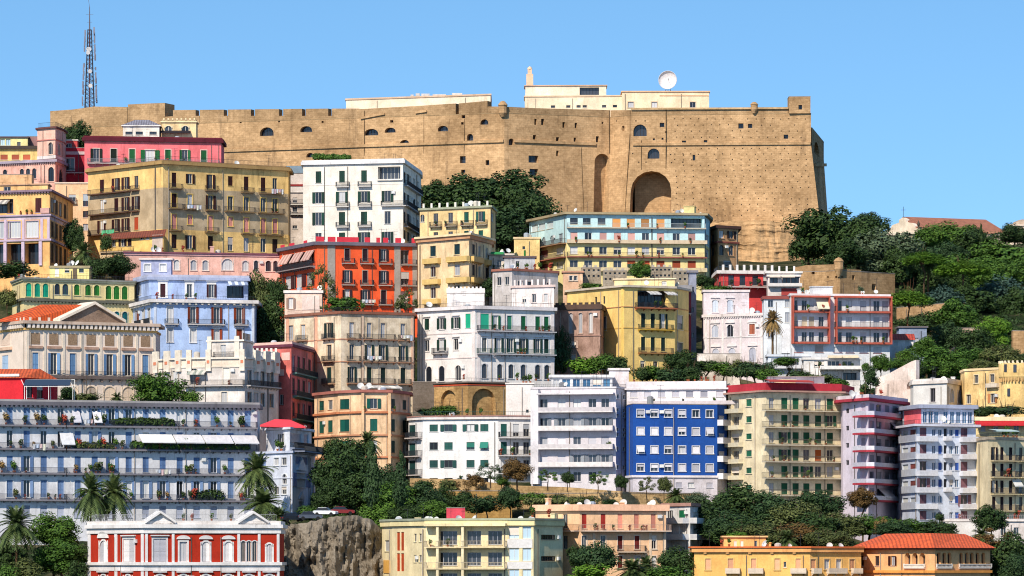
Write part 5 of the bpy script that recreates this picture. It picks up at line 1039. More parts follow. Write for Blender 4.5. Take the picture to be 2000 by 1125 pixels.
# lilac-white villa
b = Bld('villa', 'pale lilac villa with arched windows left of the red-framed block', 'villa', [(1374, 1064), (1490, 1056), (1502, 1068)], 616, 740, 'cfc2c6', ref=1, back=9, dirt=.2, trim='e0d8d8')
b.win(0, [1397, 1426], [(632, 656)], 12, 'EA', sc='c4ccdc', fr='c8c8d4', tr='f4ecec', hood=3); b.win(0, [1469], [(632, 652)], 11, 'S', sc='a86048', tr='f4ecec', hood=3); b.win(0, [1398, 1430, 1470], [(678, 706)], 13, 'E', sc='c4c8d8', tr='f4ecec', hood=3); b.band(611, 616.5, .35, 'd8ccca'); b.dentils(0, 616.5, 619, .55, .28, .25, 'd8ccca'); b.band(656, 658, .1, 'd8d0d0', 'string_course'); b.pil(0, [1379, 1412, 1447, 1488], 619, 700, 4, .1, 'f0e8e8')
t = gbox('x', None, None, 1374, 1463, 570, 616, 1064, 'd2c6ca', 7, root=b, wallname='upper_storey', zb=b.zt); t.win(0, [1397, 1426], [(585, 610)], 11, 'EE', sc='d0dcec', tr='f4ecec', hood=3); t.band(566, 570.4, .2, 'd8ccca'); t.done(); b.clutter(1, 1); b.done()
b = gbox('garden_wall', 'white garden wall with steps at the foot of the lilac villa', 'wall', 1362, 1446, 690, 715, 1044, 'd8cabc', 3, dirt=.6); b.done()
# red framed block
b = Bld('apartment_building', 'white apartment block framed by brick-red loggia bands', 'building', [(1544, 1048), (1738, 1052)], 577, 740, 'eef0f2', ref=0, back=11, dirt=.15, trim='a8503c')
xs = [1552, 1571, 1585, 1604]; xr = [1638, 1658, 1686, 1712, 1729]; R = [(586, 606), (618, 637), (648, 667)]; b.win(0, xs, R, 10, ['GGGR', 'RRRG', 'CGGG'], fr='d8d8dc', blind='e0d4b8'); b.win(0, xr, R, 12, ['GGGGC', 'CCRGC', 'GGGGG'], fr='c8ccd4', blind='eceaea'); b.win(0, [1637, 1660, 1687, 1714], [(676, 688)], 16, 'G', fr='d0d4dc', pane='curtain'); b.win(0, [1720], [(700, 712)], 9, 'G'); b.win(0, [1560, 1600], [(674, 688)], 16, 'GR', fr='e0e0e4')
for y in (607, 638, 668): b.bal(0, [(1546, 1618), (1629, 1739)], [y], 1.4, 'fine', 'b85a48', br=False, th=.38)
for x0, x1 in ((1545, 1619), (1628, 1740)): o = b.panel(0, x0, x1, 577.5, 581, 1.5, 'b85a48', 'loggia_head')
for x in (1546.5, 1617, 1631, 1738): b.panel(0, x - 1.1, x + 1.1, 581.2, 671.5, 1.55, 'b85a48', 'loggia_post')
b.awning(0, [(1593, 1616)], 582, .1 + 2.0, 1.9, 'f2e4c8'); b.band(573, 577.3, .2, 'd8d4d4'); b.clutter(4, 3, 1, 1); b.pots(0, [(1548, 1616), (1632, 1736)], 607, 6, 'pot on the top red-framed loggia', 1.6); b.pots(0, [(1632, 1736)], 668, 9, 'leafy pot on the lowest red-framed loggia', 1.6, ('dark', 'mid')); b.pots(0, [(1560, 1730)], 573, 6, 'roof-terrace pot on top of the red-framed block', -1, ('grey', 'mid'), (1, 2)); b.done()
b = gbox('house', 'white annex with bay windows between the lilac villa and red-framed block', 'house', 1492, 1547, 584, 730, 1052, 'e6ecf2', 8); b.win(0, [1505, 1538], [(586, 600), (610, 630), (646, 660)], 10, 'GC', fr='a8b4c8'); b.band(578, 584.4, .3, '8a4a44'); b.panel(0, 1526, 1546, 640, 690, .8, 'e8eaf0', 'bay'); b.done()
b = gbox('house', 'low white house with terrace awning under the red-framed block', 'house', 1570, 1680, 702, 760, 1030, 'f0ece8', 8); b.win(0, [(1600, 20), (1628, 24), (1655, 18)], [(705, 716)], 20, 'G'); b.awning(0, [(1616, 1645), (1644, 1676)], 694, .4, 2.0, 'f4e0bc'); b.bal(0, [(1600, 1682)], [720], 2.2, 'solid', 'f4f0ec', h=.5); b.win(0, [(1660, 26)], [(728, 742)], 26, 'D', depth=1.6); b.band(698, 702.5, .3, 'f0ece8'); b.pots(0, [(1600, 1680)], 720, 9, 'terrace pot of the low white house with awnings', 1.6, ('mid', 'dark', 'flower')); b.done()
b = gbox('house', 'white stepped house below the bay-window annex', 'house', 1500, 1582, 696, 770, 1034, 'e4eaf2', 7); b.win(0, [1512, 1530, 1555, 1572], [(700, 714)], 11, 'CGGC'); b.bal(0, [(1505, 1582)], [718], 1.2, 'solid', 'f0f0f2', h=.5); b.band(692, 696.4, .3, 'c8ccd4'); b.done()
# bastion wall
b = Bld('bastion_wall', 'tan outer bastion wall with a sentry turret below the big trees', 'wall', [(1552, 1176), (1640, 1170), (1682, 1174), (1748, 1182)], 528, 640, 'd8b070', ref=1, back=4, mat=TUFF, exact=True); rampart(b, 0, [(1552.5, 522), (1575, 518), (1639.5, 516)], th=2); rampart(b, 1, [(1640.5, 521), (1645, 525), (1681.5, 527)], th=2)
for f, x, y, w, h in ((0, 1588, 532, 6, 7), (2, 1707, 561, 8, 12), (1, 1667, 542, 5, 9), (0, 1633, 541, 3.5, 4), (1, 1645, 541, 3.5, 4), (0, 1617, 541, 3, 3)): b.win(f, [x], [(y - h/2, y + h/2)], w, 'D', **D_)
p = on(b, 0, 1638, 522); MB().lathe([(.3, -2.2), (1.1, -.4), (1.1, 1.3), (1.2, 1.3), (.8, 1.9), (.02, 2.3)], n=10).build('sentry_turret', TUFF, b.root, p + Vector((0, -.2, 0))); b.done()
b = Bld('stone_wall', 'sloping rubble wall stepping down right of the bastion', 'wall', [(1752, 1150), (1850, 1130)], 600, 660, 'c8a070', ref=0, back=3, mat=TUFF); b.done()
b = gbox('stone_wall', 'sand-coloured wall at the right photo edge below the trees', 'wall', 1978, 2030, 645, 700, 1100, 'd8b078', 3, mat=TUFF); b.done()
# church on the ridge
b = Bld('church', 'pale baroque church with a brown tiled roof on the ridge behind trees', 'church', [(1733, 1360), (1796, 1350), (1968, 1362)], 455, 500, 'ecd8bc', ref=1, back=16, dirt=.3, roofslab=False)
b.win(1, [1935, 1950], [(460, 466)], 6, 'D'); b.band(452, 456, .5, 'f0e4d0'); m = MB(); a, d, L, n, rz = b.fac(1); z = b.zt - b.c.z + .5; H_ = b.z(424) - b.zt
m.poly([(0, -.7, 0), (L, -.7, 0), (L - 2.5, 7, H_), (-1, 7, H_)]); m.poly([(L, -.7, 0), (L, 15, 0), (L - 2.5, 7, H_)]); m.poly([(L, 15, 0), (0, 15, 0), (-1, 7, H_), (L - 2.5, 7, H_)]); m.poly([(0, 15, 0), (0, -.7, 0), (-1, 7, H_)]); m.build('tiled_roof', tiles('b0755c'), b.root, b.at(1, 0, b.zt + .5), rz)
a, d, L, n, rz = b.fac(0); m = MB(); out = [(0, 0), (L, 0), (L, 1.2), (L - 1.5, 1.3), (L - 1.7, 2.0), (L - 2.3, 2.6), (L/2 + 1.5, 3.1), (L/2 + 1.3, 3.9), (L/2, 4.4), (L/2 - 1.3, 3.9), (L/2 - 1.5, 3.1), (2.3, 2.6), (1.7, 2.0), (1.5, 1.3), (0, 1.2)]
nn_ = len(out); v0 = [(x, -.3, zz) for x, zz in out]; v1 = [(x, .9, zz) for x, zz in out]; m.poly(v0); m.poly(v1[::-1])
for i in range(nn_): j = (i + 1) % nn_; m.poly([v0[j], v0[i], v1[i], v1[j]])
m.build('curved_gable', stucco('f0dfc8', .3), b.root, b.at(0, 0, b.zt), rz)
for u_ in (.4, L - .4): MB().lathe([(.35, 0), (.2, .5), (.4, 1.0), (.3, 1.5), (.1, 1.9), (.02, 2.2)], n=8).build('finial_urn', plain('4a443c'), b.root, b.at(0, u_, b.zt + 1.2))
MB().bar((0, 0, 0), (0, 0, 2.9), .07).bar((-.6, 0, 2.0), (.6, 0, 2.0), .06).bar((0, 0, .2), (1.3, 0, .0), .03).build('cross', IRON, b.root, b.at(0, L/2, b.zt + 4.4))
m = MB(); m.poly([(L*.2, -.45, .2), (L*.8, -.45, .2), (L/2, -.45, 1.8)]); m.poly([(L*.2, -.45, .2), (L/2, -.45, 1.8), (L/2, 0, 1.8), (L*.2, 0, .2)]); m.poly([(L/2, -.45, 1.8), (L*.8, -.45, .2), (L*.8, 0, .2), (L/2, 0, 1.8)]); m.build('pediment', stucco('f4e6d0', .2), b.root, b.at(0, 0, b.zt - 3), rz); b.done()
b = gbox('cloister', 'pale cloister wing with small openings right of the church roof', 'building', 1920, 2030, 456, 500, 1352, 'ead2b4', 8); b.win(0, [1936, 1948, 1960, 1974, 1986], [(459, 464)], 5, 'D'); b.band(452.5, 456.3, .3, 'c88a68', 'eaves'); b.done()
b = gbox('chapel', 'small domed pale chapel at the right photo edge on the ridge', 'building', 1972, 2030, 441, 490, 1366, 'e4ccb4', 8); b.band(438, 441.3, .3, 'd8c4b0'); p = b.at(0, b.u(0, 2000), b.zt); MB().lathe([(3.3, 0), (3.2, .8), (2.4, 1.8), (1.0, 2.4), (.02, 2.6)], n=14).build('dome', stucco('b09880'), b.root, p + Vector((0, 4, -.6))); b.win(0, [1982, 1993], [(446, 455)], 5, 'A'); b.done()
b = gbox('house', 'small slate-blue house among trees right of the red-framed block', 'house', 1756, 1810, 640, 720, 1074, '8e9cb4', 7); b.win(0, [1772, 1790], [(660, 672)], 8, 'C'); b.band(637, 640.3, .3, '6a6468'); b.done()
b = gbox('house', 'little red-roofed white house beside the umbrella pine trunk', 'house', 1738, 1784, 664, 720, 1062, 'e8e4e4', 6, roofslab=False); b.win(0, [1750, 1772], [(666, 676)], 8, 'C'); m = MB(); z = b.zt - b.c.z; q = [(p[0] - b.c.x, p[1] - b.c.y) for p in offset_poly(b.poly, .4)]; m.poly([(q[0][0], q[0][1], z), (q[1][0], q[1][1], z), (q[1][0], 0, z + 1.4), (q[0][0], 0, z + 1.4)]); m.poly([(q[3][0], q[3][1], z), (q[0][0], 0, z + 1.4), (q[1][0], 0, z + 1.4), (q[2][0], q[2][1], z)]); m.build('tiled_roof', tiles('c04a38'), b.root); b.done()
b = gbox('ruin', 'pale rubble house among the trees at far right', 'house', 1858, 1925, 640, 700, 1092, 'd8b8a0', 6, dirt=.7); b.win(0, [1870, 1890, 1908], [(650, 660)], 6, 'G', tr='e8d8cc'); b.done()
# stair house + walls
b = Bld('stepped_wall', 'pinkish sloping stair wall right of the low white house', 'wall', [(1712, 1026), (1790, 1020)], 742, 790, 'e0c8bc', ref=1, back=4, roofslab=False)
rampart(b, 0, [(1713, 738), (1735, 730), (1780, 706), (1789, 703)], th=1.2, name='stair_parapet', mat=stucco('ecd8cc')); b.win(0, [1780], [(722 + 22, 760)], 18, 'N', depth=1.5); b.done()
b = Bld('house', 'white cube house with a tall window at the right', 'house', [(1784, 1012), (1849, 1004), (1885, 1022)], 748, 810, 'fbf7f2', ref=1, back=8, dirt=.12); b.win(0, [1822], [(757, 784)], 10, 'G', fr='8a8088', tr='e8e0dc'); b.win(1, [1859, 1874], [(757, 784)], 8, 'A', fr='e0dce0', tr='e8e4ea', pane='curtain'); b.band(742, 748.4, .3, 'f0e4dc'); b.band(738, 742, .1, 'ece4de', 'parapet'); b.clutter(1, 1, 1); b.done()
# yellow house and round tower at right edge
b = Bld('house', 'yellow house with irregular windows left of the round yellow tower', 'house', [(1884, 1010), (1958, 1000)], 721, 830, 'f0c878', ref=1, back=9, dirt=.5); b.win(0, [1907, 1938, 1968], [(730, 746)], 8, 'GGG', tr='f0dcb8', fr='e8e0d0'); b.win(0, [1892, 1939, 1970], [(768, 786)], 9, 'GSG', sc='d8905c', tr='f0d8b0'); b.bal(0, [(1930, 1952)], [754], .7, 'solid', 'e8d8c4', h=.6); b.band(717, 721.4, .2, 'e8c890'); b.done()
r = empty('round_tower', (PX(1996, 992), 996, PZ(850, 992)), 'round yellow tower with corbelled crown at the right photo edge', 'tower')
S = .0992; MB().lathe([(3.6, 0), (3.6, 10.6), (3.75, 10.6), (4.15, 11.4), (4.15, 14.0), (3.9, 14.0), (3.9, 13), (.1, 13)], n=28).build('tower_wall', stucco('f2c870', .45), r); m = MB()
for k in range(28): a_ = k * 2 * math.pi / 28; m.box(4.0 * math.cos(a_) - .18, 4.0 * math.cos(a_) + .18, 4.0 * math.sin(a_) - .18, 4.0 * math.sin(a_) + .18, 14.003, 14.5)
o = m.build('merlon_row', stucco('f4e0b8', .2), r); o['kind'] = 'stuff'; m = MB()
for k in range(36): a_ = k * 2 * math.pi / 36; m.box(3.95 * math.cos(a_) - .12, 3.95 * math.cos(a_) + .12, 3.95 * math.sin(a_) - .12, 3.95 * math.sin(a_) + .12, 10.4, 11.2)
o = m.build('corbel_row', stucco('d8a860', .3), r); o['kind'] = 'stuff'
for k, zz in ((-1.9, 12.2), (-1.2, 7.6), (-2.4, 12.3), (-2.3, 7.6)): MB().box(-.32, .32, -.12, .25, 0, 1.5).build('window', glass('dark'), r, (3.6 * math.cos(k) * (1.14 if zz > 11 else 1), 3.6 * math.sin(k) * (1.14 if zz > 11 else 1), zz), k + math.pi / 2)
# ================================================================== BUILDINGS, lower band
# white five-storey
b = Bld('apartment_building', 'white block with square teal-shuttered windows left of the grey apartment house', 'building', [(798, 984), (826, 978), (972, 974), (1040, 976)], 818, 960, 'fdfbfa', ref=2, back=11, dirt=.1, trim='e8e4e4')
R = [(828, 842), (863, 878), (898, 913), (933, 948)]; b.win(1, [847, 876, 919, 946], R, 16, ['SSSS', 'GSHT', 'SSSS', 'GGGG'], sc='1c5450', blind='2a8a78', fr='4a6060'); b.win(0, [805], [(828, 850), (864, 890), (898, 926)], 12, 'SGS', sc='204a48'); b.bal(0, [(799, 825)], [853, 889, 926], 1.0, 'iron', 'd0c4c0'); b.win(2, [984, 1008, 1028], [(828, 852), (863, 887), (898, 922)], 12, ['SHG', 'SGG', 'GGG'], sc='1c5450', blind='c8ccd0'); b.bal(2, [(973, 1039)], [854, 889, 924], 1.2, 'iron', 'dcd8d8')
b.band(813, 818.5, .4, 'e8e0dc'); b.band(811, 813.2, .5, 'a8786c', 'coping'); b.pots(2, [(975, 1036)], 889, 5, 'pot on the right-hand balcony of the white teal-shuttered block', 1.0); b.railtop(803, 811, .3, plain('2a5a50')); b.clutter(0, 2); b.pots(1, [(860, 960)], 811, 6, 'roof-garden pot on the white teal-shuttered block', -1.5, ('mid', 'dark'), (.8, 1.6)); b.done()
b = gbox('house', 'blank white house end left of the grey apartment house roof', 'house', 988, 1042, 750, 830, 990, 'fbf8f2', 7, dirt=.15); b.band(747.5, 750.3, .15, 'e8e0d8'); b.win(0, [1030], [(800, 806)], 5, 'D'); b.done(); b.pots(0, [(992, 1040)], 748, 6, 'large leafy pot on the blank white house end', -1, ('dark', 'mid'), (1.2, 2))
# grey apartment house
b = Bld('apartment_building', 'light grey apartment house with long shaded balconies left of the blue block', 'building', [(1038, 962), (1203, 958), (1226, 964)], 758, 980, 'cec7cc', ref=1, back=11, dirt=.15, trim='d8d4d8')
xs = [1062, 1097, 1127, 1157, 1182]; b.win(0, xs, [(778, 797), (815, 834), (852, 871), (887, 906), (921, 940)], 15, ['GCCGG', 'OOOOO', 'CRGRR', 'RROOO', 'GRGGG'], fr='e8e6ea', sc='8a929c', blind='d4d4dc'); b.bal(0, [(1055, 1200)], [803, 839, 875, 910], 1.5, 'solid', 'e4dcdc', br=False, h=.75); b.panel(0, 1052, 1201, 767, 770, 1.6, 'd8d2d6', 'balcony_canopy'); b.panel(0, 1040, 1055, 760, 945, 1.5, 'dedade', 'pier')
b.win(1, [1206, 1218], [(760 + 10, 778), (795 + 2, 804), (806 + 2, 814), (835, 842), (845, 852), (872, 880), (908, 916)], 4.5, 'G', tr='e8e6ea'); b.band(755, 758.4, .15, 'cfc8cc'); b.railtop(749, 755, .2)
t = gbox('x', None, None, 1076, 1196, 737, 757, 968, 'eeeef0', 6, root=b, wallname='penthouse', zb=b.zt); t.win(0, [(1106, 16), (1126, 14), (1146, 15), (1166, 17), (1185, 14)], [(740, 756)], 15, 'G', fr='f0f0f2', pane='blue'); t.win(0, [1087], [(741, 756)], 12, 'S', sc='2a5a50'); t.band(732, 737.3, .4, 'dcdce0'); t.done()
t = gbox('x', None, None, 1190, 1228, 723, 757, 972, 'e0d4d4', 5, root=b, wallname='lift_hut', zb=b.zt); t.band(719, 723.3, .25, 'd8ccc8'); t.done(); b.pots(0, [(1058, 1198)], 875, 5, 'pot on a shaded balcony of the light grey apartment house', 1.2, ('mid', 'olive')); b.clutter(1, 2); b.done()
# blue block
b = Bld('apartment_building', 'cobalt blue block with rows of white square windows', 'building', [(1224, 958), (1236, 950), (1401, 954), (1420, 958)], 788, 1000, '1b4c9a', ref=1, back=11, dirt=.15, trim='f0eef0')
b.tone(932, 1020, 'c8c2c8'); b.win(1, [1251, 1278, 1305, 1332, 1359, 1386], [(800, 814), (835, 849), (871, 885), (906, 920)], 13.5, ['HHGGGG', 'RRRHRT', 'TRHGRR', 'HHHRRR'], fr='f4f2f4', tr='f6f4f6', blind='e4e4ea', trw=.13, depth=.3); b.win(1, [1326, 1350, 1386], [(942, 952)], 12, 'RGR', blind='b8b8c4'); b.band(928, 932.3, .25, 'e0d8dc', 'string_course')
b.win(2, [1410], [(810, 828), (845, 863), (880, 898), (915, 931)], 12, 'C', fr='d8dce8')
b.bal(2, [(1401, 1446)], [828, 863, 899, 933], 1.2, 'solid', 'eceaf0', br=False, h=.9)
t = Bld('x', None, None, [(1224, 962), (1418, 958)], 760, 789, 'e4dfe4', ref=1, back=8, root=b, wallname='attic_storey', dirt=.15, zb=b.zt); t.win(0, [1238, 1265, 1292, 1320, 1347, 1375, 1406], [(764, 775)], 14, 'R', blind='bcbcc8', fr='e8e6ea'); t.bal(0, [(1228, 1440)], [788], 1.3, 'solid', 'e0d4d4', br=False, h=.5); t.pots(0, [(1232, 1410)], 788, 9, 'pot on the white attic balcony of the cobalt blue block', .8, ('mid', 'dark', 'olive'), (.6, 1.1)); t.band(757, 760.3, .4, 'd8d0d4', 'eaves'); t.band(744, 757, .05, 'dcd4d8', 'parapet'); t.pots(0, [(1232, 1410)], 744, 16, 'small roof-terrace pot along the parapet of the cobalt blue block', -.8, ('mid', 'flower', 'olive'), (.5, 1.1)); t.done(); b.clutter(0, 0); b.done()
# cream with green shutters
b = Bld('apartment_building', 'cream apartment tower with green shutters and a red roof terrace', 'building', [(1422, 958), (1496, 942), (1643, 950), (1668, 968)], 765, 1020, 'efdcae', ref=1, back=11, dirt=.25, trim='d8cba8')
R = [(776, 798), (810, 831), (843, 865), (877, 899), (910, 931), (943, 965)]; b.win(1, [1532, 1554, 1575, 1598, 1621], R, 12, ['SSGCS', 'SSSSS', 'SSSSS', 'SSGRS', 'SSSSS', 'SSSSS'], sc='1a5c40', blind='d86a28', fr='d8d0b8'); b.win(1, [1507], R, 10, 'C', fr='e8dcc0'); b.win(0, [1463], [(777, 791), (811, 823), (845, 856), (878, 890), (912, 923), (946, 957)], 11, 'SSGSGS', sc='1f6a50', tr='f4e8c8'); b.win(0, [1436], R, 14, 'GSGSSG', sc='1a4a40', depth=.6)
b.bal(1, [(1488, 1662)], [801, 834, 868, 901, 933, 967], 1.4, 'fine', 'd4c8b0', br=False, rc='6a6458'); b.bal(0, [(1424, 1452)], [801, 834, 868, 901, 933], 1.1, 'solid', 'ecdfc0', br=False, h=.6); b.band(762, 765.4, .9, 'b88a78', 'eaves'); b.band(747, 762, .1, 'b4303c', 'parapet'); b.awning(1, [(1492, 1580)], 741, .3, 1.8, 'c84a44'); b.win(2, [1655], R, 8, 'S', sc='2a5048')
for i_, (y, n) in enumerate(((801, 6), (834, 5), (868, 7), (901, 8), (933, 9), (967, 4))): b.pots(1, [(1490, 1660)], y, n, 'pot on the %s balcony down of the cream green-shuttered tower' % ('first', 'second', 'third', 'fourth', 'fifth', 'sixth')[i_], 1.1, ('mid', 'dark', 'olive'), (.6, 1.3), 'balcony pots of the cream tower')
b.clutter(7, 4, 1, 1); t = gbox('x', None, None, 1500, 1610, 735, 764, 958, '8a8690', 5, root=b, wallname='roof_hut', zb=b.zt); t.done(); b.done()
# lilac with red balconies
b = Bld('apartment_building', 'lilac apartment tower with red-edged wraparound balconies', 'building', [(1646, 944), (1696, 932), (1764, 958)], 782, 1030, 'd2c8d6', ref=1, back=10, dirt=.2, trim='c8c0d0')
R = [(787, 808), (821, 843), (855, 876), (888, 908), (920, 941), (953, 973)]; b.win(1, [1703, 1717, 1733, 1748], R, 9, ['RGRG', 'CGRG', 'RGCG', 'RGRG', 'GGRC', 'GGGG'], fr='a8a8b8', blind='b0b4c4'); b.win(0, [1686], R, 9, 'R', blind='c4bccc'); b.win(0, [1655], [(795, 804), (829, 838), (863, 872), (897, 906)], 6, 'D')
for y in (811, 845, 879, 911, 943, 976): b.bal(1, [(1692, 1770)], [y], 1.5, 'solid', 'c04050', br=False, h=.75, rc='dcd8e4', th=.35); b.bal(0, [(1680, 1697)], [y], 1.5, 'solid', 'c04050', br=False, h=.75, rc='dcd8e4', th=.35)
b.band(777, 782.4, 1.3, 'b03848', 'eaves'); b.band(770, 777, .9, 'e4d8dc', 'parapet'); b.awning(1, [(1738, 1760)], 820, 1.6, 1.6, '9aa8c4'); b.awning(1, [(1715, 1735)], 953, 1.6, 1.6, 'e0e0e8'); b.pots(1, [(1700, 1755)], 976, 5, 'pot on the lowest red-edged balcony of the lilac tower', 1.3); b.pots(1, [(1692, 1760)], 770, 7, 'roof pot on the lilac tower with red-edged balconies', -1.5); b.clutter(3, 1); b.done()
# light blue
b = Bld('apartment_building', 'pale blue apartment block with white corner balconies and glazed top floor', 'building', [(1758, 944), (1792, 928), (1906, 934)], 832, 1040, 'cfd8ea', ref=1, back=10, dirt=.2, trim='dfe2ee')
R = [(838, 851), (870, 886), (903, 918), (936, 951), (968, 982), (1000, 1012)]; b.win(1, [1824, 1836, 1858, 1869], R, 7, 'GSGS', sc='3a62b8', fr='e8eaf2', pane='blue'); b.win(1, [1803, 1883], [(835, 857), (868, 891), (901, 924), (934, 957), (966, 989), (998, 1015)], 13, 'SS', sc='84606c', fr='a08890'); b.win(1, [1847], [(836, 856), (869, 889), (902, 922), (935, 955)], 7, 'D', depth=.5); b.win(0, [1768, 1783], [(838, 852), (872, 886), (905, 919), (938, 952), (971, 985)], 11, 'GS', sc='8a4a44', pane='blue')
b.bal(1, [(1790, 1825), (1874, 1906)], [860, 894, 927, 960, 992], 1.2, 'solid', 'e6e6ee', br=False, h=.75); b.bal(1, [(1842, 1854)], [858, 892, 925, 958], .9, 'solid', 'e6e6ee', br=False, h=.6); b.bal(0, [(1758, 1791)], [860, 894, 927, 960, 992], .3, 'solid', 'c8ccd8', br=False, h=1.1); b.band(828, 832.4, .9, 'd8d8e4', 'balcony_course'); b.railtop(820, 828, -.7)
t = Bld('x', None, None, [(1766, 946), (1800, 934), (1902, 938)], 797, 830, 'd8dcec', ref=1, back=8, root=b, wallname='penthouse', zb=b.zt); t.win(1, [1807, 1818, 1829, 1847, 1860, 1872, 1884, 1895], [(803, 826)], 8.5, 'G', fr='eceaf0', pane='blue'); t.panel(0, 1767, 1799, 799, 829, .1, 'e86870'); t.win(0, [1774], [(805, 822)], 9, 'R', blind='7ac8e8'); t.band(790, 797.4, .8, '9aa0b4', 'eaves'); t.done(); b.clutter(2, 2); b.done()
# beige right edge
b = Bld('apartment_building', 'beige block with iron balconies at the right photo edge', 'building', [(1898, 938), (1930, 922), (2040, 930)], 858, 1050, 'ecd6a4', ref=1, back=10, dirt=.25); R = [(873, 898), (905, 930), (938, 962), (970, 996)]; b.win(1, [1941, 1957, 1974, 1994, 2010], R, 6.5, 'SSSG', sc='2a1c20', fr='8a7a60'); b.bal(1, [(1935, 1986), (1989, 2030)], [899, 931, 964, 997], .9, 'iron', 'd8c498', br=False); b.awning(1, [(1975, 1992)], 935, 1.2, 1.0, 'f0ece4'); b.band(853, 858.4, .2, 'b8a890'); b.pots(1, [(1936, 2000)], 931, 5, 'pot on an iron balcony of the beige block at right edge', .7); b.railtop(846, 853, .3); b.pots(1, [(1935, 2000)], 853, 8, 'bushy roof pot on the beige block at the right photo edge', -1.5, ('dark', 'mid'), (1.2, 2.2)); b.awning(1, [(1930, 1975)], 838, .3, 2.2, 'c8dcd8'); b.done()
b = gbox('house', 'low yellow house with a red awning roof at right edge', 'house', 1906, 2030, 826, 880, 966, 'ecd08a', 7); b.win(0, [1920, 1945, 1985], [(830, 842)], 10, 'G'); b.awning(0, [(1904, 2030)], 822, .8, 2.0, 'd82830'); b.band(814, 822, .2, 'f0dca8', 'parapet'); b.clutter(1, 1); b.done()
b = gbox('terrace_house', 'white terrace house with railing at the lower right', 'house', 1845, 2040, 1018, 1120, 912, 'f0e6e2', 7); b.win(0, [1875, 1900, 1960, 1985], [(1030, 1046)], 10, 'GGGG'); b.band(1014, 1018.4, .3, 'ece2dc'); b.railtop(1006, 1014, .2, plain('c8b8b8')); b.pots(0, [(1850, 2000)], 1014, 10, 'plant on the terrace of the white house at lower right', -.9, ('flower', 'mid', 'dark')); b.panel(0, 1846, 1905, 1020, 1060, .3, 'f6f0ea'); b.done()
# ------------------------------------------------------------------ long white-blue terrace block, lower left
b = Bld('terrace_block', 'long white terrace block with blue shutters and stacked balconies at lower left', 'building', [(-30, 926), (502, 948)], 790, 1080, 'f2f2f6', ref=0, back=10, dirt=.2, trim='c8ccd8')
R = [(795, 826), (840, 872), (890, 920), (937, 971), (987, 1010)]; xs = [19 + 33.2 * k for k in range(15)]; xe = [x - 2 for x in xs]
b.win(0, xs, [R[0]], 12, 'SSSGSSOSSSGSSSS', sc='7c9cc8', fr='e0e4ee'); b.win(0, xs, [R[1]], 12, 'GSGGSOGSGSSGSSS', sc='6c8cbc', fr='e0e4ee'); b.win(0, xs, [R[2]], 12, 'S', sc='6484b4', fr='d8dce8'); b.win(0, xs, [R[3]], 12, 'SSSSSOGOOOGSOSG', sc='7a98c4', fr='e4e8f0', tr='f0f2f8'); b.win(0, xs, [R[4]], 13, 'R', blind='b4bcd0', fr='d8dce8')
b.bal(0, [(-28, 125), (128, 345), (348, 500)], [829, 875, 923, 975], .95, 'iron', '8e8a92', rc='40485c', th=.3); b.band(783, 790.4, .6, '6a6870', 'eaves'); b.dentils(0, 790.4, 794, .9, .35, .7, '5a5a68'); b.band(779, 783.2, .5, 'a09c9c', 'coping')
for y, n in ((829, 22), (875, 28), (923, 20), (975, 18)): b.pots(0, [(-10, 495)], y, n, 'pot on the %s balcony of the long white terrace block' % {829: 'top', 875: 'third', 923: 'second', 975: 'lowest'}[y], 0.7, ('mid', 'dark', 'olive', 'mid', 'dark', 'olive', 'dry', 'flower'), (.7, 2.2), 'balcony pots of the long terrace block', dens=1)
b.awning(0, [(270, 335), (337, 392), (394, 448), (450, 498)], 844, 1.5, 2.2, 'f8f6f8'); laundry(b, 0, 160, 182, 817, 'white washing on the top balcony of the long terrace block'); laundry(b, 0, 300, 330, 914, 'washing in the middle of the second balcony of the terrace block'); laundry(b, 0, 60, 84, 866, 'washing at the left of the third balcony of the terrace block'); b.awning(0, [(140, 155), (180, 196)], 800, 2.0, 1.2, 'e8e4ec'); b.awning(0, [(116, 142)], 842, 2.2, 1.4, 'f0f0f4'); b.done()
hedge(262, 298, 862, 878, 937.4, 1.0, 'mid', 'clipped box hedge in planters under the white awning', 938.9); hedge(302, 334, 862, 878, 939, 1.0, 'mid', 'second clipped hedge right under the white awning', 940.4); hedge(150, 215, 863, 877, 932.8, 1.0, 'olive', 'loose olive planting along the third balcony left of the white awning', 935.5); hedge(225, 335, 816, 831, 935.9, 1.0, 'dark', 'dense dark planting in the middle of the top balcony', 940.4); hedge(385, 425, 955, 978, 942.6, 1.0, 'dark', 'dark bushy planting on the lowest balcony above the crimson palazzo', 944.2); hedge(345, 480, 866, 879, 940.9, .8, 'mid', 'row of clipped shrubs at the right end of the third balcony', 946.5)
b = Bld('corner_house', 'white-blue corner house with red tent roof terrace beside the dark trees', 'house', [(503, 946), (571, 935), (612, 957)], 884, 1060, 'dfe6f6', ref=1, back=9, dirt=.2, trim='c8cede')
b.win(0, [515, 540, 555], [(893, 908), (950, 965)], 10, 'SGG', sc='8098c4', tr='f0f2f8'); b.win(0, [556], [(925, 945)], 9, 'A', tr='f0f2f8'); b.win(1, [582, 595], [(890, 905)], 11, 'S', sc='7890bc', tr='e8ecf6'); b.win(1, [588], [(922, 950)], 18, 'O', sc='7088b8', tr='e8ecf6', hood=2); b.win(1, [588], [(978, 1000)], 9, 'G', tr='e8ecf6', hood=2); b.bal(1, [(572, 618)], [880], 2.2, 'iron', '8a90a4', br=False); b.band(880, 884.4, .4, 'b8c0d4'); b.band(932, 934, .15, 'd8deee', 'string_course')
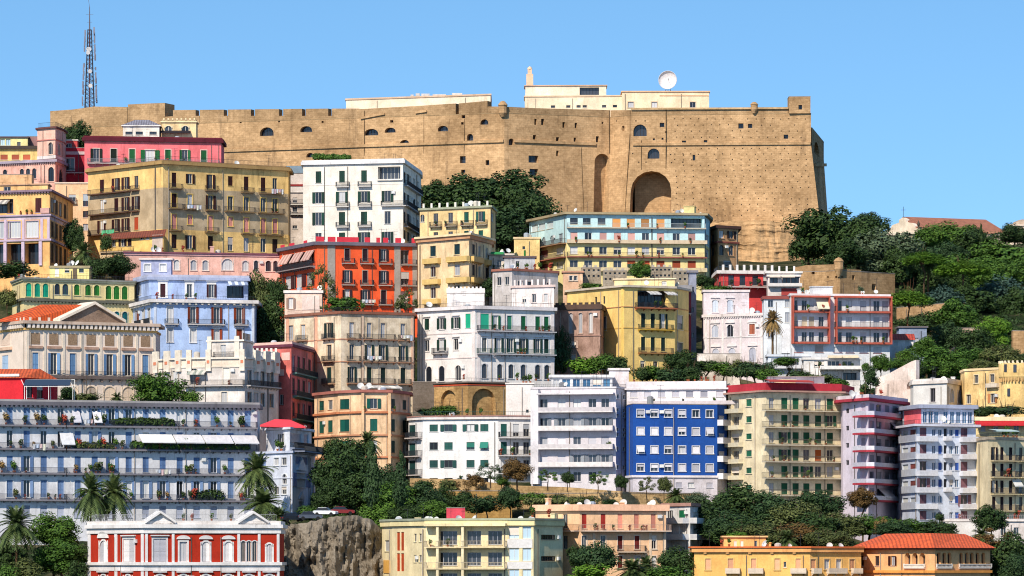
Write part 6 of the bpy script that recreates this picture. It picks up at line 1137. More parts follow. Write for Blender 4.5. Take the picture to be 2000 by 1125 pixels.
t = Bld('x', None, None, [(520, 951), (566, 942), (606, 958)], 838, 884, 'e8ecf4', ref=1, back=6, root=b, wallname='roof_storey', zb=b.zt); t.win(1, [(578, 22), (598, 10)], [(844, 866)], 20, 'G', fr='f0f2f6', pane='blue'); t.win(0, [548], [(846, 870)], 14, 'G'); t.band(834, 838.4, .6, 'dcdfe8'); t.bal(1, [(566, 606)], [874], .9, 'iron', 'a8b0c0'); t.done(); t.pots(0, [(522, 562)], 880, 7, 'leafy pot beside the white pergola of the white-blue corner house', .8, ('mid', 'dark'), (1.2, 2))
p = t.at(0, t.u(0, 545), t.zt) ; m = MB(); w = 4.2; zz = .8
q = [(-w, -2.6, 0), (w, -2.6, -.3), (w, 3, -.3), (-w, 3, 0)]; ap = [(-1.6, .2, 1.15), (1.2, .2, 1.05)]
m.poly([q[0], q[1], ap[1], ap[0]]); m.poly([q[1], q[2], ap[1]]); m.poly([q[2], q[3], ap[0], ap[1]]); m.poly([q[3], q[0], ap[0]])
for i in range(4): j = (i + 1) % 4; m.poly([q[i], (q[i][0], q[i][1], q[i][2] - .3), (q[j][0], q[j][1], q[j][2] - .3), q[j]])
m.build('tent_roof', plain('e84450', .7), b.root, p + Vector((.8, 0, zz)))
m = MB()
for x, y in ((-w + .1, -2.5), (w - .1, -2.5), (w - .1, 2.9), (-w + .1, 2.9)): m.bar((x, y, -zz), (x, y, .0), .06)
m.build('tent_pole', WHITE, b.root, p + Vector((.8, 0, zz))); b.done()
b = Bld('annex', 'little white annex with dish at the right end of the blue-white corner house', 'house', [(610, 956), (650, 952)], 962, 1040, 'eef2fa', ref=0, back=6); b.win(0, [640], [(986, 998)], 12, 'G', tr='e0e4ee'); t = gbox('x', None, None, 626, 648, 926, 962, 956, 'f0f0f2', 5, root=b, wallname='upper_storey', zb=b.zt); t.win(0, [637], [(930, 948)], 10, 'C', tr='e4e4ea'); t.band(922, 926.3, .3, 'd8d8dc'); t.done(); b.clutter(2, 0); b.done()
# red restaurant pavilion on the terrace roof
b = Bld('pavilion', 'red pavilion with orange tiled roof and pergola on the long terrace block', 'pavilion', [(-30, 940), (45, 938), (106, 946)], 738, 800, 'cc2430', ref=1, back=7, dirt=.15, roofslab=False, zb=PZ(790, 915)); b.win(1, [(58, 12), (78, 12)], [(750, 776)], 12, 'GG', fr='3a2428'); b.panel(0, -20, 38, 730, 735, .15, 'f4ece8', 'sign_strip'); m = MB(); q = [(p[0] - b.c.x, p[1] - b.c.y) for p in offset_poly(b.poly, .5)]; z = b.zt - b.c.z; ra = (q[0][0] + 2, 0, z + 1.9); rb = (q[2][0] - 3, 0, z + 1.9)
m.poly([(q[0][0], q[0][1], z), (q[1][0], q[1][1], z), (q[2][0], q[2][1], z), rb, ra]); m.poly([(q[2][0], q[2][1], z), (q[3][0], q[3][1], z), rb]); m.poly([(q[3][0], q[3][1], z), (q[4][0], q[4][1], z), ra, rb]); m.poly([(q[4][0], q[4][1], z), (q[0][0], q[0][1], z), ra]); m.build('tiled_roof', tiles('d8602c'), b.root); b.done()
r = empty('pergola', (PX(98, 936), 935, PZ(781, 915)), 'white framed glass pergola right of the red pavilion', 'pergola'); m = MB()
for x in (-4.4, 0, 4.4): m.bar((x, -2, 0), (x, -2, 3.0), .07).bar((x, 2, 0), (x, 2, 4.4), .07).bar((x, -2, 3.0), (x - 1, 2, 4.4), .06)
m.bar((-4.4, -2, 3), (4.4, -2, 3), .06).bar((-4.4, 2, 4.4), (4.4, 2, 4.4), .06).build('frame', WHITE, r); m = MB(); m.box(-4.2, 4.2, -1.9, 1.9, 0, .05); o = m.build('glass_roof', glass('dark'), r, (-.4, 0, 3.75)); o.rotation_euler = (math.radians(19), 0, 0)
# ------------------------------------------------------------------ red palazzo front left
b = Bld('palazzo', 'crimson palazzo with white pilasters, arched hoods and pediments at bottom left', 'palazzo', [(172, 876), (282, 858), (546, 864)], 1041, 1190, 'aa2a12', ref=1, back=10, dirt=.2, trim='f6f2f0')
K_ = dict(fr='f0ecec', tr='f8f4f2', sc='f2f0f0', trw=.28); b.win(0, [202], [(1055, 1097)], 15, 'E', hood=3, **K_); b.win(0, [252], [(1052, 1097)], 22, 'S', hood=1, **K_); b.win(1, [312], [(1052, 1097)], 25, 'S', hood=1, fr='f0ecec', tr='f8f4f2', sc='dcdce4', trw=.28); b.win(1, [358, 402, 446], [(1058, 1097)], 15, 'CEE', hood=3, **K_); b.win(1, [475, 486, 497], [(1056, 1097)], 8.5, 'A', fr='e8d8c8', tr='f8f4f2', trw=.14); b.win(1, [(526, 11)], [(1062, 1097)], 14, 'E', **K_)
b.win(0, [202, 250], [(1123, 1150)], 16, 'E', hood=1, **K_); b.win(1, [312, 358, 402, 446, 486, 526], [(1123, 1150)], 16, 'E', hood=1, **K_)
b.pil(0, [175, 227, 279], 1041, 1098, 5, .14, 'f6f2f2'); b.pil(1, [286, 338, 466, 506, 543], 1041, 1098, 5, .14, 'f6f2f2'); b.pil(0, [175, 227, 279], 1116, 1190, 5, .14, 'f6f2f2'); b.pil(1, [286, 338, 466, 506, 543], 1116, 1190, 5, .14, 'f6f2f2'); b.band(1098, 1104, .45, 'f4f0ee', 'string_course'); b.band(1104, 1115, .12, 'f4f0f0', 'string_course'); b.band(1031, 1041.4, .25, 'f6f2f0'); b.band(1024, 1031, .6, 'f4f0ee'); b.band(1017, 1024, .2, 'f0e8e2', 'parapet')
for x0, x1 in ((283, 342), (464, 524)):
    a, d, L, n, rz = b.fac(1); m = MB(); A, E = b.u(1, x0), b.u(1, x1); P_ = (A + E) / 2; ped(m, A, E, P_, 0, 1.7, -.7, 3, .4, 0); m.poly([(A, -.2, -.6), (E, -.2, -.6), (E, -.2, 0), (A, -.2, 0)]); m.build('pediment', stucco('f4f0ee', .15), b.root, b.at(1, 0, b.z(1022)), rz)
b.railtop(1004, 1017, .6, plain('b0b0b4')); b.clutter(2, 1); b.pots(1, [(345, 460)], 1017, 8, 'plant behind the railing on the roof of the crimson palazzo', -1.0, ('mid', 'olive', 'flower')); b.done()
# ------------------------------------------------------------------ pale yellow apartment house, bottom centre
b = Bld('apartment_building', 'pale yellow apartment house with recessed balconies and red stair panels, bottom centre', 'building', [(746, 892), (766, 884), (832, 868), (1042, 864), (1099, 872)], 1026, 1200, 'f4e0a8', ref=3, back=10, dirt=.2, trim='e8d8b0')
b.win(2, [(875, 36), (926, 27), (967, 27)], [(1037, 1064), (1079, 1105), (1120, 1140)], 30, 'GCC', fr='b8bcc8', pane='dark', depth=.3); b.win(2, [(1004, 20), (1029, 17)], [(1028, 1052), (1071, 1096), (1112, 1140)], 20, 'G', fr='f0f0f4', pane='pale'); b.panel(2, 991, 1040, 1053, 1070, .1, 'f2f0f0'); b.panel(2, 991, 1040, 1097, 1111, .1, 'f2f0f0')
b.bal(2, [(832, 990)], [1068, 1110], 1.6, 'fine', 'ecd8ac', br=False, rc='c8b8a0'); b.panel(2, 832, 991, 1022, 1027.5, 1.7, 'f0dca4', 'balcony_canopy'); b.win(3, [1071], [(1044, 1054), (1086, 1096), (1128, 1138)], 28, 'G', fr='8a6a50'); b.win(1, [(778, 6), (786, 6)], [(1038, 1075), (1080, 1116)], 6, 'R', blind='c04a20', sill=False); b.win(1, [811, 821], [(1042, 1058), (1084, 1098)], 5, 'G'); b.win(0, [756], [(1054, 1076)], 9, 'G'); b.panel(0, 750, 762, 1094, 1120, .1, 'e8a820')
for x in (858, 907): b.panel(2, x - 2.5, x + 2.5, 1028, 1180, 1.5, 'f4e4b4', 'pier')
b.band(1016, 1026.3, .35, 'f0dc98'); b.band(1012, 1016.2, .5, '9aa088', 'coping'); b.clutter(9, 3, 2, 0); b.pots(2, [(840, 985)], 1068, 6, 'pot on the upper balcony of the pale yellow apartment house', 1.2); t = gbox('x', None, None, 872, 908, 991, 1016, 878, 'd04858', 4, root=b, wallname='roof_room', zb=b.zt); t.done(); b.pots(2, [(1010, 1090)], 1010, 6, 'flowering roof pot on the right of the pale yellow apartment house', -1.0, ('olive', 'mid', 'flower'), (1, 2)); b.done()
# peach apartments
b = Bld('apartment_building', 'peach block with dark red balcony doors, bottom centre right', 'building', [(1046, 898), (1132, 890), (1301, 894)], 997, 1150, 'f4c08c', ref=1, back=9, dirt=.2, trim='f4dcc0')
b.win(1, [1141, 1178, 1211, 1243, 1276], [(1004, 1032)], 9, 'SSRRR', sc='a03028', blind='e89a84'); b.win(0, [1062, 1082, 1104], [(1004, 1032)], 9, '.RS', sc='a03028', blind='f0b894'); b.win(1, [1141, 1178, 1211, 1244, 1277], [(1046, 1072)], 9, 'GGSSG', sc='7a2820', tr='f8e0c8'); b.win(0, [1104], [(1046, 1072)], 9, 'G'); b.win(1, [1211, 1245, 1277], [(1086, 1110)], 9, 'SCC', sc='7a2820', tr='f8e0c8')
b.bal(1, [(1133, 1308)], [1036], 1.3, 'fine', 'd8c0b0', br=False, rc='b8a094'); b.bal(0, [(1100, 1132)], [1036], 1.3, 'fine', 'd8c0b0', br=False); b.bal(1, [(1205, 1260)], [1077], 1.0, 'iron', 'e0c8b0'); b.band(985, 997.4, .6, 'f0b890'); b.clutter(8, 2, 2); b.pots(1, [(1140, 1300)], 1036, 14, 'red-tinged pot on the long balcony of the peach block', 1.0, ('flower', 'olive', 'mid'), (.6, 1.1)); b.pil(1, [1160, 1270, 1298], 1040, 1120, 5, .1, 'f8d8b4'); b.done()
b = Bld('apartment_building', 'small white block with rounded balconies right of the peach block', 'building', [(1296, 908), (1348, 900), (1372, 916)], 988, 1120, 'f4f2f0', ref=1, back=8); b.win(0, [1308, 1332], [(996, 1014), (1026, 1044), (1068, 1084)], 12, ['GS', 'CG', 'CC'], sc='1a8050'); b.bal(0, [(1302, 1346)], [1020, 1052], 1.3, 'solid', 'e4e2e4', br=False, h=.8); b.bal(1, [(1348, 1376)], [1020, 1052], 1.2, 'solid', 'dcd8d8', br=False, h=.8); b.win(1, [1358], [(1000, 1016), (1030, 1048)], 8, 'G'); b.band(982, 988.4, .4, 'b08070', 'eaves'); b.done()
# orange-yellow building
b = Bld('palazzo', 'long orange-yellow palazzo with pink shutters at the bottom right', 'palazzo', [(1356, 866), (1582, 862), (1682, 868)], 1078, 1190, 'f8b848', ref=1, back=10, dirt=.2, trim='f0d8b8')
b.win(0, [1383, 1427, 1472, 1518, 1559], [(1091, 1113)], 10, 'RRRRR', blind='f0b48c', tr='f8cc80'); b.win(0, [1533], [(1097, 1108)], 5, 'G'); b.win(1, [1588, 1615, 1638, 1664], [(1092, 1112)], 10, 'SCCS', sc='d8a078', tr='f8d090'); b.bal(0, [(1418, 1446), (1462, 1492), (1545, 1576)], [1118], .8, 'solid', 'f0dcc4', h=.7); b.bal(1, [(1584, 1600), (1614, 1650), (1662, 1680)], [1118], .8, 'solid', 'f0dcc4', h=.7); b.band(1070, 1078.4, .45, 'e8a048'); b.band(1067, 1070.2, .65, 'c86838', 'cornice'); b.dentils(0, 1078.4, 1081, 3.8, .5, .35, 'f0b060')
t = gbox('x', None, None, 1414, 1496, 1049, 1072, 870, 'f6bc58', 5, root=b, wallname='penthouse', zb=b.zt); t.win(0, [1436, 1449, 1476], [(1056, 1068)], 6, 'RRG', blind='f4ece0'); t.band(1046.5, 1049.4, .35, 'f0b870'); t.done(); b.clutter(4, 2, 1); b.pots(0, [(1400, 1500)], 1067, 5, 'pot on the roof of the orange-yellow palazzo', -1.2); b.done()
# red-roofed villa
b = Bld('villa', 'orange villa with a red hipped tile roof and arched loggias, bottom right', 'villa', [(1676, 876), (1826, 856), (1934, 866)], 1073, 1190, 'f2b068', ref=1, back=12, dirt=.2, trim='f8e4d0', roofslab=False)
b.win(0, [1683, 1713, 1744], [(1086, 1105)], 8, 'S', sc='4a1c18', fr='5a2a20'); b.win(0, [1773, 1787.5, 1802], [(1079, 1102)], 10.5, 'A', fr='5a2a20', tr='f4c488', trw=.1, depth=.8); b.win(1, [1833, 1844, 1854], [(1079, 1101)], 7.5, 'A', fr='5a2a20', tr='f4c488', trw=.08, depth=.6); b.win(1, [1877, 1888, 1898, 1909, 1920], [(1079, 1101)], 7.5, 'A', fr='5a2a20', tr='f4c488', trw=.08, depth=.6)
b.bal(0, [(1768, 1808)], [1108], .35, 'baluster', 'f8ece0', br=False, h=.55); b.bal(1, [(1828, 1857), (1872, 1934)], [1108], .35, 'baluster', 'f8ece0', br=False, h=.55); b.band(1114, 1119, .35, 'e89a48', 'string_course'); b.band(1070, 1073.3, .7, '8a4838', 'eaves')
q = [(p[0] - b.c.x, p[1] - b.c.y) for p in offset_poly(b.poly, 1.0)]; z = b.z(1070) - b.c.z; H_ = 2.5; e = [Vector((p[0], p[1], z)) for p in q]; mid = (e[1] + e[3]) / 2
ra = Vector((e[0].x + 6.0, (e[0].y + e[4].y) / 2 - 1, z + H_)); rb = Vector((e[1].x, (e[1].y + 9), z + H_)); rc_ = Vector((e[2].x - 4.5, (e[2].y + e[3].y) / 2, z + H_ - .1)); m = MB()
for g in ((e[0], e[1], rb, ra), (e[1], e[2], rc_, rb), (e[2], e[3], rc_), (e[3], e[4], ra, rb, rc_), (e[4], e[0], ra)): m.poly(g)
m.poly(e[::-1]); m.build('tiled_roof', tiles('e4632e'), b.root)
nrm = (e[1] - e[0]).cross(ra - e[0]).normalized()
for t_, k_ in ((.34, .55), (.52, .6)):
    p = e[0].lerp(e[1], t_).lerp(ra.lerp(rb, t_), k_) + nrm * .06; dx = (e[1] - e[0]).normalized(); dy = nrm.cross(dx); m = MB(); w, hh = .6, .9
    m.poly([p - dx*w - dy*hh, p + dx*w - dy*hh, p + dx*w + dy*hh, p - dx*w + dy*hh]); 
    for s_, t2 in (((-w, -hh), (w, -hh)), ((w, -hh), (w, hh)), ((w, hh), (-w, hh)), ((-w, hh), (-w, -hh))):
        A_ = p + dx*s_[0] + dy*s_[1]; B_ = p + dx*t2[0] + dy*t2[1]; m.poly([A_ - nrm*.1, B_ - nrm*.1, B_, A_])
    m.build('skylight', glass('blue'), b.root)
b.done()
# ------------------------------------------------------------------ street wall under the grey and blue blocks
b = Bld('street_wall', 'tan stone street wall below the grey and blue blocks', 'wall', [(800, 946), (1000, 938), (1215, 930), (1370, 934)], 962, 1010, 'd4ac6c', ref=2, back=4, mat=stone('cdb084', 'tuff_wall', 2, .35), exact=True); rampart(b, 0, [(800.5, 934), (900, 936), (999.5, 947)], th=1.2, mat=stone('cdb084', 'tuff_wall', 2, .35)); rampart(b, 1, [(1000.5, 948), (1100, 951), (1214.5, 960)], th=1.2, mat=stone('cdb084', 'tuff_wall', 2, .35)); rampart(b, 2, [(1215.5, 960), (1280, 968), (1369, 974)], th=1.2, mat=stone('cdb084', 'tuff_wall', 2, .35)); b.done()
b = gbox('rock_wall', 'ochre rock retaining wall behind the red roof room, bottom centre', 'wall', 858, 1000, 958, 1040, 925, 'd0a050', 4, mat=stone('c9a468', 'tuff_wall', 2, .4)); b.done()
# ------------------------------------------------------------------ cliff
def rock_face(name, x0, x1, tops, yb, Y, back, mat, bulge=6, amp=1.0, strata=0.0, lean=4):
    m = MB(); nx, ny = 90, 56; xs_, ys_ = zip(*tops); xm = (x0 + x1) / 2
    for j in range(ny + 1):
        for i in range(nx + 1):
            px = x0 + (x1 - x0) * i / nx; top = _lerp(xs_, ys_, px); py = top + (yb - top) * (j / ny)
            dd = noise.fractal(Vector((px * .03, .43, py * .012)), 1, 2, 5) * 3.2 + abs(noise.noise(Vector((px * .06, 3.41, py * .01)))) * 4.0 + noise.noise(Vector((px * .15, 7.37, py * .08))) * .7 + noise.noise(Vector((px * .35, 5.53, py * .3))) * .35
            dd = dd * amp * (.15 + .85 * min(1, j / 6)) + strata * noise.fractal(Vector((px * .01 + py * .02, 9.61, py * .12)), 1, 2, 4)
            yy = Y + 4 - dd - j / ny * lean + (abs(px - xm) / (x1 - x0) * 2) ** 2 * bulge; m.v.append((PX(px, Y), yy, PZ(py, Y) + noise.noise(Vector((px * .1, 1, 1))) * .3))
    for j in range(ny):
        for i in range(nx): k = j * (nx + 1) + i; m.f.append((k + 1, k + nx + 2, k + nx + 1, k)[::-1]); m.m.append(0)
    base = len(m.v)
    for i in range(nx + 1): x, y, z = m.v[i]; m.v.append((x, Y + back, z + .4))
    for i in range(nx): m.f.append((i, i + 1, base + i + 1, base + i)); m.m.append(0)
    o = m.build(name, mat); tag(o, None, None, None, 'structure'); return o
rock_face('rock_cliff', 532, 752, [(532, 1034), (560, 1024), (600, 1020), (640, 1010), (690, 1006), (720, 1014), (752, 1045)], 1215, 884, 50, stone('968e82', 'cliff_rock', 2.5, .55))
rock_face('rock_outcrop', 1318, 1600, [(1318, 446), (1360, 436), (1420, 430), (1500, 428), (1560, 436), (1600, 452)], 570, 1279, 12, stone('d6b084', 'castle_rock', 1.6, .3), 8, .2, .5, 6)
# ------------------------------------------------------------------ parked cars on the cliff road
def car(px, py, Y, rz, col, label):
    r = empty('parked_car', (PX(px, Y), Y, PZ(py, Y)), label, 'car', 'cars parked on the cliff road'); r.rotation_euler = (0, 0, rz)
    prof = [(-2.05, .35), (2.05, .35), (2.1, .7), (1.95, .88), (1.1, .95), (-1.9, .98), (-2.1, .75)]; cab = [(-1.7, .97), (.95, .955), (.35, 1.42), (-1.2, 1.45)]
    def ext(pr, w, nm, mt, w2=None):
        m = MB(); w2 = w2 or w; zt = max(p[1] for p in pr); zl = min(p[1] for p in pr); f_ = lambda z: w + (w2 - w) * (z - zl) / (zt - zl)
        a_ = [(x, -f_(z), z) for x, z in pr]; c_ = [(x, f_(z), z) for x, z in pr]; m.poly(a_); m.poly(c_[::-1])
        for i in range(len(pr)): j = (i + 1) % len(pr); m.poly([a_[j], a_[i], c_[i], c_[j]])
        return m.build(nm, mt, r)
    ext(prof, .85, 'body', plain(col, .3)); ext(cab, .8, 'cabin', glass('dark'), .62); MB().box(-1.2, .35, -.62, .62, 1.44, 1.5).build('car_roof', plain(col, .3), r)
    for x in (-1.3, 1.3):
        for s_ in (-1, 1):
            w = MB().lathe([(.01, -.1), (.32, -.1), (.34, 0), (.32, .1), (.01, .1)], n=12).build('wheel', plain('181818'), r, (x, s_ * .8, .34)); w.rotation_euler = (math.radians(90), 0, 0)
    for s_ in (-1, 1): MB().box(2.0, 2.12, s_ * .6 - .15, s_ * .6 + .15, .6, .78).build('headlight', plain('f4f4f0', .2), r); MB().box(-2.12, -2.02, s_ * .6 - .15, s_ * .6 + .15, .6, .8).build('tail_light', plain('b02018', .3), r)
_cz = lambda px, Y: gz(px, Y) + .1
for px, py, Y, rz, col, lab in ((572, 1019, 892, .4, '20242c', 'black car parked beside the palm at the cliff top'), (636, 1008, 893, -.3, 'e4e8ee', 'white car parked on the cliff top by the white annex'), (606, 1016, 892, .1, '5a6270', 'grey car parked between the black and the white car'), (668, 1006, 894, .2, '8a3030', 'dark red small car parked at the right end of the cliff road')):
    car(px, py, Y, rz, col, lab)
# ================================================================== TREES AND SHRUBS
T = tree
# dark wood at the foot of the fortress, centre
T('broad', 905, 338, 470, 150, 1200, 'dark', 'broad dark evergreen, left half of the dark wood under the fortress'); T('broad', 985, 330, 440, 150, 1205, 'dark', 'broad dark evergreen crest, highest of the wood under the fortress'); T('broad', 1030, 355, 470, 110, 1195, 'dark', 'dark evergreen on the right slope of the wood under the fortress'); T('broad', 1000, 400, 490, 120, 1188, 'deep', 'dark evergreen low behind the small yellow block'); T('broad', 850, 350, 420, 80, 1202, 'dark', 'dark evergreen at the left tip of the wood beside the white block')
T('broad', 148, 234, 320, 60, 1195, 'dark', 'dark tree between the pink tower and the red house'); T('bush', 117, 262, 300, 26, 1200, 'mid', 'small shrub behind the pink tower')
# left column
T('palm', 163, 466, 520, 48, 1106, 'palm', 'palm with yellow dead fronds below the peach block'); T('broad', 143, 425, 500, 40, 1120, 'dark', 'dark tree at the shaded side of the orange palazzo'); T('broad', 225, 495, 545, 70, 1092, 'dark', 'dark round tree left of the pink arcade house'); T('bush', 187, 500, 545, 45, 1096, 'dark', 'dark shrub right of the yellow-fronded palm'); T('bush', 30, 508, 545, 75, 1096, 'dark', 'dark shrub below the porch of the orange palazzo'); T('bush', 15, 560, 600, 36, 1066, 'olive', 'olive shrub left of the green-arched house'); T('bush', 208, 455, 490, 26, 1110, 'dark', 'small dark shrub at the yellow annex')
T('broad', 505, 525, 640, 62, 1078, 'olive', 'olive-dark tree between periwinkle villa and orange-red block'); T('broad', 528, 580, 690, 80, 1070, 'dark', 'very dark tree below the olive one beside the periwinkle villa'); T('broad', 540, 540, 600, 40, 1076, 'dark', 'dark tree touching the orange-red block')
T('loose', 628, 520, 605, 50, 1050, 'olive', 'loose olive tree in front of the orange-red block, left'); T('bush', 668, 575, 612, 70, 1030, 'mid', 'leafy shrub on the roof terrace before the orange-red block'); T('loose', 797, 565, 612, 34, 1036, 'olive', 'loose tree at the right corner of the orange-red block')
T('broad', 308, 724, 800, 95, 966, 'mid', 'round green tree on the roof garden before the temple palazzo'); T('bush', 372, 757, 800, 45, 966, 'mid', 'small green shrub right of the round roof-garden tree'); T('palm', 229, 762, 792, 26, 962, 'palm', 'small palm before the arcade of the temple palazzo'); T('bush', 170, 765, 792, 50, 958, 'olive', 'olive shrub by the pergola'); T('bush', 135, 750, 792, 40, 958, 'dark', 'dark shrub behind the pergola')
# lower-left palms
T('palm', 178, 912, 1010, 62, 888, 'palm', 'tall date palm, left of the pair before the terrace block'); T('palm', 222, 914, 1010, 66, 892, 'palm', 'tall date palm, right of the pair before the terrace block'); T('palm', 503, 874, 960, 70, 928, 'palm', 'palm in front of the terrace block end below the red tent'); T('palm', 515, 945, 1020, 78, 900, 'palm', 'low bushy palm above the crimson palazzo'); T('palm', 32, 978, 1068, 78, 872, 'palm', 'grey-green date palm at the lower left corner'); T('palm', 545, 985, 1030, 50, 896, 'palm', 'small palm beside the black car')
T('broad', 105, 1002, 1075, 90, 882, 'mid', 'bright green round tree at lower left beside the crimson palazzo'); T('broad', 120, 1050, 1130, 100, 876, 'mid', 'green tree under the bright one at lower left'); T('broad', 20, 1055, 1130, 70, 880, 'dark', 'dark tree behind the grey-green palm'); T('bush', 50, 1085, 1140, 60, 868, 'olive', 'olive shrub at the lower left corner'); T('bush', 150, 1090, 1145, 40, 866, 'dark', 'dark shrub against the crimson palazzo wall'); T('bush', 8, 1095, 1150, 50, 864, 'mid', 'green shrub at the very lower left corner')
# dark garden in the centre left
T('cypress', 727, 860, 992, 50, 905, 'deep', 'dark cypress, tallest in front of the peach block'); T('cypress', 783, 882, 992, 48, 905, 'deep', 'dark cypress right of the tallest one'); T('palm', 718, 836, 890, 46, 958, 'palm', 'fan palm sticking out above the cypresses'); T('broad', 665, 870, 985, 90, 930, 'dark', 'dark tree right of the white-blue corner house'); T('broad', 700, 920, 1005, 100, 922, 'dark', 'dark tree under the cypresses'); T('broad', 760, 940, 1010, 100, 918, 'mid', 'green tree at the cliff top right end'); T('broad', 815, 945, 1010, 90, 920, 'deep', 'dark tree left of the ochre rock wall'); T('broad', 745, 975, 1050, 80, 906, 'mid', 'bright leafy tree just right of the cliff top'); T('broad', 640, 900, 960, 60, 942, 'dark', 'dark tree behind the white annex'); T('bush', 655, 850, 900, 50, 955, 'dark', 'dark shrub beneath the pink narrow house'); T('broad', 860, 950, 1005, 50, 924, 'dark', 'dark shrubby tree on the ochre rock wall'); T('loose', 918, 925, 990, 46, 927, 'brown', 'bare brownish tree on the rock wall'); T('broad', 790, 985, 1030, 60, 902, 'dark', 'dark tree behind the roof of the pale yellow apartment house'); T('bush', 690, 850, 930, 60, 952, 'dark', 'dark thicket left of the fan palm')
T('bush', 618, 960, 1005, 26, 944, 'deep', 'ivy-like shrub on the white annex'); T('bush', 600, 985, 1012, 40, 905, 'mid', 'green shrub behind the parked cars')
# street trees on the wall
for px, yt, yb, w, k, lab in ((958, 905, 940, 36, 'grey', 'grey-green street tree before the white teal-shuttered block'), (1010, 893, 945, 52, 'brown', 'brown-leaved street tree left of the grey apartment house'), (1070, 917, 945, 30, 'mid', 'small street tree, first from left before the grey apartment house'), (1108, 920, 947, 26, 'dark', 'small street tree, second from left before the grey apartment house'), (1168, 920, 950, 28, 'mid', 'small street tree, third from left before the grey apartment house'), (1213, 925, 957, 24, 'dark', 'egg-shaped street tree at the edge between grey and blue blocks'), (1263, 932, 962, 27, 'olive', 'street tree left before the blue block'), (1297, 930, 964, 26, 'olive', 'street tree right before the blue block')):
    T('loose' if px in (958, 1070, 1168, 1263) else 'broad', px, yt, yb, w * (1.15 if px in (958, 1070, 1168, 1263) else 1), 927, k, lab, 'street trees on the stone wall', gtop=yb + 14)
T('palm', 1320, 950, 985, 40, 925, 'palm', 'small palm at the right end of the street wall'); T('broad', 997, 948, 1000, 48, 918, 'deep', 'dark round tree in front of the street wall'); hedge(1030, 1132, 972, 985, 912, 3, 'olive', 'olive hedge on the slope behind the peach block')
# big garden right of the peach block
for px, yt, yb, w, Y, k, lab in ((1440, 945, 1040, 130, 920, 'dark', 'large dark tree below the cream green-shuttered tower'), (1395, 975, 1060, 90, 912, 'dark', 'dark tree right of the small white block'), (1500, 960, 1050, 110, 914, 'deep', 'dark tree under the cream tower, right of the largest'), (1560, 975, 1060, 110, 908, 'olive', 'olive brown tree in the garden below the cream tower'), (1450, 1010, 1070, 120, 900, 'dark', 'dark tree just above the orange penthouse'), (1600, 955, 1020, 90, 922, 'deep', 'dark tree at the foot of the cream tower'), (1640, 1000, 1060, 100, 904, 'olive', 'olive tree above the red tiled roof, left'), (1360, 960, 1000, 50, 922, 'grey', 'grey-green tree at the foot of the blue block'), (1700, 1005, 1050, 90, 906, 'mid', 'green tree on the slope under the lilac tower'), (1775, 1012, 1052, 100, 905, 'mid', 'green shrubby tree under the pale blue block'), (1830, 1015, 1055, 70, 902, 'dark', 'dark tree left of the white terrace house'), (1545, 1020, 1075, 100, 895, 'brown', 'brownish tree above the orange-yellow palazzo'), (1620, 1035, 1075, 80, 890, 'olive', 'olive tree directly behind the tiled red roof')):
    T('broad', px, yt, yb, w, Y, k, lab)
T('broad', 1685, 950, 998, 52, 922, 'brown', 'rusty brown round tree before the lilac tower'); T('palm', 1538, 1030, 1075, 44, 886, 'palm', 'fan palm above the orange-yellow palazzo'); T('bush', 1440, 1035, 1062, 50, 884, 'bright', 'bright yellow-green shrub behind the orange penthouse'); T('loose', 1720, 1010, 1052, 26, 900, 'dry', 'pale dry pampas shrub above the red tiled roof'); T('palm', 1918, 1022, 1068, 44, 888, 'palm', 'light green palm right above the red tiled roof'); T('broad', 1935, 985, 1045, 62, 900, 'dark', 'dark spiky tree before the beige block at right'); T('broad', 1965, 1035, 1140, 90, 880, 'dark', 'large dark tree at the lower right corner'); T('broad', 1990, 1080, 1150, 70, 868, 'deep', 'dark tree at the very lower right corner'); T('loose', 1945, 1030, 1090, 70, 882, 'brown', 'bare brownish tree right of the red tiled roof'); T('bush', 1835, 1000, 1018, 20, 908, 'dark', 'small dark shrub at the pale blue block foot')
# trees in front of the peach block
T('broad', 1160, 1055, 1130, 80, 868, 'deep', 'dark tree before the peach block'); T('palm', 1235, 1085, 1140, 70, 862, 'palm', 'yellow-green palm at the bottom before the peach block'); T('palm', 1262, 1080, 1130, 50, 866, 'palm', 'second palm at the bottom before the peach block'); T('bush', 1150, 1098, 1145, 80, 862, 'bright', 'bright green shrub at the bottom left of the palms'); T('broad', 1320, 1065, 1130, 70, 868, 'dark', 'dark tree below the small white block'); T('bush', 1300, 1100, 1145, 90, 860, 'mid', 'green shrub at the bottom between palms and orange-yellow palazzo'); T('bush', 1130, 1060, 1110, 40, 872, 'dark', 'dark shrub at the corner of the pale yellow apartment house')
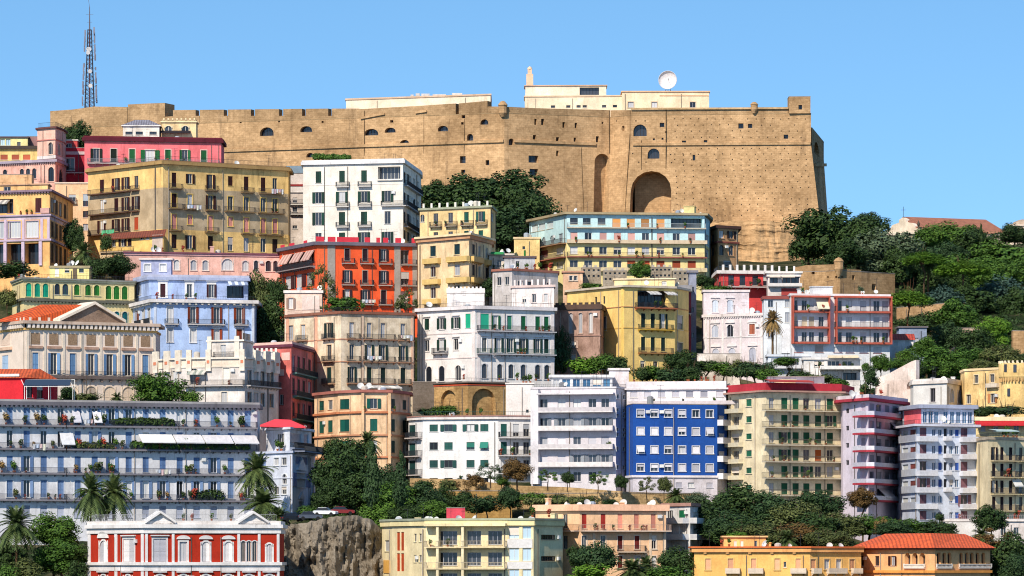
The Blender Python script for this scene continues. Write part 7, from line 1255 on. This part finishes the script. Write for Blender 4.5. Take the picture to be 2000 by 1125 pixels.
# yellow-villa gardens
T('bush', 1140, 692, 735, 70, 1034, 'bright', 'bright green creeper mound below the brown house'); T('bush', 1180, 688, 728, 60, 1032, 'mid', 'green creeper mound right of the bright one'); T('broad', 1095, 640, 740, 34, 1040, 'deep', 'dark ivy column between white villa and brown house'); T('bush', 1205, 690, 735, 50, 1030, 'dark', 'dark shrub left of the yellow villa foot'); T('broad', 1330, 682, 735, 60, 1034, 'dark', 'dark tree at the right foot of the yellow villa'); T('bush', 1275, 712, 745, 60, 1024, 'mid', 'green shrub before the yellow villa'); T('bush', 1310, 716, 748, 60, 1020, 'deep', 'dark green shrub before the dark red house'); T('bush', 1255, 715, 745, 40, 1022, 'dark', 'dark shrub before the yellow villa, left'); hedge(1430, 1500, 718, 738, 1014, 3, 'dark', 'dark garden hedge below the lilac villa'); T('bush', 1475, 705, 740, 70, 1018, 'deep', 'dark shrub below the lilac villa'); T('bush', 1535, 695, 716, 62, 1026, 'mid', 'ivy mound over the white stepped house'); T('palm', 1509, 600, 650, 38, 1036, 'dry', 'palm with orange dead fronds before the bay-window annex')
T('broad', 1249, 508, 548, 42, 1090, 'mid', 'clipped round green tree between the grey stone cubes'); T('bush', 1158, 550, 570, 50, 1080, 'mid', 'green shrub below the left grey stone cube'); T('broad', 1375, 535, 565, 36, 1088, 'dark', 'dark shrub right of the grey stair tower'); T('broad', 965, 540, 585, 50, 1072, 'deep', 'dark tree behind the white villa roof'); T('bush', 1400, 555, 575, 60, 1078, 'mid', 'green shrub on the lawn below the red terrace house'); T('bush', 870, 790, 812, 60, 1000, 'mid', 'green creeper below the blind arches'); T('bush', 835, 795, 815, 40, 1000, 'dark', 'dark creeper at the dark shaded wall'); T('bush', 1690, 706, 726, 20, 1026, 'mid', 'small tree before the low white house')
T('bush', 1754, 700, 720, 32, 1028, 'mid', 'boxy green hedge top at the right of the red-framed block'); T('bush', 1700, 712, 758, 30, 1018, 'deep', 'dark green cypress-like shrub below the low white house'); T('bush', 1955, 790, 812, 90, 986, 'deep', 'dark hedge mound at the foot of the round yellow tower'); T('bush', 1915, 792, 815, 50, 984, 'dark', 'dark shrub below the yellow house')
# hillside wood at right
for px, yt, yb, w, Y, k, lab in ((1622, 402, 520, 130, 1225, 'dark', 'tall dark tree at the right foot of the fortress, with pale trunks'), (1580, 440, 520, 60, 1228, 'dark', 'dark tree against the fortress corner'), (1675, 425, 525, 90, 1222, 'dark', 'dark tree right of the pale-trunked one'), (1730, 450, 545, 110, 1212, 'grey', 'grey-green oak above the bastion wall'), (1700, 415, 470, 60, 1240, 'dark', 'small dark crown behind the grey-green oak'), (1790, 470, 560, 80, 1215, 'deep', 'dark tree right of the grey-green oak'), (1815, 440, 500, 70, 1250, 'mid', 'green round tree below the church front'), (1865, 437, 500, 90, 1255, 'mid', 'green tree before the church roof, middle'), (1905, 445, 520, 80, 1250, 'dark', 'dark tree before the church roof, right'), (1960, 470, 560, 110, 1235, 'mid', 'large green tree at the right edge below the cloister'), (1940, 540, 640, 110, 1180, 'blue', 'blue-green tree at right'), (1885, 500, 570, 90, 1220, 'mid', 'dark green tree above the umbrella pine canopy'), (1990, 560, 660, 80, 1170, 'dark', 'dark tree at the right photo edge'), (1900, 560, 620, 80, 1165, 'dark', 'dark tree in the shade behind the cedar'), (1830, 560, 640, 90, 1160, 'blue', 'blue-grey cedar right of the bastion'), (1980, 440, 480, 60, 1270, 'dark', 'dark tree top right below the chapel'), (1940, 618, 690, 62, 1080, 'bright', 'bright yellow-green tree at right'), (1870, 585, 650, 80, 1100, 'mid', 'leaning green pine above the rubble house'), (1800, 610, 660, 70, 1110, 'dark', 'dark thicket under the cedar'), (1840, 680, 740, 90, 1050, 'mid', 'dark green tree below the rubble house'), (1890, 680, 735, 80, 1045, 'mid', 'green tree above the yellow house'), (1810, 660, 705, 50, 1060, 'mid', 'green tree beside the slate-blue house'), (1950, 675, 725, 70, 1045, 'olive', 'olive tree behind the round yellow tower'), (1770, 685, 720, 40, 1050, 'mid', 'small green tree before the little red-roofed house'), (1990, 690, 720, 60, 1060, 'dark', 'dark tree above the round tower at the right edge')):
    T('broad', px, yt - 3, yb, w * 1.12, Y, k, lab, trunk='a89c8c' if w == 130 else '6a5a48')
T('pine', 1775, 560, 608, 78, 1078, 'bright', 'umbrella pine with a bright flat crown beside the red-framed block', trunk='7a5a44'); T('pine', 1805, 485, 525, 74, 1176, 'bright', 'bright flat-topped pine in the hillside wood'); T('pine', 1880, 503, 548, 96, 1172, 'bright', 'spreading bright pine right of the hillside palm'); T('palm', 1813, 490, 535, 32, 1180, 'palm', 'palm in the middle of the hillside wood'); T('cypress', 1916, 437, 500, 16, 1245, 'dark', 'slim cypress before the church roof')
for px, yt, yb, w, Y, k, lab in ((1760, 475, 560, 70, 1205, 'dark', 'dark tree just right of the grey-green oak'), (1840, 520, 590, 80, 1190, 'dark', 'dark tree under the spreading bright pine'), (1925, 500, 580, 90, 1210, 'mid', 'green tree at the right under the church'), (1985, 500, 570, 80, 1215, 'mid', 'deep green tree touching the right edge'), (1970, 620, 690, 60, 1120, 'dark', 'dark tree behind the bright yellow-green one'), (1905, 640, 700, 70, 1070, 'dark', 'dark tree in front of the rubble house'), (1850, 625, 690, 60, 1085, 'deep', 'deep green tree left of the rubble house'), (1870, 700, 745, 70, 1036, 'mid', 'green tree above the white cube house'), (1925, 700, 735, 60, 1032, 'olive', 'olive tree above the yellow house roof'), (1780, 700, 740, 50, 1034, 'dark', 'dark tree left above the white cube house'), (1720, 690, 730, 40, 1040, 'mid', 'green tree at the right foot of the red-framed block'), (1650, 465, 530, 80, 1205, 'dark', 'dark tree right behind the sentry turret'), (1855, 470, 530, 70, 1240, 'deep', 'deep green tree between the round one and the slim cypress'),
        (690, 890, 960, 70, 938, 'dark', 'dark tree left of the tallest cypress'), (750, 905, 980, 60, 930, 'deep', 'deep green tree between the two cypresses'), (640, 935, 1000, 60, 922, 'dark', 'dark tree at the right of the white annex'), (850, 975, 1020, 60, 908, 'mid', 'green tree left of the red roof room'), (1420, 1000, 1060, 90, 905, 'deep', 'deep green tree right of the white block with rounded balconies'), (1490, 1020, 1075, 90, 892, 'olive', 'olive tree between orange penthouse and fan palm'), (1590, 1000, 1060, 90, 900, 'dark', 'dark tree in the garden below the cream tower, right'), (1745, 1015, 1055, 70, 898, 'deep', 'deep green tree right of the pampas shrub')):
    T('broad', px, yt, yb, w, Y, k, lab)
for px, yt, yb, w, Y, k, lab in ((830, 935, 965, 40, 936, 'dark', 'dark shrub hanging over the left end of the street wall'), (878, 930, 975, 46, 932, 'olive', 'olive creeper patch on the ochre wall below the white block'), (905, 955, 1000, 50, 916, 'dark', 'dark shrub in front of the ochre rock wall'), (950, 965, 1005, 60, 914, 'deep', 'deep green shrub behind the pale yellow roof'), (1045, 958, 990, 50, 916, 'mid', 'green shrub against the street wall left of centre'), (1090, 962, 990, 40, 915, 'dark', 'dark shrub against the street wall at centre'), (1140, 966, 990, 60, 914, 'olive', 'olive shrub against the street wall right of centre'), (1190, 972, 992, 40, 912, 'dark', 'dark shrub behind the peach block roof'), (930, 925, 945, 30, 938, 'brown', 'brown shrub on the wall top before the white block'), (980, 930, 950, 30, 936, 'mid', 'green shrub on the wall top before the white block')):
    T('bush', px, yt, yb, w, Y, k, lab)
for px, yt, yb, w, Y, k, lab in ((1380, 700, 728, 50, 1038, 'dark', 'dark shrub before the pale garden wall, left'), (1415, 704, 735, 60, 1034, 'mid', 'green shrub before the pale garden wall, middle'), (1448, 700, 735, 50, 1030, 'olive', 'olive shrub before the pale garden wall, right'), (1500, 716, 745, 50, 1012, 'mid', 'green shrub between lilac villa garden and white stepped house'), (1560, 720, 750, 50, 1012, 'dark', 'dark shrub before the white stepped house'), (1600, 728, 756, 60, 1006, 'olive', 'olive shrub behind the red roof terrace'), (1640, 735, 765, 50, 1004, 'mid', 'green shrub below the low white house'), (1350, 712, 745, 50, 1020, 'dark', 'dark shrub before the grey stair tower')):
    T('bush', px, yt, yb, w, Y, k, lab)
# undergrowth on bare slopes: uncountable, one object
def undergrowth():
    rng = random.Random(21); b = MB()
    for _ in range(7000):
        r = rng.random()
        if r < .4: px, Y = rng.uniform(1560, 2050), rng.uniform(1020, 1300)
        elif r < .7: px, Y = rng.uniform(1340, 2000), rng.uniform(872, 926)
        elif r < .85: px, Y = rng.uniform(600, 900), rng.uniform(900, 945)
        elif r < .93: px, Y = rng.uniform(800, 1100), rng.uniform(1170, 1230)
        else: px, Y = rng.uniform(0, 1500), rng.uniform(880, 1150)
        s = rng.uniform(.35, .9); leafcloud(b, [(Vector((PX(px, Y), Y, gz(px, Y) + s * .4)), (s, s, s * .7))], 12, .3, rng)
    o = b.build('undergrowth', leaf('dark')); tag(o, 'low dark green undergrowth covering the slopes', 'undergrowth', None, 'stuff')
undergrowth()
